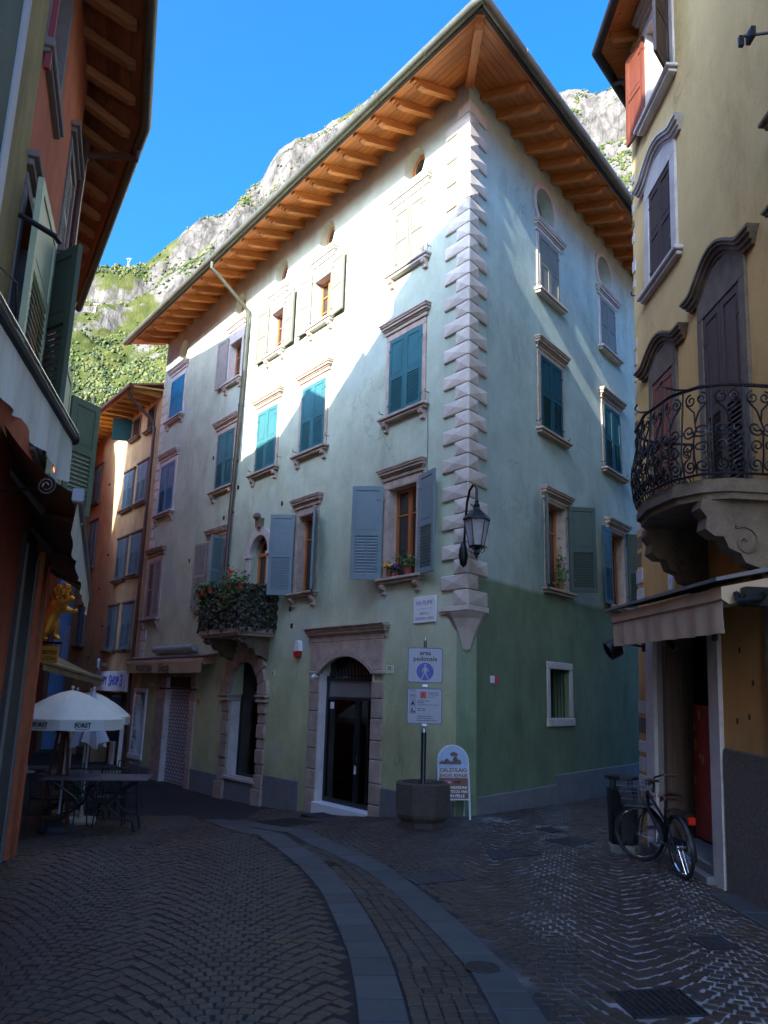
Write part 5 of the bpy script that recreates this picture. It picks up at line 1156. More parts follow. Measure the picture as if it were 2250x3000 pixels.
def lwin(cx, z0, z1, w_, lintel=True):
    x0, x1 = cx - w_ / 2, cx + w_ / 2; s = MB(); s.box(x0 - .10, -.2, z0, x0, .018, z1, .004); s.box(x1, -.2, z0, x1 + .10, .018, z1, .004); s.box(x0 - .1, -.2, z1 + .001, x1 + .1, .02, z1 + .10, .004); wd = obj('window', s, grey_st, lh, LM)
    s = MB(); s.box(x0 - .12, -.2, z0 - .08, x1 + .12, .075, z0 - .002, .008); s.box(x0 - .10, -.02, z0 - .12, x1 + .10, .05, z0 - .082, .006); obj('sill', s, grey_st, wd, LM)
    if lintel: s = MB(); s.box(x0 - .12, -.01, z1 + .15, x1 + .12, .05, z1 + .20, .005); s.box(x0 - .15, -.01, z1 + .202, x1 + .15, .085, z1 + .25, .006); obj('cornice', s, grey_st, wd, LM)
    s = MB(); t = .05
    s.box(x0, -.18, z0, x0 + t, -.13, z1); s.box(x1 - t, -.18, z0, x1, -.13, z1); s.box(cx - t * .7, -.18, z0, cx + t * .7, -.12, z1); s.box(x0 + t, -.18, z0, x1 - t, -.13, z0 + t); s.box(x0 + t, -.18, z1 - t, x1 - t, -.13, z1); s.box(x0 + t, -.17, z0 + (z1 - z0) * .6, x1 - t, -.14, z0 + (z1 - z0) * .6 + .03); obj('casement', s, white_paint, wd, LM)
    for a0, a1 in ((x0 + t, cx - t * .7), (cx + t * .7, x1 - t)): s = MB(); s.box(a0, -.16, z0 + t, a1, -.155, z1 - t); obj('pane', s, glass, wd, LM)
lwin(-6.17, 6.45, 7.9, .85, False); lwin(-6.18, 3.9, 5.2, .87); lwin(-8.10, 5.9, 7.0, .60); lwin(-8.10, 3.9, 4.95, .70, False)
# shutters of the red house: louvres built slat by slat
def slat_leaf(M, hx, hy, z0, w, h, m_, right, ang):
    a = MB(); t = .02; bw = .075; a.box(0, -t, 0, bw, t, h, .004); a.box(w - bw, -t, 0, w, t, h, .004)
    zm = h * .52
    for z0_, z1_ in ((0, .09), (zm, zm + .085), (h - .085, h)): a.box(bw, -t * .95, z0_, w - bw, t * .95, z1_, .003)
    a.box(bw, -.008, zm + .085, w - bw, .008, h - .085); a.box(bw + .03, -.013, zm + .115, w - bw - .03, .013, h - .115, .004)
    for zz in (h * .15, h * .85): a.box(-.03, t, zz - .02, w * .25, t + .008, zz + .02)
    Mx = M @ T(hx, hy, z0) @ RZ(R(ang) if right else PI - R(ang)); o = obj('shutter', a, m_, lh, Mx)
    n = max(6, int((zm - .09) / .05)); dz = (zm - .09) / n
    key = ('slat', round(w, 3), m_.name)
    if key not in SH:
        q = MB(); q.T = Matrix.Rotation(R(62), 4, 'X'); q.box(bw, -.034, -.004, w - bw, .034, .004, .0015); q.T = None; SH[key] = q.mesh('slat', m_)
    for i in range(n): place(SH[key], 'slat', o, Mx @ T(0, 0, .09 + dz * (i + .5)))
    return o
slat_leaf(LM, -5.52, .13, 3.78, .86, 1.42, olive, False, 2)
slat_leaf(LM, -6.66, .10, 3.78, .42, 1.40, olive_shaded, True, 38)
slat_leaf(LM, -7.86, .16, 3.62, .84, 1.26, olive, False, 2)
p_ = L2M.inverted() @ (LM @ Vector((-9.35, .16, 3.7)))
slat_leaf(LM, -9.45, .15, 3.62, .46, 1.36, mat('olive_shutter_half_shaded', (0.14, 0.185, 0.10), .5, .12, 3, .08, dirt=.25), False, 0 + 40)  # far leaf in a darkened olive, its shade is part of the colour
leaf(lh, LM, -8.40, -.03, 5.9, .60, 1.10, 'louvre', mat('grey_louvre_paint', (.24, .24, .20), .6, .15, 3, .05), True, .5)
s = MB(); s.box(-5.70, .015, 6.2, -5.66, .06, 8.0, .004); obj('shutter', s, mat('dark_red_shutter_paint', (.20, .02, .015), .5, .15, 4, .1), lh, LM)
s = MB(); s.tube([(-5.3, .06, 4.75), (-5.45, .28, 4.72), (-5.52, .3, 4.72)], .02, 6); obj('bracket_arm', s, iron, lh, LM)
for z in (4.2, 7.3, 3.9): s = MB(); s.tube([(-5.0, .05, z), (-5.2, .12, z + .01), (-5.6, .08, z - .06), (-6.1, .03, z - .04)], .006, 4); obj('cable', s, iron, lh, LM)
s = MB(); s.tube([(.35 - .86, .10, 8.0), (-.60, .09, 7.2), (-.62, .09, 4.0), (-.62, .09, 2.9)], .05, 8); obj('downpipe', s, brown_pipe, lh, L2M, smooth=True)
# eaves with rafters
dk_larch = mat_wood('dark_larch', (0.26, 0.10, 0.035), .6, 0); dk_raft = mat_wood('dark_larch_rafter', (0.32, 0.14, 0.05), .6, 1)
EO = .62; ZA, ZB_ = 8.42, 8.08
mit = (Vector((Lo[0], Lo[1], 0)) + o2L); mit = mit / mit.dot(Vector((Lo[0], Lo[1], 0)))
def le(o, dz=0.0): return Vector((E0.x, E0.y, 0)) + mit * o + Vector((0, 0, ZA + (ZB_ - ZA) * o / EO + dz))
def l1(t, o, dz=0.0): return Vector((E0.x, E0.y, 0)) - Vector(Ld) * t + Vector(Lo) * o + Vector((0, 0, ZA + (ZB_ - ZA) * o / EO + dz))
def l2(t, o, dz=0.0): return Vector((E0.x, E0.y, 0)) + d2L * t + o2L * o + Vector((0, 0, ZA + (ZB_ - ZA) * o / EO + dz))
lr = None
for k in range(5):
    for fn, L in ((l1, 3.5), (l2, L2LEN + .3)):
        a_, b_ = -.03 + k * (EO + .03) / 5, -.03 + (k + 1) * (EO + .03) / 5 - .005
        p = [le(a_), le(b_), fn(L, b_), fn(L, a_)]; s = MB(); s.add([tuple(q) for q in p] + [tuple(q + Vector((0, 0, .02))) for q in p], [(0, 1, 2, 3), (7, 6, 5, 4), (0, 4, 5, 1), (2, 6, 7, 3), (1, 5, 6, 2)])
        Mo = LM if fn is l1 else L2M; s.v = [tuple(Mo.inverted() @ Vector(v)) for v in s.v]
        if lr is None: lr = obj('roof', s, dk_larch, lh, Mo)
        else: obj('soffit_board', s, dk_larch, lr, Mo)
s = MB(); r_ = (ZB_ - ZA) / EO; s.prism([(-.05, 0), (EO - .08, (EO - .08) * r_), (EO - .08, (EO - .08) * r_ - .05), (EO - .16, (EO - .16) * r_ - .10), (-.05, -.12)], -.05, .05, 'yz'); rm4 = s.mesh('rafter', dk_raft)
for i in range(6): place(rm4, 'rafter', lr, LM @ T(-LB + .25 + i * .55, 0, ZA - .003))
for i in range(10): place(rm4, 'rafter', lr, L2M @ T(-.25 - i * .5, 0, ZA - .003))
s = MB(); p1_ = l1(3.5, EO + .05, -.02); p2_ = le(EO + .05, -.02); p3_ = l2(L2LEN + .3, EO + .05, -.02); s.tube([p1_, p2_.lerp(p1_, .03), p2_, p2_.lerp(p3_, .02), p3_], .06, 10); obj('gutter', s, copper_g, lr, Matrix(), smooth=True)
s = MB(); p = l2(.35, EO + .05, -.06); s.tube([p, p + Vector((0, 0, -.12)), l2(.45, EO - .12, -.22), l2(.55, .14, -.50), L2M @ Vector((-.60, .10, 7.75))], .042, 8); obj('gutter_outlet', s, brown_pipe, lr, Matrix(), smooth=True)
s = MB()
for fn, L in ((l1, 3.5), (l2, L2LEN + .3)): s.add([tuple(q) for q in (le(EO + .06, .05), fn(L, EO + .06, .05), fn(L, -3.0, .9), le(-3.0, .9))], [(0, 1, 2, 3)])
obj('roof_tiles', s, tile, lr, Matrix())
# unseen slabs behind the row, profiles cut to throw its roofline shadows
def shadow_slab(name, pts, m_, y0=-1.6, y1=-3.2):
    s = MB(); P_ = [(-u, z) for u, z in pts]; s.prism([(P_[0][0], -1.0)] + P_ + [(P_[-1][0], -1.0)], y1, y0); return obj(name, s, m_, lh, LM)
shadow_slab('neighbour_shadow_slab', [(-4.2, 15.6), (.40, 15.6), (.45, 14.6), (.62, 13.6), (1.0, 13.8), (1.35, 14.3), (3.5, 14.5), (5.38, 14.32), (5.97, 14.09), (6.67, 13.77), (6.69, 13.19), (8.1, 12.5), (7.95, 11.3)], grn_w)
shadow_slab('roof_shadow_slab', [(7.9, 11.2), (8.90, 10.70), (8.92, 11.75), (9.02, 12.0), (9.9, 11.3), (9.88, 10.5), (10.55, 10.5), (10.6, 11.1), (11.5, 11.4), (12.97, 10.42), (15.06, 10.0)], tile)
shadow_slab('row_shadow_slab', [(15.2, 13.6), (18.66, 13.3), (21.9, 13.1), (24.6, 13.0), (24.72, 11.1), (24.78, 10.2), (25.9, 7.5)], red_w)
shadow_slab('row_shadow_slab', [(26.6, 7.4), (27.1, 10.2), (27.6, 10.9), (28.2, 11.6), (28.3, 10.4), (29.2, 10.3), (29.3, 11.4), (34, 11.8)], red_w)
s = MB(); s.quad((-L2LEN, -.8, -1.2), (-L2LEN - 13, -3.0, -1.2), (-L2LEN - 13, -3.0, 9.0), (-L2LEN, -.8, 9.0)); obj('row_front', s, orange_w, lh, L2M)
# shop front at street level: red strip, dark stone jamb, orange pilaster
o_p = mat('orange_painted_wood', (.46, .11, .028), .5, .25, 4, .15, dirt=.3)
Px, Py = -3.80, 9.02
PM = frame((Px, Py, -.12), (Ld[0], Ld[1], 0), (Lo[0] * -1, Lo[1] * -1, 0))     # x forward along the wall, y into the wall
s = MB(); s.box(-.62, -.02, -.4, .10, .45, 3.2, .01); sp = obj('shop_pilaster', s, o_p, lh, PM)
s = MB(); s.box(-1.75, .05, -.4, -.63, .5, 3.2, .01); obj('shop_jamb', s, mat('dark_grey_stone', (.055, .058, .052), .8, .25, 4, .3), lh, PM)
for x0, x1, y in ((-1.72, -1.64, .03), (-.72, -.64, .03), (-.16, -.06, -.04)): s = MB(); s.box(x0, y, -.4, x1, y + .04, 3.1, .006); obj('moulding', s, mat('pale_edge_trim', (.20, .19, .16), .7, .2, 4, .1) if x0 < -.3 else o_p, lh, PM)
s = MB(); s.box(-3.6, .12, -.4, -1.76, .5, 3.2); obj('red_panel', s, mat('dark_red_panel', (.11, .015, .012), .6, .2, 4, .1), lh, PM)
s = MB(); s.box(-9, .10, -.4, -3.61, .3, 3.2); obj('shop_glass', s, glass, lh, PM)
# awnings
aw_light = mat('pale_green_canvas', (.52, .53, .42), .85, .2, 2.2, .15, stretch=(3, 3, .5), dirt=.35); aw_brown = mat('brown_canvas', (.20, .105, .05), .85, .2, 3, .1, dirt=.3)
a1 = thing('street_awning', 'pale awning with a stained drop valance above the left shop front', 'awning', T(-2.2, 4, 3.2))
b0, b1 = Vector((-1.33, 1.35, 3.25)), Vector((-2.02, 4.94, 3.25)); w0, w1 = Vector((-1.55, 1.3, 3.95)), Vector((-2.58, 4.94, 3.95))
s = MB(); s.tube([b0, b1], .032, 8); s.ball(tuple(b1), .045, 8, 5); obj('front_bar', s, mat('dark_bar', (.03, .03, .028), .35, .2, 5, 0, metal=.5), a1, Matrix(), smooth=True)
s = MB(); s.tube([b0 + Vector((.03, 0, .03)), b1 + Vector((.03, 0, .03))], .007, 5); obj('bar_edge', s, steel, a1, Matrix())
s = MB(); s.add([tuple(b0), tuple(b1), tuple(w1), tuple(w0)], [(0, 1, 2, 3)]); obj('canopy', s, aw_brown, a1, Matrix())
s = MB(); n = 60; vs = []; d_ = (b1 - b0).normalized(); nn = Vector((d_.y, -d_.x, 0))
for i in range(n + 1):
    p = b0.lerp(b1, i / n); wv = .018 * math.sin(i * 1.1) + .01 * math.sin(i * .43); L_ = .235 + .045 * abs(math.sin(i * PI / 10)) + .035 * (i / n)
    for k in range(4): q = p + nn * (wv * k / 3) + Vector((0, 0, -.02 - L_ * k / 3)); vs.append(tuple(q))
s.add(vs, [(i * 4 + j, i * 4 + 4 + j, i * 4 + 5 + j, i * 4 + 1 + j) for i in range(n) for j in range(3)]); obj('valance', s, aw_light, a1, Matrix(), smooth=True)
a2 = thing('street_awning', 'brown fabric awning with folding arms over the orange pilaster on the left', 'awning', T(-3, 7, 2.9))
b0, b1 = Vector((-2.0, 5.08, 2.90)), Vector((-4.05, 11.1, 2.90)); w0, w1 = Vector((-2.76, 5.5, 3.52)), Vector((-4.9, 11.0, 3.52))
s = MB(); n1, n2 = 24, 8; vs = []
for i in range(n1 + 1):
    for j in range(n2 + 1):
        p = b0.lerp(b1, i / n1).lerp(w0.lerp(w1, i / n1), j / n2); vs.append((p.x, p.y, p.z - .06 * math.sin(PI * j / n2) * (1 + .3 * math.sin(i * 1.3))))
s.add(vs, [(i * (n2 + 1) + j, (i + 1) * (n2 + 1) + j, (i + 1) * (n2 + 1) + j + 1, i * (n2 + 1) + j + 1) for i in range(n1) for j in range(n2)]); obj('canopy', s, aw_brown, a2, Matrix(), smooth=True)
gbar = mat('grey_aluminium', (.22, .21, .19), .4, .15, 6, .05, metal=.5)
s = MB(); s.tube([b0, b1], .035, 8); obj('front_bar', s, gbar, a2, Matrix(), smooth=True)
s = MB(); d_ = (b1 - b0).normalized(); s.T = frame(b0, (d_.x, d_.y, 0), (-d_.y, d_.x, 0)); s.box(-.05, -.035, -.045, .04, .035, .045, .008); obj('bar_cap', s, mat('pale_cap', (.30, .29, .30), .5, .1, 5, 0), a2, Matrix())
s = MB(); n = 40; vs = []
for i in range(n + 1):
    p = b0.lerp(b1, i / n); L_ = .22 + .05 * abs(math.sin(i * PI / 8))
    for k in range(4): vs.append((p.x - .02 * k / 3 + .012 * math.sin(i * 1.2) * k / 3, p.y, p.z - .03 - L_ * k / 3))
s.add(vs, [(i * 4 + j, i * 4 + 4 + j, i * 4 + 5 + j, i * 4 + 1 + j) for i in range(n) for j in range(3)]); obj('valance', s, aw_light, a2, Matrix(), smooth=True)
for t in (.12, .45, .8):
    s = MB(); e = w0.lerp(w1, t) + Vector((0, 0, -.15)); k_ = w0.lerp(w1, t + .10).lerp(b0.lerp(b1, t + .10), .5) + Vector((0, 0, -.12)); f_ = b0.lerp(b1, t) + Vector((0, 0, -.02)); s.tube([e, k_, f_], .028, 6); obj('folding_arm', s, gbar, a2, Matrix())
s = MB(); P_ = []; c_ = Vector((-2.12, 5.2, 2.98))
for k in range(26): a_ = k * .55; P_.append((c_.x - .15 + (.012 + .0022 * k) * math.cos(a_), c_.y + .0, c_.z + .02 + (.012 + .0022 * k) * math.sin(a_)))
sgn = thing('iron_scroll', 'curled pale iron scroll ornament hanging in the dark beneath the left awnings', 'ornament', T(*c_))
s.tube(P_, .006, 5); obj('scroll', s, steel, sgn, Matrix()); s = MB(); s.tube([(c_.x - .15, c_.y, c_.z), (c_.x - .5, c_.y + .02, c_.z - .02)], .008, 5); obj('scroll_arm', s, iron, sgn, Matrix())

# ---- golden lion inn sign
gold = mat('gold_leaf', (.75, .36, .05), .32, .25, 14, .5, metal=.75, dist=.02)
GM = frame((-4.86, 11.95, 2.30), (1, 0, 0), (0, 1, 0))
gl = thing('inn_sign', 'golden rampant lion above a yellow inn sign plate', 'inn sign', GM)
def skin(name, verts, edges, radii, m_, parent, M, sub=2, root=0):
    me = bpy.data.meshes.new(name); me.from_pydata(verts, edges, []); o = bpy.data.objects.new(name, me); COL.objects.link(o)
    md = o.modifiers.new('skin', 'SKIN'); me.skin_vertices[0].data[root].use_root = True
    for i, r_ in enumerate(radii): me.skin_vertices[0].data[i].radius = (r_, r_)
    sb = o.modifiers.new('sub', 'SUBSURF'); sb.levels = sb.render_levels = sub
    dg = bpy.context.evaluated_depsgraph_get(); m2 = bpy.data.meshes.new_from_object(o.evaluated_get(dg)); bpy.data.objects.remove(o); m2.name = name
    m2.materials.clear(); m2.materials.append(m_); m2.polygons.foreach_set('use_smooth', [True] * len(m2.polygons)); return place(m2, name, parent, M)
#            0 pelvis        1 belly         2 chest        3 neck          4 head          5 muzzle
V = [(-.10, 0, .26), (-.04, 0, .40), (.05, 0, .55), (.09, 0, .68), (.14, 0, .78), (.22, 0, .77),
     (-.06, -.07, .16), (-.13, -.07, .07), (-.02, -.07, .03), (.02, .07, .22), (.02, .07, .10), (.10, .07, .04),      # hind legs
     (.14, -.07, .58), (.24, -.07, .62), (.31, -.07, .66), (.14, .07, .50), (.24, .07, .47), (.32, .07, .49),         # fore legs raised
     (-.16, 0, .24), (-.24, 0, .30), (-.26, 0, .42), (-.22, 0, .50)]                                              # tail
Eg = [(0, 1), (1, 2), (2, 3), (3, 4), (4, 5), (0, 6), (6, 7), (7, 8), (0, 9), (9, 10), (10, 11), (2, 12), (12, 13), (13, 14), (2, 15), (15, 16), (16, 17), (0, 18), (18, 19), (19, 20), (20, 21)]
Ra = [.10, .095, .13, .11, .085, .05, .065, .045, .035, .065, .045, .035, .055, .035, .03, .055, .035, .03, .025, .018, .016, .035]
skin('lion', V, Eg, Ra, gold, gl, GM)
mane = leaf_cloud(320, lambda q: ((lambda a_, b_: ((.09 + .13 * math.cos(a_) * math.sin(b_), .13 * math.sin(a_) * math.sin(b_), .70 + .15 * math.cos(b_)), (math.cos(a_) * math.sin(b_), math.sin(a_) * math.sin(b_), math.cos(b_))))(q.uniform(0, 6.28), q.uniform(.3, 2.5))), .06, 9, .9); obj('mane', mane, gold, gl, GM)
for sy in (-1, 1): s = MB(); s.ball((.15, sy * .055, .85), .03, 6, 4); obj('ear', s, gold, gl, GM); s = MB(); s.ball((.20, sy * .045, .80), .012, 6, 4); obj('eye', s, iron, gl, GM)
s = MB(); s.box(-.42, -.03, -.02, .16, .03, .01); s.tube([(-.95, 0, .05), (-.42, 0, .0), (.10, 0, -.01)], .014, 6); s.tube([(-.35, 0, 0), (-.35, 0, -.06)], .006, 4); s.tube([(.08, 0, 0), (.08, 0, -.06)], .006, 4); obj('bracket_arm', s, iron, gl, GM)
s = MB(); s.box(-.48, -.015, -.30, .13, .015, -.05, .012); obj('sign_plate', s, mat('yellow_sign_enamel', (.62, .33, .05), .4, .1, 6, .05), gl, GM)
for t_, z, sz in (('Ristorante', -.135, .125), ("al Leon d'Oro", -.235, .085)): place(text_mesh(t_, sz, .001, ink, .25, .001, 'RIGHT', .95), 'lettering', gl, GM @ T(.105, -.0165, z))
# ================================================================== ground, cobbles, slabs, drains
def mat_mortar():
    m, nt, bs = _nt('pavement_mortar'); g = nt.nodes.new('ShaderNodeNewGeometry'); sx = nt.nodes.new('ShaderNodeSeparateXYZ'); nt.links.new(g.outputs['Position'], sx.inputs[0])
    n1 = noise_tex(nt, coords(nt), 1.3, 5); n2 = noise_tex(nt, coords(nt), 25, 4)
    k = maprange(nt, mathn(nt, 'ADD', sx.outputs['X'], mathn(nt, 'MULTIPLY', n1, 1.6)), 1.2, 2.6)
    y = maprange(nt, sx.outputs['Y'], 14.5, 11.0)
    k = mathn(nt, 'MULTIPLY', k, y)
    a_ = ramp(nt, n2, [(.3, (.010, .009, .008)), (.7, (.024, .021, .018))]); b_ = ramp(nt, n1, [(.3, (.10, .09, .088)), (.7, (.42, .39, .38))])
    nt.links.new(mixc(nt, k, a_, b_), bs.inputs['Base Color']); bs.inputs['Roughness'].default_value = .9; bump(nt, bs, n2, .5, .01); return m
def mat_cobble(name, island):
    m, nt, bs = _nt(name)
    src = nt.nodes.new('ShaderNodeNewGeometry').outputs['Random Per Island'] if island else nt.nodes.new('ShaderNodeObjectInfo').outputs['Random']
    c = ramp(nt, src, [(0, (.037, .025, .016)), (.2, (.060, .038, .023)), (.4, (.044, .038, .032)), (.6, (.070, .045, .027)), (.8, (.050, .033, .023)), (1, (.065, .055, .045))])
    n1 = noise_tex(nt, coords(nt), 30, 5, .65); n2 = noise_tex(nt, coords(nt), .8, 4)
    c = mixc(nt, 1.0, c, ramp(nt, n1, [(.25, (.6,) * 3), (.75, (1.35,) * 3)]), 'MULTIPLY'); c = mixc(nt, 1.0, c, ramp(nt, n2, [(.3, (.72,) * 3), (.7, (1.2,) * 3)]), 'MULTIPLY')
    nt.links.new(c, bs.inputs['Base Color']); bs.inputs['Roughness'].default_value = .55
    nt.links.new(ramp(nt, n1, [(.3, (.38,) * 3), (.7, (.7,) * 3)]), bs.inputs['Roughness']); bump(nt, bs, n1, .5, .006); return m
mortar = mat_mortar(); cob_i = mat_cobble('porphyry_cobble', True); cob_o = mat_cobble('porphyry_cobble_single', False)
# one sheet to the horizon (terrain) and the paved street on it
NX = 90; s = MB()
gx = [-1500, -400, -120, -50] + [-30 + 60 * i / (NX) for i in range(NX + 1)] + [50, 120, 400, 1500]; gy = [-1500, -300, -60, -20] + [-10 + 50 * i / NX for i in range(NX + 1)] + [60, 120, 240, 400]
vs = [(x, y, gz(x, y) - .0045) for y in gy for x in gx]; n = len(gx)
s.add(vs, [(j * n + i, j * n + i + 1, (j + 1) * n + i + 1, (j + 1) * n + i) for j in range(len(gy) - 1) for i in range(n - 1)])
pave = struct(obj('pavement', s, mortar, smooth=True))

s = MB(); s.add([(-30, -45, -.012), (40, -45, -.012), (40, .5, -.012), (-1.6, .5, -.012), (-1.6, -3, -.012), (-30, -3, -.012)], [(0, 1, 2, 3, 4, 5)]); s.v = [(x, y, .004 - .012) for x, y, z in s.v]
struct(obj('bounce_ground', s, mat('pale_bounce_ground', (.26, .235, .20), .8, .2, 2, .2)))  # invented pale ground behind the camera, bounces sunlight into the street
def interp(L, y):
    for (x0, y0), (x1, y1) in zip(L, L[1:]):
        if min(y0, y1) <= y <= max(y0, y1): return x0 + (x1 - x0) * (y - y0) / (y1 - y0)
    return L[0][0] if y > L[0][1] else L[-1][0]
BLK = [(-3.3, 15.2), (-2.66, 13.82), (-1.98, 11.9), (-1.38, 10.15), (-.98, 9.2), (-.73, 8.51), (-.46, 7.56), (-.28, 6.61), (-.15, 5.81), (-.09, 5.19), (-.06, 4.74), (-.03, 4.2), (.0, 3.0)]
BRK = [(-2.6, 14.3), (-1.78, 12.45), (-1.22, 10.9), (-.77, 9.75), (-.40, 9.1), (-.12, 8.55), (.22, 7.4), (.49, 6.25), (.63, 5.55), (.68, 4.94), (.72, 4.2), (.75, 3.0)]
BW = .27
def bw(y): return BW * (1 + .2 * max(0, min(1, (y - 7.5) / 4)))
def inpoly(x, y, P_):
    c = False
    for (x0, y0), (x1, y1) in zip(P_, P_[1:] + P_[:1]):
        if (y0 > y) != (y1 > y) and x < (x1 - x0) * (y - y0) / (y1 - y0) + x0: c = not c
    return c
DR = [[(-2.0, 13.75), (-1.45, 14.35), (-.80, 12.95), (-1.25, 12.25)], [(-.85, 8.70), (-.54, 8.88), (-.33, 8.62), (-.64, 8.44)], [(1.25, 9.70), (1.74, 9.72), (1.86, 9.5), (1.26, 9.12)], [(.21, 8.36), (.74, 8.52), (.88, 8.14), (.40, 7.88)],
      [(1.40, 5.27), (1.87, 5.38), (1.90, 4.95), (1.46, 4.88)], [(2.12, 11.25), (2.36, 11.5), (2.50, 11.2), (2.28, 11.0)], [(2.08, 10.41), (2.42, 10.7), (2.72, 10.48), (2.36, 10.05)], [(2.34, 6.45), (2.60, 6.5), (2.62, 6.22), (2.38, 6.16)]]
MC = (.71, 5.64, .115)
def free(x, y):
    if (x - MC[0]) ** 2 + (y - MC[1]) ** 2 < (MC[2] + .03) ** 2: return False
    return not any(inpoly(x, y, d) for d in DR)
def inside_walls(x, y):
    p = (x - C1[0], y - C1[1])
    if p[0] * Fo[0] + p[1] * Fo[1] < .02 and p[0] * Ro[0] + p[1] * Ro[1] < .02: return True
    if x > 3.30 and y < 10.6: return True
    if y > 10.4 and (x - 3.313) * -.785 + (y - 10.5) * .62 < 0 and x > 3.2: return True
    return (x - E0.x) * Lo[0] + (y - E0.y) * Lo[1] < .05 and y < 9
stones = []                                                       # (x, y, half length, half width, angle)
def visible(x, y): return y > 4.25 and abs(x) < .50 * y + .25
def add_stone(x, y, a_, hl, hw):
    if visible(x, y) and free(x, y) and not inside_walls(x, y): stones.append((x, y, hl, hw, a_))
def arcs(ox, oy, th, W, h, A, n, region, rows, strips):
    ct, st = math.cos(th), math.sin(th)
    for i in range(-strips, strips + 1):
        for j in range(rows):
            for k in range(n):
                t = -1 + 2 * (k + .5 + (.5 if j % 2 else 0) + rnd.uniform(-.08, .08)) / n
                a_ = i * W + t * W / 2; b_ = j * h + A * (1 - t * t) + rnd.uniform(-.006, .006)
                x, y = ox + a_ * ct - b_ * st, oy + a_ * st + b_ * ct
                if region(x, y): add_stone(x, y, th + math.atan(-2 * A * t / (W / 2)), W / n / 2 * rnd.uniform(.84, .97) * math.sqrt(1 + (2 * A * t / (W / 2)) ** 2) * .96, h / 2 * rnd.uniform(.84, .96))
def reg_l(x, y): return x < interp(BLK, y) - .05 and y < 15.3
def reg_r(x, y): return x > interp(BRK, y) + bw(y) + .05 and y < 16.5
def reg_m(x, y): return interp(BLK, y) + bw(y) + .045 < x < interp(BRK, y) - .045
arcs(-3.0, 3.2, R(8), 1.20, .086, .27, 14, reg_l, 160, 7)
arcs(3.0, 3.0, R(-14), 1.26, .088, -.30, 14, reg_r, 180, 7)
y = 4.2
while y < 14.6:
    xl, xr = interp(BLK, y) + bw(y), interp(BRK, y); w_ = xr - xl - .03
    if w_ > .12:
        sl = (interp(BRK, y + .2) - interp(BRK, y - .2)) / .4; a_ = math.atan(-sl) ; nn = max(1, round(w_ / .10))
        for k in range(nn): xx = xl + .015 + w_ * (k + .5) / nn; add_stone(xx, y + (xx - xl) * math.tan(a_) * .9 + rnd.uniform(-.006, .006), a_, w_ / nn / 2 * .95, .042)
    y += .092
# border row along the walls on the right
def cobble_verts(hl, hw, r_):
    q = [(-hl, -hw), (hl, -hw), (hl, hw), (-hl, hw)]; q = [(a_ + r_.uniform(-.10, .10) * hl, b_ + r_.uniform(-.10, .10) * hw) for a_, b_ in q]
    t = r_.uniform(-.003, .003); i = .88
    return [(a_, b_, -.03) for a_, b_ in q] + [(a_, b_, -.006 + t) for a_, b_ in q] + [(a_ * i, b_ * i, t + r_.uniform(-.002, .002)) for a_, b_ in q]
CF = [(0, 1, 5, 4), (1, 2, 6, 5), (2, 3, 7, 6), (3, 0, 4, 7), (4, 5, 9, 8), (5, 6, 10, 9), (6, 7, 11, 10), (7, 4, 8, 11), (8, 9, 10, 11)]
def gslope(x, y): e = .05; return Vector((-(gz(x + e, y) - gz(x - e, y)) / (2 * e), -(gz(x, y + e) - gz(x, y - e)) / (2 * e), 1)).normalized()
def size_px(st): d2 = st[0] ** 2 + st[1] ** 2; return st[2] * st[3] / (d2 * math.sqrt(d2))
stones.sort(key=size_px, reverse=True)
stones = [p for p in stones]
var = []
for v in range(10):
    q = MB(); q.add(cobble_verts(.5, .5, rnd), CF); 
    q.v = [(a_, b_, c_) for a_, b_, c_ in q.v]; var.append(q.mesh('cobble', cob_o))
for i, (x, y, hl, hw, a_) in enumerate(stones[:300]):
    M_ = T(x, y, gz(x, y)) @ RZ(a_ + rnd.uniform(-.04, .04)) @ Matrix.Rotation(rnd.uniform(-.02, .02), 4, 'X') @ Matrix.Diagonal((hl * 2, hw * 2, 1, 1)); place(var[i % 10], 'cobble', pave, M_)
vs = []; fs = []
for x, y, hl, hw, a_ in stones[300:]:
    c_, s_ = math.cos(a_ + rnd.uniform(-.05, .05)), math.sin(a_ + rnd.uniform(-.05, .05)); z0 = gz(x, y); o = len(vs); g_ = gslope(x, y); tx, ty = -g_.x + rnd.uniform(-.02, .02), -g_.y + rnd.uniform(-.02, .02)
    for px, py, pz in cobble_verts(hl, hw, rnd): X, Y = px * c_ - py * s_, px * s_ + py * c_; vs.append((x + X, y + Y, z0 + pz + X * tx + Y * ty))
    fs += [tuple(k + o for k in f) for f in CF]
q = MB(); q.v = vs; q.f = fs; q.m = [0] * len(fs); obj('cobbles', q, cob_i, pave, stuff=True)
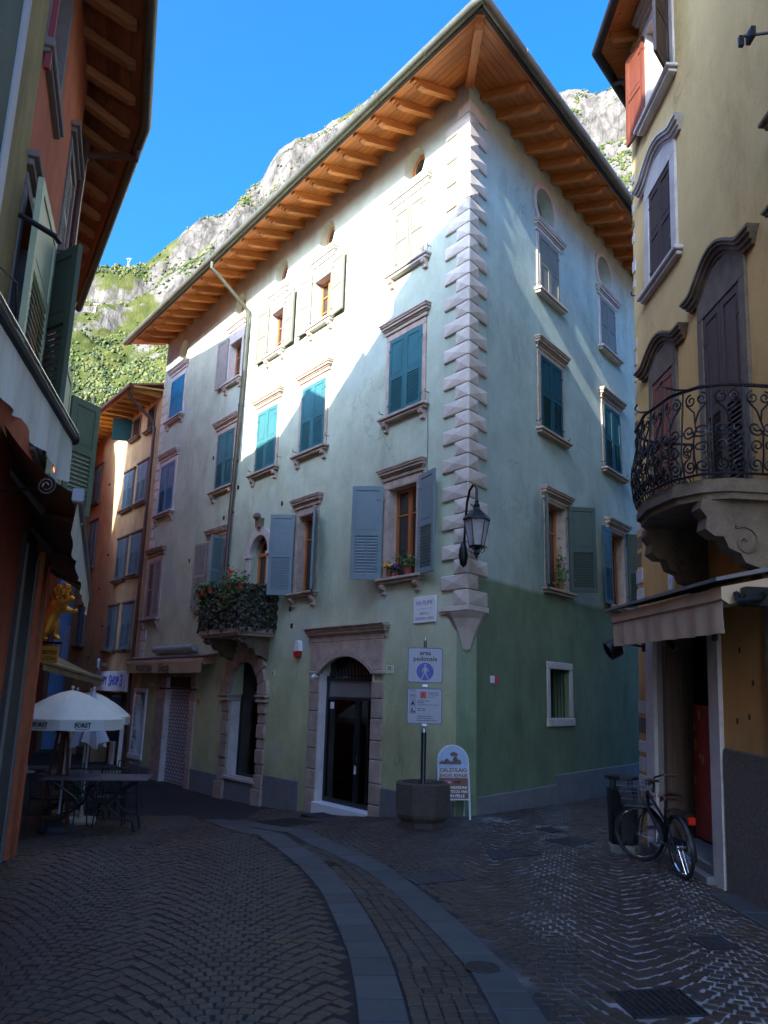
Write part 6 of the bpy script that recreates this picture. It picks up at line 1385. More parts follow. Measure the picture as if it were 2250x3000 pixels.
# granite slab tracks
slab_m = mat('grey_granite_slab', (.062, .070, .072), .6, .16, 7, .25, obj_var=.18, dirt=.25)
for L in (BLK, BRK):
    y = 4.0
    while y < 14.0:
        ln = rnd.uniform(.27, .40) * (1 + .5 * max(0, min(1, (y - 7) / 4))); y1 = y + ln; g_ = .008
        a0, a1 = interp(L, y + g_), interp(L, y1 - g_); w0_, w1_ = bw(y), bw(y1)
        sl = (a1 - a0) / (ln); k = -sl * .75                      # joints square to the track
        P_ = [(a0, y + g_), (a0 + w0_, y + g_ + k * w0_), (a1 + w1_, y1 - g_ + k * w1_), (a1, y1 - g_)]
        cx, cy = sum(p[0] for p in P_) / 4, sum(p[1] for p in P_) / 4
        s = MB(); vs = []
        for z_, i_ in ((-.04, 1), (.001, 1), (.006, .965)): vs += [(cx + (px - cx) * i_, cy + (py - cy) * i_, gz(px, py) + z_) for px, py in P_]
        s.add(vs, [(0, 1, 5, 4), (1, 2, 6, 5), (2, 3, 7, 6), (3, 0, 4, 7), (4, 5, 9, 8), (5, 6, 10, 9), (6, 7, 11, 10), (7, 4, 8, 11), (8, 9, 10, 11)]); obj('paving_slab', s, slab_m, pave)
        y = y1
# drains and covers
cast = mat('cast_iron', (.035, .035, .036), .5, .35, 9, .4, metal=.4)
cov_m = mat('cover_stone', (.05, .055, .065), .55, .25, 6, .25)
def cover(P_, name, label, cat, kind):
    cx, cy = sum(p[0] for p in P_) / 4, sum(p[1] for p in P_) / 4; z0 = gz(cx, cy); Mx = T(cx, cy, z0); t = thing(name, label, cat, Mx)
    loc = [(px - cx, py - cy, gz(px, py) - z0) for px, py in P_]
    def patch(a0, a1, b0, b1, zt, zb=-.03):
        def P2(a_, b_): 
            u0 = Vector(loc[0]).lerp(Vector(loc[1]), a_); u1 = Vector(loc[3]).lerp(Vector(loc[2]), a_); return u0.lerp(u1, b_)
        c = [P2(a0, b0), P2(a1, b0), P2(a1, b1), P2(a0, b1)]
        return [tuple(v + Vector((0, 0, zb))) for v in c] + [tuple(v + Vector((0, 0, zt))) for v in c]
    FB = [(0, 1, 5, 4), (1, 2, 6, 5), (2, 3, 7, 6), (3, 0, 4, 7), (4, 5, 6, 7)]
    fr = .035
    s = MB()
    for a_ in ((0, 1, 0, fr), (0, 1, 1 - fr, 1), (0, fr, fr, 1 - fr), (1 - fr, 1, fr, 1 - fr)): s.add(patch(*a_, .006), FB)
    obj('cover_frame', s, cast, t, Mx)
    if kind == 'plate':
        s = MB(); s.add(patch(fr + .01, 1 - fr - .01, fr + .01, 1 - fr - .01, .002), FB); obj('cover_plate', s, cov_m, t, Mx)
        if name == 'manhole_cover':
            s = MB()
            for k in range(7): s.add(patch(.12 + k * .11, .16 + k * .11, .1, .9, .005), FB)
            obj('tread_ribs', s, cast, t, Mx)
    else:
        s = MB(); s.add(patch(fr, 1 - fr, fr, 1 - fr, -.001), FB); obj('pit_shade_sheet', s, black_paint, t, Mx)  # flat black sheet paints the shade of the pit under the bars
        nb_ = 16 if kind == 'long' else 10; s = MB()
        for k in range(nb_): a_ = fr + (1 - 2 * fr) * (k + .25) / nb_; s.add(patch(a_, a_ + (1 - 2 * fr) / nb_ * .5, fr, 1 - fr, .004), FB)
        for k in (.33, .66): s.add(patch(fr, 1 - fr, k - .02, k + .02, .003), FB)
        obj('grate_bars', s, cast, t, Mx)
cover(DR[0], 'drain_grate', 'long iron floor grate in front of the arched shop window', 'drain grate', 'long')
cover(DR[1], 'drain_grate', 'small dark drain grate between the two granite slab tracks', 'drain grate', 'bars')
cover(DR[2], 'manhole_cover', 'blue grey metal cover in the paving right of the concrete planter', 'manhole cover', 'plate')
cover(DR[3], 'manhole_cover', 'square dark cover beside the right hand granite track', 'manhole cover', 'plate')
cover(DR[4], 'drain_grate', 'patterned cast iron grate nearest the camera at the bottom right', 'drain grate', 'bars')
cover(DR[5], 'manhole_cover', 'farthest small cover at the mouth of the side alley', 'manhole cover', 'plate')
cover(DR[6], 'manhole_cover', 'dark cover in the paving left of the litter bin', 'manhole cover', 'plate')
cover(DR[7], 'manhole_cover', 'dark square cover in the cobbles by the yellow house wall', 'manhole cover', 'plate')
Mx = T(MC[0], MC[1], gz(*MC[:2])); t = thing('manhole_cover', 'round iron cover set into the right hand granite track', 'manhole cover', Mx)
s = MB(); s.lathe([(.115, -.04), (.115, .009), (.098, .009), (.096, .004)], 24, cap=False); obj('cover_frame', s, cast, t, Mx)
s = MB(); s.lathe([(.096, -.03), (.096, .007), (.06, .007), (.058, .010), (.03, .010), (.028, .007)], 24); s.box(-.02, -.006, .0, .02, .006, .012); obj('cover_plate', s, cast, t, Mx)
# kerb strip along the yellow house
for i in range(9):
    y0 = 3.2 + i * .66
    s = MB(); s.box(3.05, y0, -.06, 3.30, y0 + .645, .02 + .0, .01); 
    if y0 + .645 < 7.9: obj('kerb_stone', s, slab_m, pave)
# doormat
Mx = FM @ T(3.05, .55, gz(-.6, 15.3)); p = Mx.translation; Mx = FM @ T(3.05, .50, gz(p.x, p.y) + .004)
s = MB(); s.box(-.36, -.22, -.02, .36, .22, .016, .006); tag(obj('doormat', s, mat('black_rubber_mat', (.02, .02, .022), .9, .3, 30, .6), None, Mx), 'dark doormat on the paving before the shop door', 'doormat')
# a few scraps of litter and leaves on the cobbles
r_ = random.Random(5); vs = []; fs = []
for _ in range(260):
    a_ = r_.random(); x, y = (r_.uniform(-4.4, -2.0), r_.uniform(8.5, 12.5)) if a_ < .6 else (r_.uniform(-4, 3), r_.uniform(5, 13))
    if inside_walls(x, y) or not visible(x, y): continue
    z = gz(x, y) + .006; an = r_.uniform(0, 6.28); L_ = r_.uniform(.006, .022); W_ = r_.uniform(.004, .009); o = len(vs)
    vs += [(x + L_ * math.cos(an), y + L_ * math.sin(an), z), (x - W_ * math.sin(an), y + W_ * math.cos(an), z + .006), (x - L_ * math.cos(an), y - L_ * math.sin(an), z + .002), (x + W_ * math.sin(an), y - W_ * math.cos(an), z + .004)]; fs += [(o, o + 1, o + 2, o + 3)]
q = MB(); q.v = vs; q.f = fs; q.m = [0] * len(fs); o = obj('fallen_leaves', q, mat_leaf('dry_leaf', (.10, .06, .02), (.22, .15, .06), (.38, .32, .22)), None, stuff=True); tag(o, 'scattered dry leaves and crumbs on the cobbles', 'leaves')
# ================================================================== street furniture
# ---- planter with the pedestrian signs
PX, PY = .625, 11.25; z0 = gz(PX, PY); PMx = T(PX, PY, z0)
pl_ = thing('concrete_planter', 'octagonal brown concrete planter holding the pedestrian sign post', 'planter', PMx)
conc = mat('exposed_aggregate', (.085, .064, .048), .95, .35, 26, .9, dist=.012)
s = MB(); s.lathe([(.27, -.05), (.30, .0), (.30, .07), (.36, .13), (.375, .17), (.375, .54), (.36, .56), (.31, .56), (.30, .50)], 8, ang0=PI / 8); obj('tub', s, conc, pl_, PMx)
s = MB(); s.lathe([(.0, .505), (.305, .505)], 8, cap=False, ang0=PI / 8); obj('soil', s, mat('dark_soil', (.02, .016, .012), .95, .3, 20, .6), pl_, PMx)
for k in range(8):
    a_ = PI / 8 + k * PI / 4; s = MB(); s.tube([(.378 * math.cos(a_), .378 * math.sin(a_), .17), (.378 * math.cos(a_), .378 * math.sin(a_), .54)], .008, 4); obj('edge_rib', s, conc, pl_, PMx)
SMx = T(PX, PY - .02, z0 + .5); sp_ = thing('pedestrian_sign', 'sign post with area pedonale sign over a panel of rules', 'sign', SMx @ RZ(R(2)))
SMx = SMx @ RZ(R(2))
s = MB(); s.lathe([(.05, 0), (.05, .02), (.036, .04), (.036, .70), (.034, .72)], 14); obj('post', s, black_paint, sp_, SMx, smooth=True)
s = MB(); s.lathe([(.037, .70), (.037, .74), (.022, .76), (.022, 1.92), (.028, 1.93), (.02, 1.97), (.0, 1.985)], 12, cap=False); obj('upper_pole', s, steel, sp_, SMx, smooth=True)
sgn_w = mat('sign_white', (.33, .34, .38), .35, .05, 4, 0); sgn_b = mat('sign_blue', (.015, .035, .30), .35, .1, 4, 0); sgn_e = mat('sign_edge_blue', (.03, .05, .15), .4, .1, 4, 0); sgn_k = mat('sign_black', (.01, .01, .012), .5, .1, 4, 0); sgn_r = mat('sign_red', (.50, .05, .02), .45, .1, 4, 0)
def rrect(w_, h_, r_, n=5): return [(sx * (w_ / 2 - r_) + r_ * math.cos(a0 + PI / 2 * k / n), sz * (h_ / 2 - r_) + r_ * math.sin(a0 + PI / 2 * k / n)) for sx, sz, a0 in ((1, 1, 0), (-1, 1, PI / 2), (-1, -1, PI), (1, -1, 1.5 * PI)) for k in range(n + 1)]
def signpanel(zc, w_, h_):
    Mz = SMx @ T(0, -.045, zc); s = MB(); s.prism(rrect(w_, h_, .035), 0, .012); p = obj('sign_panel', s, sgn_e, sp_, Mz)
    s = MB(); s.prism(rrect(w_ - .02, h_ - .02, .03), -.002, 0.001); obj('sign_face', s, sgn_w, p, Mz); return p, Mz
p1s, M1 = signpanel(1.595, .48, .475); p2s, M2 = signpanel(1.05, .48, .475)
place(text_mesh('area', .090, .0004, sgn_k, 0, .0016), 'lettering', p1s, M1 @ T(.0, -.003, .165)); place(text_mesh('pedonale', .090, .0004, sgn_k, 0, .0016), 'lettering', p1s, M1 @ T(0, -.003, .085))
s = MB(); s.prism([(.118 * math.cos(2 * PI * k / 32), -.085 + .118 * math.sin(2 * PI * k / 32)) for k in range(32)], -.0035, -.001); obj('blue_disc', s, sgn_b, p1s, M1)
s = MB(); Y0, Y1 = -.0048, -.0036
s.prism([(.016 * math.cos(2 * PI * k / 12) + .0, -.002 + .016 * math.sin(2 * PI * k / 12)) for k in range(12)], Y0, Y1)
s.prism([(-.018, -.025), (.018, -.025), (.024, -.06), (.016, -.10), (-.016, -.10), (-.024, -.06)], Y0, Y1)
s.prism([(-.018, -.028), (-.045, -.065), (-.042, -.095), (-.032, -.095), (-.034, -.068), (-.014, -.046)], Y0, Y1); s.prism([(.018, -.028), (.045, -.062), (.052, -.09), (.042, -.094), (.034, -.068), (.014, -.046)], Y0, Y1)
s.prism([(-.016, -.10), (.002, -.10), (-.022, -.150), (-.042, -.186), (-.055, -.180), (-.034, -.142)], Y0, Y1); s.prism([(-.002, -.10), (.016, -.10), (.034, -.146), (.048, -.182), (.034, -.187), (.018, -.150)], Y0, Y1)
obj('walking_figure', s, sgn_w, p1s, M1)
s = MB(); s.box(.04, -.0035, .10, .11, -.001, .19); s.box(-.075, -.004, .12, -.06, -.0015, .15); b_ = obj('red_square', s, sgn_r, p2s, M2)
s = MB(); s.box(-.092 - .11, -.0035, .10, -.10, -.001, .19, 0)
sq = MB()
for (a0, c0) in ((.165, .11), (.06, .005)[::-1] if False else (.03, .0), (-.085, 0)): pass
def outline(mb, x0, z0_, x1, z1_, t=.003):
    for r4 in ((x0, z0_, x1, z0_ + t), (x0, z1_ - t, x1, z1_), (x0, z0_ + t, x0 + t, z1_ - t), (x1 - t, z0_ + t, x1, z1_ - t)): mb.box(r4[0], -.0035, r4[1], r4[2], -.001, r4[3])
o1 = MB(); outline(o1, -.205, .10, -.12, .19); outline(o1, -.205, .0, -.12, .085); outline(o1, -.205, -.10, -.12, -.015); obj('pictogram_frames', o1, sgn_k, p2s, M2)
s = MB(); red = [(-.075 + .0, 0)]
s.box(-.20 + .14, -.004, .10, .02, -.001, .19); obj('red_square', s, sgn_r, p2s, M2); bpy.data.objects.remove(b_)
s = MB(); s.prism([(-.04, .115), (-.015, .15), (-.005, .17), (-.02, .165), (-.045, .13)], -.0052, -.0041); obj('red_square_mark', s, sgn_k, p2s, M2)
s = MB()   # bicycle, seated figure and porter pictograms
for cx_ in (-.185, -.145): s.tube([(cx_ + .015 * math.cos(k * PI / 6), -.003, .13 + .015 * math.sin(k * PI / 6)) for k in range(12)], .0022, 4, closed=True)
s.tube([(-.185, -.003, .13), (-.172, -.003, .155), (-.150, -.003, .155), (-.165, -.003, .13), (-.172, -.003, .155)], .0022, 4); s.tube([(-.145, -.003, .13), (-.152, -.003, .165), (-.14, -.003, .168)], .0022, 4)
s.prism([(-.165, .062), (-.150, .062), (-.150, .075), (-.165, .075)], -.0035, -.001); s.prism([(-.168, .06), (-.148, .055), (-.145, .03), (-.130, .022), (-.135, .012), (-.165, .014), (-.19, .010), (-.185, .03)], -.0035, -.001)
s.prism([(-.178, -.038), (-.165, -.038), (-.165, -.026), (-.178, -.026)], -.0035, -.001); s.prism([(-.182, -.042), (-.165, -.042), (-.15, -.06), (-.155, -.066), (-.168, -.055), (-.155, -.092), (-.166, -.094), (-.175, -.075), (-.188, -.094), (-.197, -.09), (-.182, -.07)], -.0035, -.001); s.prism([(-.150, -.09), (-.128, -.09), (-.128, -.068), (-.150, -.068)], -.0035, -.001)
obj('pictograms', s, sgn_k, p2s, M2)
for t_, x, z, sz in (('escluso', -.20, .212, .026), ('velocipedi dalle', .045, .175, .021), ('ore 19.30 alle 10.00', .045, .148, .018), ('tutti i giorni', .045, .121, .020), ('veicoli autorizzati', -.095, .068, .022), ('dalle 6.00', -.095, .043, .021), ('con contrassegno e per carico e scarico', -.095, .016, .0175), ('carico merci', -.095, -.035, .021), ('6.00 - 10.00', -.095, -.060, .021), ('velocipedi a motore', -.095, -.135, .024), ('condotti a mano nelle ore', -.105, -.162, .022), ('di apertura dei negozi e mercati', -.105, -.19, .0205)):
    place(text_mesh(t_, sz, .0003, sgn_k, 0, .0006, 'LEFT', 1.0), 'lettering', p2s, M2 @ T(x, -.003, z))
for z in (1.32, .80): s = MB(); s.box(-.034, -.05, z - .022, .034, .035, z + .022, .006); s.box(-.018, -.055, z - .012, .018, -.045, z + .012); obj('clamp', s, steel, sp_, SMx)

# ---- A-board CALZOLAIO SHOES REPAIR
AM = T(1.11, 11.86, gz(1.1, 11.86)) @ RZ(R(9)) @ Matrix.Rotation(R(-9), 4, 'X')
ab = thing('advertising_board', 'arched advertising board lettered CALZOLAIO SHOES REPAIR leaning at the corner', 'sign board', AM)
al_w = mat('white_tube', (.62, .63, .64), .35, .06, 6, 0)
w_ = .225; ztop = .78
P_ = [(-w_, 0, 0), (-w_, 0, ztop)] + [(w_ * math.cos(PI - PI * k / 14), 0, ztop + w_ * math.sin(PI * k / 14)) for k in range(1, 14)] + [(w_, 0, ztop), (w_ + .0, 0, 0)]
s = MB(); s.tube(P_, .014, 8); s.tube([(-w_, 0, .27), (w_, 0, .27)], .012, 6); obj('frame', s, al_w, ab, AM, smooth=True)
s = MB(); s.tube([(-w_, .03, ztop), (-w_, .34, .06)], .012, 6); s.tube([(w_, .03, ztop), (w_, .34, .06)], .012, 6); obj('prop_legs', s, al_w, ab, AM)
brd_b = mat('board_brown', (.17, .075, .04), .5, .2, 6, 0); brd_s = mat('board_sky', (.34, .46, .60), .5, .2, 7, 0)
s = MB(); s.box(-w_ + .012, -.005, .28, w_ - .012, .005, .56); obj('board_lower', s, brd_b, ab, AM)
s = MB(); s.prism([(-w_ + .012, .56), (w_ - .012, .56), (w_ - .012, ztop)] + [((w_ - .012) * math.cos(PI * k / 14), ztop + (w_ - .012) * math.sin(PI * k / 14)) for k in range(1, 14)] + [(-w_ + .012, ztop)], -.005, .005); obj('board_upper', s, brd_s, ab, AM)
s = MB(); s.box(-.21, -.007, .56, .21, -.0052, .70); obj('board_pale_band', s, mat('board_pale', (.50, .47, .46), .5, .15, 6, 0), ab, AM)
s = MB()    # small rooftop silhouette picture in the arch: a generic lakeside town
for x0, x1, z1 in ((-.20, -.12, .80), (-.13, -.05, .83), (-.06, .01, .80), (.0, .07, .86), (.06, .12, .82)): s.prism([(x0, .745), (x1, .745), (x1, z1 - .03), ((x0 + x1) / 2, z1), (x0, z1 - .03)], -.0075, -.0053)
s.prism([(-.03, .86), (.06, .85), (.08, .89), (.02, .92), (-.04, .90)], -.0075, -.0053); obj('picture', s, mat('picture_brown', (.13, .075, .05), .5, .5, 25, 0), ab, AM)
for t_, x, z, sz, m_, k in (('CALZOLAIO', 0, .665, .072, ink, 1.0), ('SHOES REPAIR', 0, .588, .070, mat('dark_red_lettering', (.12, .02, .018), .5, .1, 6, 0), .92), ('RIPARAZIONE', .045, .43, .050, white_paint, .95), ('ARTICOLI VARI', .045, .375, .050, white_paint, .9), ('IN PELLE', .05, .318, .052, white_paint, 1.05)):
    place(text_mesh(t_, sz, .0006, m_, .08, .0012, 'CENTER', k), 'lettering', ab, AM @ T(x, -.0075, z))
s = MB(); s.prism([(-.18, .50), (-.12, .53), (-.03, .515), (-.03, .488), (-.12, .475)], -.0075, -.0053); obj('pink_badge', s, mat('pink_badge', (.55, .12, .28), .5, .2, 20, 0), ab, AM); place(text_mesh('Gaspari', .035, .0006, white_paint, .1), 'lettering', ab, AM @ T(-.1, -.0085, .502))
s = MB(); s.prism([(.0, .492), (.06, .492), (.06, .478), (.12, .505), (.06, .530), (.06, .516), (.0, .516)], -.0075, -.0053); obj('arrow', s, ink, ab, AM)

# ---- litter bin
bx, by_ = 2.875, 9.82; BMx = T(bx, by_, gz(bx, by_)); lb = thing('litter_bin', 'dark metal litter bin with a flat lid at the corner of the yellow house', 'litter bin', BMx)
s = MB(); s.lathe([(.155, .09), (.165, .12), (.175, .68), (.172, .70), (.15, .70)], 8, ang0=PI / 8); obj('bin_body', s, mat('anthracite_metal', (.018, .019, .022), .4, .2, 5, .05, metal=.4), lb, BMx)
s = MB(); s.lathe([(.185, .0), (.185, .075), (.17, .09)], 8, ang0=PI / 8); obj('bin_base', s, mat('pale_concrete', (.20, .19, .165), .9, .2, 9, .4), lb, BMx)
s = MB(); s.lathe([(.19, .80), (.195, .81), (.19, .835), (.10, .845)], 8, ang0=PI / 8); obj('lid', s, MATS['anthracite_metal'], lb, BMx)
for k in range(4): a_ = k * PI / 2 + .3; s = MB(); s.box(.14 * math.cos(a_) - .012, .14 * math.sin(a_) - .012, .69, .14 * math.cos(a_) + .012, .14 * math.sin(a_) + .012, .81); obj('lid_post', s, MATS['anthracite_metal'], lb, BMx)

# ---- bicycle
RW = .275; rear = Vector((3.06, 8.46, 0)); head = Vector((-.06, .998, 0)).normalized()
BK = frame((rear.x, rear.y, gz(3.0, 8.6)), (head.x, head.y, 0), (-head.y, head.x, 0)) @ Matrix.Rotation(R(-4), 4, 'X')   # x forward, y left; leaning right
bk = thing('bicycle', 'black city bicycle with basket and pink saddle on its kickstand by the bin', 'bicycle', BK)
rub = mat('tyre_rubber', (.012, .012, .012), .8, .2, 20, .2); chrome = mat('chrome', (.6, .6, .62), .15, .1, 6, 0, metal=1.0); fr_b = mat('black_frame_paint', (.015, .015, .018), .3, .1, 5, 0)
def wheel(M_):
    s = MB(); ring = [(RW * math.cos(2 * PI * k / 36), 0, RW * math.sin(2 * PI * k / 36)) for k in range(36)]; s.tube(ring, .019, 8, closed=True); wh = obj('wheel', s, rub, bk, M_, smooth=True)
    s = MB(); s.tube([(p[0] * .93, 0, p[2] * .93) for p in ring], .012, 6, closed=True); obj('rim', s, chrome, wh, M_, smooth=True)
    s = MB()
    for k in range(24): a_ = 2 * PI * k / 24; s.tube([(.02 * math.cos(a_ + 1), .02 if k % 2 else -.02, .02 * math.sin(a_ + 1)), (RW * .93 * math.cos(a_), 0, RW * .93 * math.sin(a_))], .0014, 3)
    obj('spokes', s, chrome, wh, M_, stuff=True)
    s = MB(); s.tube([(0, -.05, 0), (0, .05, 0)], .018, 8); obj('hub', s, chrome, wh, M_)
    s = MB(); 
    vs = []; n = 20
    for i in range(n + 1):
        a_ = R(20) + R(175) * i / n
        for j, (dr_, y) in enumerate(((.028, -.028), (.040, 0), (.028, .028))): vs.append(((RW + dr_) * math.cos(a_), y, (RW + dr_) * math.sin(a_)))
    s.add(vs, [(i * 3 + j, i * 3 + 3 + j, i * 3 + 4 + j, i * 3 + 1 + j) for i in range(n) for j in range(2)]); obj('mudguard', s, fr_b, wh, M_, smooth=True); return wh
Mr = BK @ T(0, 0, RW + .015); wheel(Mr)
WB = .93; STEER = R(46)
hx = WB - .10
Mf = BK @ T(hx, 0, 0) @ RZ(STEER) @ T(.10, 0, RW + .015); wheel(Mf)
bb = (.40, 0, .27); seat = (.24, 0, .70); headt = (.72, 0, .74); headb = (.76, 0, .56); ra_ = (0, 0, RW)
s = MB()
for a_, b_, r_ in ((bb, seat, .015), (bb, headb, .019), ((.33, 0, .50), headt, .016), (headb, headt, .020)): s.tube([a_, b_], r_, 8)
for sy in (-.055, .055): s.tube([(0, sy, RW), (.37, sy * .5, .27)], .010, 6); s.tube([(0, sy, RW), (.26, sy * .3, .62)], .008, 6)
obj('bicycle_frame', s, fr_b, bk, BK, smooth=True)
FKM = BK @ T(hx, 0, 0) @ RZ(STEER)
s = MB(); o_ = -hx
for sy in (-.05, .05): s.tube([(.10, sy, RW + .015), (.06, sy, .45), (headb[0] + o_ + .02, sy * .6, .60)], .011, 6)
s.tube([(headb[0] + o_ + .02, -.03, .60), (headb[0] + o_ + .02, .03, .60)], .014, 6); s.tube([(headt[0] + o_, 0, .72), (headt[0] + o_ - .02, 0, .82)], .013, 8); obj('fork', s, fr_b, bk, FKM)
hb = headt[0] + o_ - .02
s = MB(); s.tube([(hb, 0, .82), (hb + .03, .06, .83), (hb + .05, .14, .86), (hb - .02, .22, .88), (hb - .12, .25, .875)], .011, 8); s.tube([(hb, 0, .82), (hb + .03, -.06, .83), (hb + .05, -.14, .86), (hb - .02, -.22, .88), (hb - .12, -.25, .875)], .011, 8); obj('handlebar', s, chrome, bk, FKM, smooth=True)
for sy in (-1, 1): s = MB(); s.tube([(hb - .04, sy * .232, .88), (hb - .16, sy * .26, .872)], .017, 8); obj('grip', s, leather, bk, FKM)
s = MB(); s.box(hb + .02, .07, .80, hb + .06, .11, .84, .005); obj('brake_lever', s, chrome, bk, FKM)
# basket on the front
s = MB(); x0, x1 = hb + .06, hb + .32
for z, e in ((.58, .0), (.66, .015), (.74, .03), (.80, .04)): s.tube([(x0, -.13 - e, z), (x1 + e, -.13 - e, z), (x1 + e, .13 + e, z), (x0, .13 + e, z)], .004 if z < .8 else .008, 5, closed=True)
for k in range(9):
    t = k / 8; s.tube([(x0 + (x1 - x0) * t, -.13, .58), (x0 + (x1 + .04 - x0) * t, -.17, .80)], .003, 4); s.tube([(x0 + (x1 - x0) * t, .13, .58), (x0 + (x1 + .04 - x0) * t, .17, .80)], .003, 4); s.tube([(x1, -.13 + .26 * t, .58), (x1 + .04, -.17 + .34 * t, .80)], .003, 4); s.tube([(x0, -.13 + .26 * t, .58), (x1, -.13 + .26 * t, .58)], .003, 4)
obj('basket', s, mat('basket_grey', (.10, .11, .13), .5, .15, 6, 0), bk, FKM)
s = MB(); n = 10; vs = []
for i in range(n + 1):
    t = i / n; x = seat[0] - .14 + .27 * t; wd_ = .105 * (1 - t) ** .8 + .022
    for j in range(7): y = -1 + 2 * j / 6; vs.append((x, y * wd_, .775 + .02 * (1 - t) - .035 * abs(y) ** 2.5 - .012 * math.sin(t * PI)))
s.add(vs, [(i * 7 + j, i * 7 + 7 + j, i * 7 + 8 + j, i * 7 + 1 + j) for i in range(n) for j in range(6)]); vs2 = [(a_, b_ * .8, c_ - .045) for a_, b_, c_ in vs]; s.add(vs2, [(i * 7 + j, i * 7 + 1 + j, i * 7 + 8 + j, i * 7 + 7 + j) for i in range(n) for j in range(6)])
rimq = [j for j in range(7)]; 
obj('saddle', s, mat('pink_leather', (.30, .13, .11), .5, .15, 8, .1), bk, BK, smooth=True)
s = MB(); s.tube([seat, (seat[0] - .02, 0, .77)], .012, 8); s.tube([(seat[0] - .10, -.05, .735), (seat[0] + .08, -.012, .74)], .005, 4); s.tube([(seat[0] - .10, .05, .735), (seat[0] + .08, .012, .74)], .005, 4); obj('seat_post', s, chrome, bk, BK)
s = MB(); 
for sy in (-.055, -.02, .02, .055): s.tube([(-.30, sy, .635), (.18, sy, .635)], .005, 4)
s.tube([(-.30, -.055, .635), (-.30, .055, .635)], .005, 4); s.tube([(-.08, -.06, .635), (0, -.06, RW)], .005, 4); s.tube([(-.08, .06, .635), (0, .06, RW)], .005, 4); obj('rear_rack', s, fr_b, bk, BK)
s = MB(); s.box(-.345, -.035, .55, -.315, .035, .62, .008); obj('reflector', s, mat('red_reflector', (.55, .02, .008), .25, .1, 20, 0), bk, BK)
s = MB(); s.prism([(.0, .27), (.02, .345), (.36, .34), (.42, .27), (.36, .21), (.02, .24)], -.075, -.06); obj('chain_guard', s, fr_b, bk, BK)
s = MB(); s.tube([(.40, -.10, .27), (.40, -.10, .12)], .008, 5); s.tube([(.40, .09, .27), (.40, .09, .42)], .008, 5); s.tube([(.40, -.10, .27), (.40, .09, .27)], .010, 6); s.box(.36, -.18, .10, .44, -.10, .125); s.box(.36, .09, .41, .44, .17, .435); obj('crank', s, chrome, bk, BK)
s = MB(); s.tube([(.30, .02, .26), (.26, .17, -.0)], .008, 6); obj('kickstand', s, fr_b, bk, BK)

# ---- terrace: umbrellas, tables, chairs, easel
cream_c = mat('cream_umbrella_canvas', (.78, .79, .66), .8, .08, 3, .06, dirt=.1); cream_y = mat('yellowed_canvas', (.42, .37, .20), .85, .15, 3, .1); white_c = mat('white_umbrella_canvas', (.56, .56, .60), .85, .08, 3, .06)
alu = mat('umbrella_pole', (.50, .49, .46), .4, .1, 6, 0)
def open_umbrella(x, y, zf, Rr, zr, rot, label, logo):
    zg_ = gz(x, y); Mx = T(x, y, zg_); um = thing('open_umbrella', label, 'umbrella', Mx, None); zt = zf - zg_; zr -= zg_
    s = MB(); n = 8; sub = 6; rad = 5; vs = [(0, 0, zt - .06)]
    for i in range(1, rad + 1):
        t = i / rad
        for k in range(n * sub):
            a_ = rot + 2 * PI * k / (n * sub); fr = (k % sub) / sub; sag = math.sin(fr * PI); r_ = Rr * t * (1 - .055 * sag * t); vs.append((r_ * math.cos(a_), r_ * math.sin(a_), zt - .06 - (zt - .06 - zr) * t ** 1.5 - .03 * sag * t * (1 - t) * 2 ))
    m_ = n * sub; fs = [(0, 1 + k, 1 + (k + 1) % m_) for k in range(m_)]
    for i in range(rad - 1): fs += [(1 + i * m_ + k, 1 + (i + 1) * m_ + k, 1 + (i + 1) * m_ + (k + 1) % m_, 1 + i * m_ + (k + 1) % m_) for k in range(m_)]
    s.add(vs, fs); obj('canopy', s, cream_c, um, Mx, smooth=True)
    s = MB(); vs = []
    for k in range(m_):
        fr = (k % sub) / sub; a_ = rot + 2 * PI * k / m_; r_ = Rr * (1 - .055 * math.sin(fr * PI)); r2 = r_ * 1.003
        vs += [(r_ * math.cos(a_), r_ * math.sin(a_), zr), (r2 * math.cos(a_), r2 * math.sin(a_), zr - .15 - .012 * math.sin(fr * PI))]
    s.add(vs, [(2 * k, 2 * k + 1, 2 * ((k + 1) % m_) + 1, 2 * ((k + 1) % m_)) for k in range(m_)]); obj('valance', s, cream_c, um, Mx)
    s = MB(); s.ball((0, 0, zt - .02), .028, 8, 5); s.tube([(0, 0, zt - .08), (0, 0, zt - .02)], .015, 6); obj('finial', s, alu, um, Mx)
    s = MB(); s.tube([(0, 0, 0), (0, 0, zt - .1)], .019, 8); obj('pole', s, alu, um, Mx)
    s = MB()
    for k in range(8): a_ = rot + 2 * PI * k / 8; s.tube([(0, 0, zt - .12), (Rr * .55 * math.cos(a_), Rr * .55 * math.sin(a_), zt - .06 - (zt - zr) * .40), (Rr * .98 * math.cos(a_), Rr * .98 * math.sin(a_), zr - .02)], .007, 4)
    obj('ribs', s, alu, um, Mx)
    for da, t_ in logo:
        Ml = Mx @ RZ(da) @ T(Rr * .962, 0, zr - .08) @ RZ(PI / 2)
        s = MB()
        for q in ((-.095, -.055, .095, -.050), (-.095, .050, .095, .055), (-.095, -.05, -.09, .05), (.09, -.05, .095, .05)): s.box(q[0], -.002, q[1], q[2], .0, q[3])
        obj('logo_frame', s, ink, um, Ml); place(text_mesh(t_, .085, .0006, ink, 0, .003, 'CENTER', .95), 'lettering', um, Ml @ T(0, -.002, 0))
    s = MB(); s.lathe([(.26, 0), (.27, .04), (.24, .09), (.05, .10), (.04, .25), (.022, .26)], 20); obj('umbrella_base', s, mat('dark_base', (.06, .06, .058), .8, .2, 8, .3), um, Mx, smooth=True)
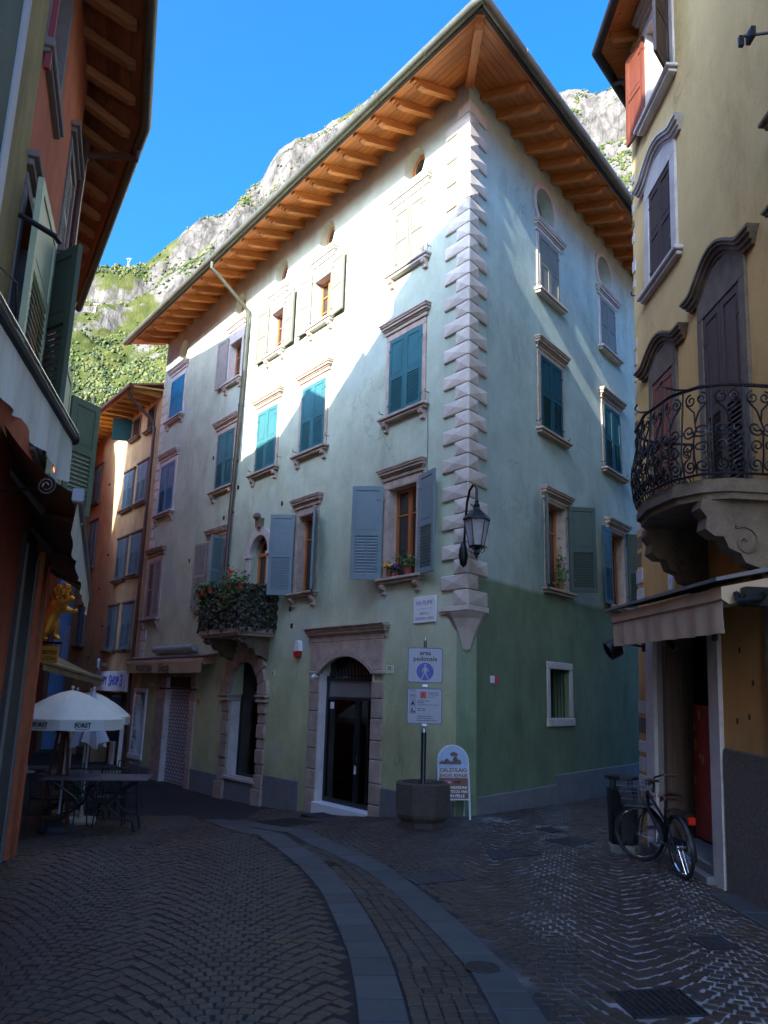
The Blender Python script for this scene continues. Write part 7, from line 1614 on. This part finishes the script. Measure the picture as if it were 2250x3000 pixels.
open_umbrella(-4.76, 12.75, 1.68, .80, 1.20, R(12), 'large open cream umbrella at the front of the terrace', ((R(-55), 'FORST'), (R(-100), 'FORST')))
open_umbrella(-5.72, 16.3, 1.64, .82, 1.12, R(30), 'second open cream umbrella mostly hidden behind the first', ((R(-60), 'FORST'),))
def closed_umbrella(x, y, zt, zb, rw, canvas, label, base=True):
    zg_ = gz(x, y); Mx = T(x, y, zg_); um = thing('closed_umbrella', label, 'umbrella', Mx); zt -= zg_; zb -= zg_
    s = MB(); n = 32; lev = [(0, .025, 0), (.12, .05, .2), (.35, .10, .5), (.62, .16, .8), (.85, rw * .85, 1), (1, rw, 1)]; vs = []
    for t, r_, f_ in lev:
        for k in range(n):
            a_ = 2 * PI * k / n; rr_ = r_ * (1 + .26 * f_ * math.cos(a_ * 8) + .08 * f_ * math.sin(a_ * 3 + 1)); zz = zt - (zt - zb) * t
            if t == 1: zz += .06 * math.cos(a_ * 4) - .02
            vs.append((rr_ * math.cos(a_), rr_ * math.sin(a_), zz))
    s.add(vs, [(i * n + k, (i + 1) * n + k, (i + 1) * n + (k + 1) % n, i * n + (k + 1) % n) for i in range(len(lev) - 1) for k in range(n)]); obj('folded_canopy', s, canvas, um, Mx, smooth=True)
    s = MB(); s.tube([(0, 0, 0), (0, 0, zt + .02)], .020, 8); s.ball((0, 0, zt + .03), .03, 8, 5); obj('pole', s, alu, um, Mx)
    s = MB(); Ml = Mx @ RZ(R(-50)) @ T(rw * .98, 0, zb + .22) @ RZ(PI / 2); place(text_mesh('FORST', .06, .0006, ink), 'lettering', um, Ml)
    if base: s = MB(); s.lathe([(.27, 0), (.275, .05), (.25, .085), (.05, .09), (.04, .2), (.024, .21)], 24); obj('umbrella_base', s, mat('cream_concrete_base', (.36, .34, .28), .85, .15, 8, .3), um, Mx, smooth=True)
closed_umbrella(-4.91, 14.14, 1.62, .74, .27, white_c, 'closed white umbrella standing in a round pale base behind the table')
closed_umbrella(-5.62, 15.3, 1.60, .72, .25, cream_y, 'closed yellowed umbrella left of the white closed one')
# grey metal tables with swept legs
tab_m = mat('grey_table_top', (.10, .10, .105), .45, .15, 6, .05); leg_m = mat('dark_table_steel', (.016, .015, .015), .4, .2, 6, .05)
def table(x, y, rot, L_, D_, label):
    zg_ = gz(x, y); Mx = T(x, y, zg_) @ RZ(rot); tb = thing('cafe_table', label, 'table', Mx); h = .76
    s = MB(); s.box(-L_ / 2, -D_ / 2, h, L_ / 2, D_ / 2, h + .028, .008); obj('table_top', s, tab_m, tb, Mx)
    for sx in (-1, 1):
        for sy in (-1, 1):
            y_ = sy * (D_ / 2 - .08); zg2 = gz(*(Mx @ Vector((sx * (L_ / 2 - .1), y_, 0))).xy) - zg_
            s = MB(); P_ = [(sx * (L_ / 2 - .12), y_, h), (sx * (L_ / 2 - .30), y_, h - .10), (sx * (L_ / 2 - .50), y_, h - .24), (sx * (L_ / 2 - .535), y_, h - .32), (sx * (L_ / 2 - .50), y_, h - .40), (sx * (L_ / 2 - .33), y_, h - .52), (sx * (L_ / 2 - .17), y_, .20), (sx * (L_ / 2 - .14), y_, .02), (sx * (L_ / 2 - .14), y_, zg2)]
            s.tube(P_, .019, 8); s.lathe([(.022, zg2 - .005), (.024, zg2 + .025)], 8, (sx * (L_ / 2 - .14), y_, 0)); obj('leg', s, leg_m, tb, Mx, smooth=True)
        s = MB(); s.tube([(sx * (L_ / 2 - .52), -D_ / 2 + .08, h - .33), (sx * (L_ / 2 - .52), D_ / 2 - .08, h - .33)], .014, 6); obj('cross_bar', s, leg_m, tb, Mx)
    s = MB(); s.box(-L_ / 2 + .52, -.02, h - .35, L_ / 2 - .52, .02, h - .31, .004); obj('stretcher', s, leg_m, tb, Mx)
table(-4.17, 12.62, R(9), 1.50, .80, 'grey metal table with swept black legs at the front of the terrace')
table(-5.2, 14.75, R(9), 1.30, .75, 'second grey metal table behind, under the closed umbrellas')
def chair(x, y, rot, label):
    Mx = T(x, y, gz(x, y)) @ RZ(rot); ch = thing('cafe_chair', label, 'chair', Mx, 'dark metal terrace chairs')
    s = MB(); 
    for k in range(7): xx = -.18 + .06 * k; s.box(xx - .018, -.2, .44, xx + .018, .2, .455, .003)
    s.tube([(-.21, -.2, .44), (.21, -.2, .44), (.21, .2, .44), (-.21, .2, .44)], .011, 6, closed=True); obj('seat', s, leg_m, ch, Mx)
    for sx in (-1, 1):
        s = MB(); s.tube([(sx * .2, -.2, .44), (sx * .22, -.24, 0)], .011, 6); obj('leg', s, leg_m, ch, Mx); s = MB(); s.tube([(sx * .2, .2, .44), (sx * .22, .26, 0)], .011, 6); obj('leg', s, leg_m, ch, Mx)
        s = MB(); s.tube([(sx * .2, .2, .44), (sx * .21, .24, .66), (sx * .2, .27, .86)], .012, 6); obj('back_post', s, leg_m, ch, Mx)
        s = MB(); s.tube([(sx * .21, .24, .66), (sx * .24, .0, .67), (sx * .23, -.18, .64), (sx * .2, -.2, .44)], .011, 6); obj('armrest', s, leg_m, ch, Mx)
    s = MB(); s.tube([(-.2, .27, .86), (0, .285, .88), (.2, .27, .86)], .012, 6)
    for k in range(7): xx = -.15 + .05 * k; s.tube([(xx, .21, .46), (xx, .275, .87)], .006, 5)
    obj('backrest', s, leg_m, ch, Mx)
for x, y, r_, lab in ((-4.25, 13.55, R(12), 'dark metal slatted chair behind the front table, nearest the street'), (-4.85, 13.35, R(-5), 'dark metal chair tucked under the front table beside the easel'), (-5.25, 13.6, R(160), 'dark metal chair left of the white closed umbrella'), (-4.55, 14.95, R(70), 'dark chair at the street end of the second table'), (-5.35, 15.5, R(4), 'dark chair on the far side of the second table'), (-4.95, 16.9, R(30), 'farthest dark metal chair, in front of the shop with the blue sign')): chair(x, y, r_, lab)
# easel
ez = gz(-4.75, 12.6); EM = T(-4.78, 12.62, ez); es = thing('wooden_easel', 'tall brown wooden easel standing by the orange pilaster', 'easel', EM); ew = mat_wood('easel_wood', (.10, .032, .012), .5, 2)
for a_, b_, n_ in (((-.20, -.12, 0), (-.06, .02, 1.58), 'leg'), ((.22, -.04, 0), (.05, .03, 1.58), 'leg'), ((-.12, .55, -.02), (.0, .06, 1.5), 'rear_leg')): s = MB(); s.tube([a_, b_], .024, 4); obj(n_, s, ew, es, EM)
for z, x0, x1, r_ in ((.80, -.20, .34, .022), (.22, -.20, .22, .018), (1.45, -.09, .08, .02)): s = MB(); s.box(x0, -.10 if z == .8 else -.08, z - .02, x1, -.02 if z < 1 else .05, z + .02, .004); obj('shelf' if z == .8 else 'cross_bar', s, ew, es, EM)
s = MB(); s.box(-.025, -.03, .6, .025, .0, 1.72, .004); obj('mast', s, ew, es, EM)
# white stand with round disc
wz = gz(-5.5, 12.95); WMx = T(-5.46, 12.8, wz); ws = thing('white_stand', 'white round disc on a thin stand half hidden by the orange pilaster', 'stand', WMx)
s = MB(); s.lathe([(.0, -.01), (.13, -.01), (.135, 0), (.13, .01), (0, .01)], 24, cap=False); Md = WMx @ T(0, 0, .93) @ Matrix.Rotation(R(82), 4, 'X'); obj('disc', s, white_paint, ws, Md)
s = MB(); s.box(-.02, -.1, .88, .24, .02, .91, .006); obj('tray', s, mat('pale_tray', (.45, .45, .45), .5, .1, 5, 0), ws, WMx)
for sx in (-.05, .10): s = MB(); s.tube([(sx, 0, 0), (sx, 0, .9)], .012, 6); obj('post', s, steel, ws, WMx)
# restaurant awning further back on the left
RA = thing('restaurant_awning', 'large brown restaurant awning sloping over the terrace behind the umbrellas', 'awning', T(-6.5, 15, 2.0))
b0, b1 = Vector((-5.45, 13.2, 2.06)), Vector((-5.62, 16.6, 1.84)); w0, w1 = Vector((-7.0, 13.4, 3.0)), Vector((-8.2, 17.0, 3.0))
s = MB(); vs = []; n1, n2 = 16, 8
for i in range(n1 + 1):
    for j in range(n2 + 1): p = b0.lerp(b1, i / n1).lerp(w0.lerp(w1, i / n1), j / n2); vs.append((p.x, p.y, p.z - .04 * math.sin(PI * j / n2)))
beige_c = mat('beige_brown_canvas', (.20, .135, .070), .85, .15, 3, .1, dirt=.2)
s.add(vs, [(i * (n2 + 1) + j, (i + 1) * (n2 + 1) + j, (i + 1) * (n2 + 1) + j + 1, i * (n2 + 1) + j + 1) for i in range(n1) for j in range(n2)]); obj('canopy', s, beige_c, RA, Matrix(), smooth=True)
s = MB(); s.tube([b0, b1], .035, 8); obj('front_bar', s, mat('beige_bar', (.36, .29, .18), .5, .1, 5, 0), RA, Matrix(), smooth=True)
s = MB(); n = 30; vs = []
for i in range(n + 1):
    p = b0.lerp(b1, i / n)
    for k in range(3): vs.append((p.x + .008 * math.sin(i * 1.4) * k, p.y, p.z - .02 - .06 * k * (1 + .06 * math.sin(i * 1.3))))
s.add(vs, [(i * 3 + j, i * 3 + 3 + j, i * 3 + 4 + j, i * 3 + 1 + j) for i in range(n) for j in range(2)]); obj('valance', s, beige_c, RA, Matrix(), smooth=True)
# ================================================================== mountain behind the town
RID = [(-40, .50), (-30, .505), (-22.0, .522), (-19.9, .530), (-18.6, .545), (-17.3, .573), (-16, .60), (-14.7, .618), (-12.7, .652), (-10.6, .688), (-9.4, .745), (-8.1, .775), (-6.6, .783), (-5.0, .806), (-3.2, .838), (-1.4, .866), (2, .93), (7, .90), (12.5, .845), (14, .85), (16.1, .838), (20, .84), (28, .86), (40, .80)]
def lerp_tab(tab, x):
    for (a_, b_), (c_, d_) in zip(tab, tab[1:]):
        if a_ <= x <= c_: return b_ + (d_ - b_) * (x - a_) / (c_ - a_)
    return tab[0][1] if x < tab[0][0] else tab[-1][1]
AZ = [-38 + 76 * i / 470 for i in range(471)]; NR = 170
vs = []
for j in range(NR + 1):
    t = j / NR; r_ = 230 + 720 * t + (0 if t < .9 else (t - .9) * 900)
    for az in AZ:
        e_ = lerp_tab(RID, az); a_ = R(az); x, y = r_ * math.sin(a_), r_ * math.cos(a_)
        v = Vector((x, y, 0))
        n0 = noise.noise(v * .006); n1 = noise.noise(v * .016 + Vector((7, 3, 1))); n2 = noise.noise(v * .045); n3 = noise.noise(v * .11)
        tt = min(1, t / .86)
        # rock steps: ledges and cliffs whose level wanders with the noise
        ph = tt * 5.2 + n0 * 1.3 + n1 * .5 + n2 * .18; st = math.floor(ph); fr = ph - st; fr2 = fr * fr * fr * (fr * (fr * 6 - 15) + 10)
        fr2 = .35 * fr + .65 * (fr2 * fr2 * (3 - 2 * fr2))
        ts = (st + fr2 - n0 * 1.3 - n1 * .5 - n2 * .18) / 5.2; w_ = min(1, max(0, tt * 3 - .35)) * min(1, (1.02 - tt) * 14)
        tq = max(0.0, tt * (1 - w_) + ts * w_)
        prof = .15 + .85 * tq ** 1.15
        k = min(1, tt * 2)
        rel = (11 * abs(n1) + 6 * abs(n2) + 2.5 * n3 - 4) * k
        z = (r_ * e_ * prof if t <= .86 else (230 + 720 * .86) * e_ * (1 - (t - .86) * 1.2)) + rel
        vs.append((x, y, z - 2))
n = len(AZ); s = MB(); s.v = vs; s.f = [(j * n + i, j * n + i + 1, (j + 1) * n + i + 1, (j + 1) * n + i) for j in range(NR) for i in range(n - 1)]; s.m = [0] * len(s.f)
def mat_mountain():
    m, nt, bs = _nt('mountain_rock'); g = nt.nodes.new('ShaderNodeNewGeometry'); sx = nt.nodes.new('ShaderNodeSeparateXYZ'); nt.links.new(g.outputs['Normal'], sx.inputs[0])
    sp = nt.nodes.new('ShaderNodeSeparateXYZ'); nt.links.new(g.outputs['Position'], sp.inputs[0])
    nb = noise_tex(nt, coords(nt), .012, 6, .62); nf = noise_tex(nt, coords(nt), .06, 6, .65); nv = noise_tex(nt, coords(nt, (1, 1, .25)), .08, 6, .7)
    rock = ramp(nt, nv, [(.30, (.035, .031, .028)), (.42, (.075, .068, .058)), (.55, (.135, .122, .104)), (.72, (.20, .185, .16))])
    vo = N(nt, 'ShaderNodeTexVoronoi'); vo.feature = 'DISTANCE_TO_EDGE'; vo.inputs['Scale'].default_value = 1.0; nt.links.new(mixc(nt, .12, coords(nt, (.10, .10, .035)), noise_tex(nt, coords(nt), .05, 4)), vo.inputs['Vector'])
    rock = mixc(nt, 1.0, rock, ramp(nt, vo.outputs['Distance'], [(.0, (.62,) * 3), (.09, (1, 1, 1))]), 'MULTIPLY')
    veg = ramp(nt, nf, [(.3, (.020, .034, .007)), (.5, (.046, .056, .012)), (.7, (.085, .082, .026))])
    a_ = mathn(nt, 'ADD', mathn(nt, 'MULTIPLY', sx.outputs['Z'], 1.1), mathn(nt, 'MULTIPLY', mathn(nt, 'SUBTRACT', nb, .5), 1.9)); a_ = mathn(nt, 'ADD', a_, mathn(nt, 'MULTIPLY', mathn(nt, 'SUBTRACT', nf, .5), .7))
    hgt = maprange(nt, sp.outputs['Z'], 170, 560, .22, -.16)
    f = maprange(nt, mathn(nt, 'ADD', a_, hgt), .36, .56)
    nt.links.new(mixc(nt, f, rock, veg), bs.inputs['Base Color']); bs.inputs['Roughness'].default_value = .95; bs.inputs['Specular IOR Level'].default_value = .1
    bump(nt, bs, mixc(nt, .5, nv, nf), 1.0, 5.0); return m
mt = obj('mountain', s, mat_mountain(), smooth=False); mt['kind'] = 'structure'
# tree clumps over the lower and gentler slopes
r_ = random.Random(3); tv = []; tf = []
ico = bmesh.new(); bmesh.ops.create_icosphere(ico, subdivisions=1, radius=1); IV = [v.co.copy() for v in ico.verts]; IF = [tuple(v.index for v in f.verts) for f in ico.faces]; ico.free()
cnt = 0
for _ in range(260000):
    if cnt >= 48000: break
    i = r_.randrange(0, n - 1); j = int(NR * r_.random() ** 1.25 * .86); p = Vector(vs[j * n + i]); q = Vector(vs[j * n + i + 1]); u = Vector(vs[(j + 1) * n + i])
    az = AZ[i]
    if az > 22 or -1 < az < 10 or az < -25: continue
    nz = (q - p).cross(u - p).normalized().z; t = j / NR
    clump = noise.noise(p * .012) * .9 + noise.noise(p * .045) * .5
    dens = clump + (.62 - t * 1.15) + (nz - .5) * .9
    if dens < r_.uniform(-.55, .15): continue
    d_ = p.xy.length; p = p + (q - p) * r_.random() + (u - p) * r_.random(); sz = r_.uniform(.40, 1.0) * (.35 + d_ / 430); o = len(tv); st = r_.uniform(.9, 1.5); rt = r_.uniform(0, 6.28); c_, s_ = math.cos(rt), math.sin(rt)
    for v in IV: k = sz * r_.uniform(.65, 1.2); tv.append((p.x + (v.x * c_ - v.y * s_) * k, p.y + (v.x * s_ + v.y * c_) * k, p.z + sz * .5 + v.z * k * st))
    tf += [tuple(a_ + o for a_ in f) for f in IF]; cnt += 1
q = MB(); q.v = tv; q.f = tf; q.m = [0] * len(tf)
def mat_wood_far():
    m, nt, bs = _nt('mountain_foliage'); g = nt.nodes.new('ShaderNodeNewGeometry')
    c = ramp(nt, g.outputs['Random Per Island'], [(0, (.014, .028, .010)), (.3, (.032, .054, .011)), (.55, (.058, .078, .014)), (.8, (.090, .102, .022)), (1, (.13, .12, .034))])
    c = mixc(nt, 1, c, ramp(nt, noise_tex(nt, coords(nt), .5, 3), [(.3, (.6,) * 3), (.7, (1.3,) * 3)]), 'MULTIPLY')
    nt.links.new(c, bs.inputs['Base Color']); bs.inputs['Roughness'].default_value = .9; return m
o = obj('mountain_trees', q, mat_wood_far(), mt, stuff=True)
# two power pylons on the slope
pyl_m = mat('pylon_steel', (.22, .22, .22), .5, .1, 3, 0, metal=.2)
def ground_at(az, target):                                         # first terrain row at that bearing rising above the given slope
    i = min(range(n), key=lambda k: abs(AZ[k] - az))
    for j in range(NR):
        p = vs[j * n + i]
        if (p[2] - EYE) / math.hypot(p[0], p[1]) >= target: return Vector(p)
    return Vector(max((vs[j * n + i] for j in range(NR)), key=lambda p: (p[2] - EYE) / math.hypot(p[0], p[1])))
for az, el, hgt, lab in ((-19.95, .60, 15, 'pale steel power pylon standing on the skyline of the mountain'), (-21.85, .455, 13, 'lower pale power pylon standing among the trees on the slope')):
    p = ground_at(az, el); Mx = T(p.x, p.y, p.z - 1); k = p.xy.length / 700; h = hgt * k * .72; py_ = thing('power_pylon', lab, 'pylon', Mx, None); w_ = h * .10; t_ = h * .012
    s = MB()
    for sx in (-1, 1):
        for sy in (-1, 1): s.tube([(sx * w_, sy * w_, 0), (sx * w_ * .35, sy * w_ * .35, h * .68), (sx * w_ * 1.6, sy * w_ * .2, h)], t_, 4)
    for i in range(6):
        z0_, z1_ = h * .68 * i / 6, h * .68 * (i + 1) / 6; f0, f1 = 1 - .65 * i / 6, 1 - .65 * (i + 1) / 6
        for sy in (-1, 1): s.tube([(-w_ * f0, sy * w_ * f0, z0_), (w_ * f1, sy * w_ * f1, z1_)], t_ * .7, 4); s.tube([(w_ * f0, sy * w_ * f0, z0_), (-w_ * f1, sy * w_ * f1, z1_)], t_ * .7, 4)
    obj('tower_lattice', s, pyl_m, py_, Mx)
    s = MB(); s.tube([(-w_ * 2.6, 0, h), (w_ * 2.6, 0, h)], t_ * 1.2, 4); s.tube([(-w_ * 1.6, 0, h), (0, 0, h * .9), (w_ * 1.6, 0, h)], t_, 4); obj('cross_arm', s, pyl_m, py_, Mx)
bpy.context.view_layer.update()
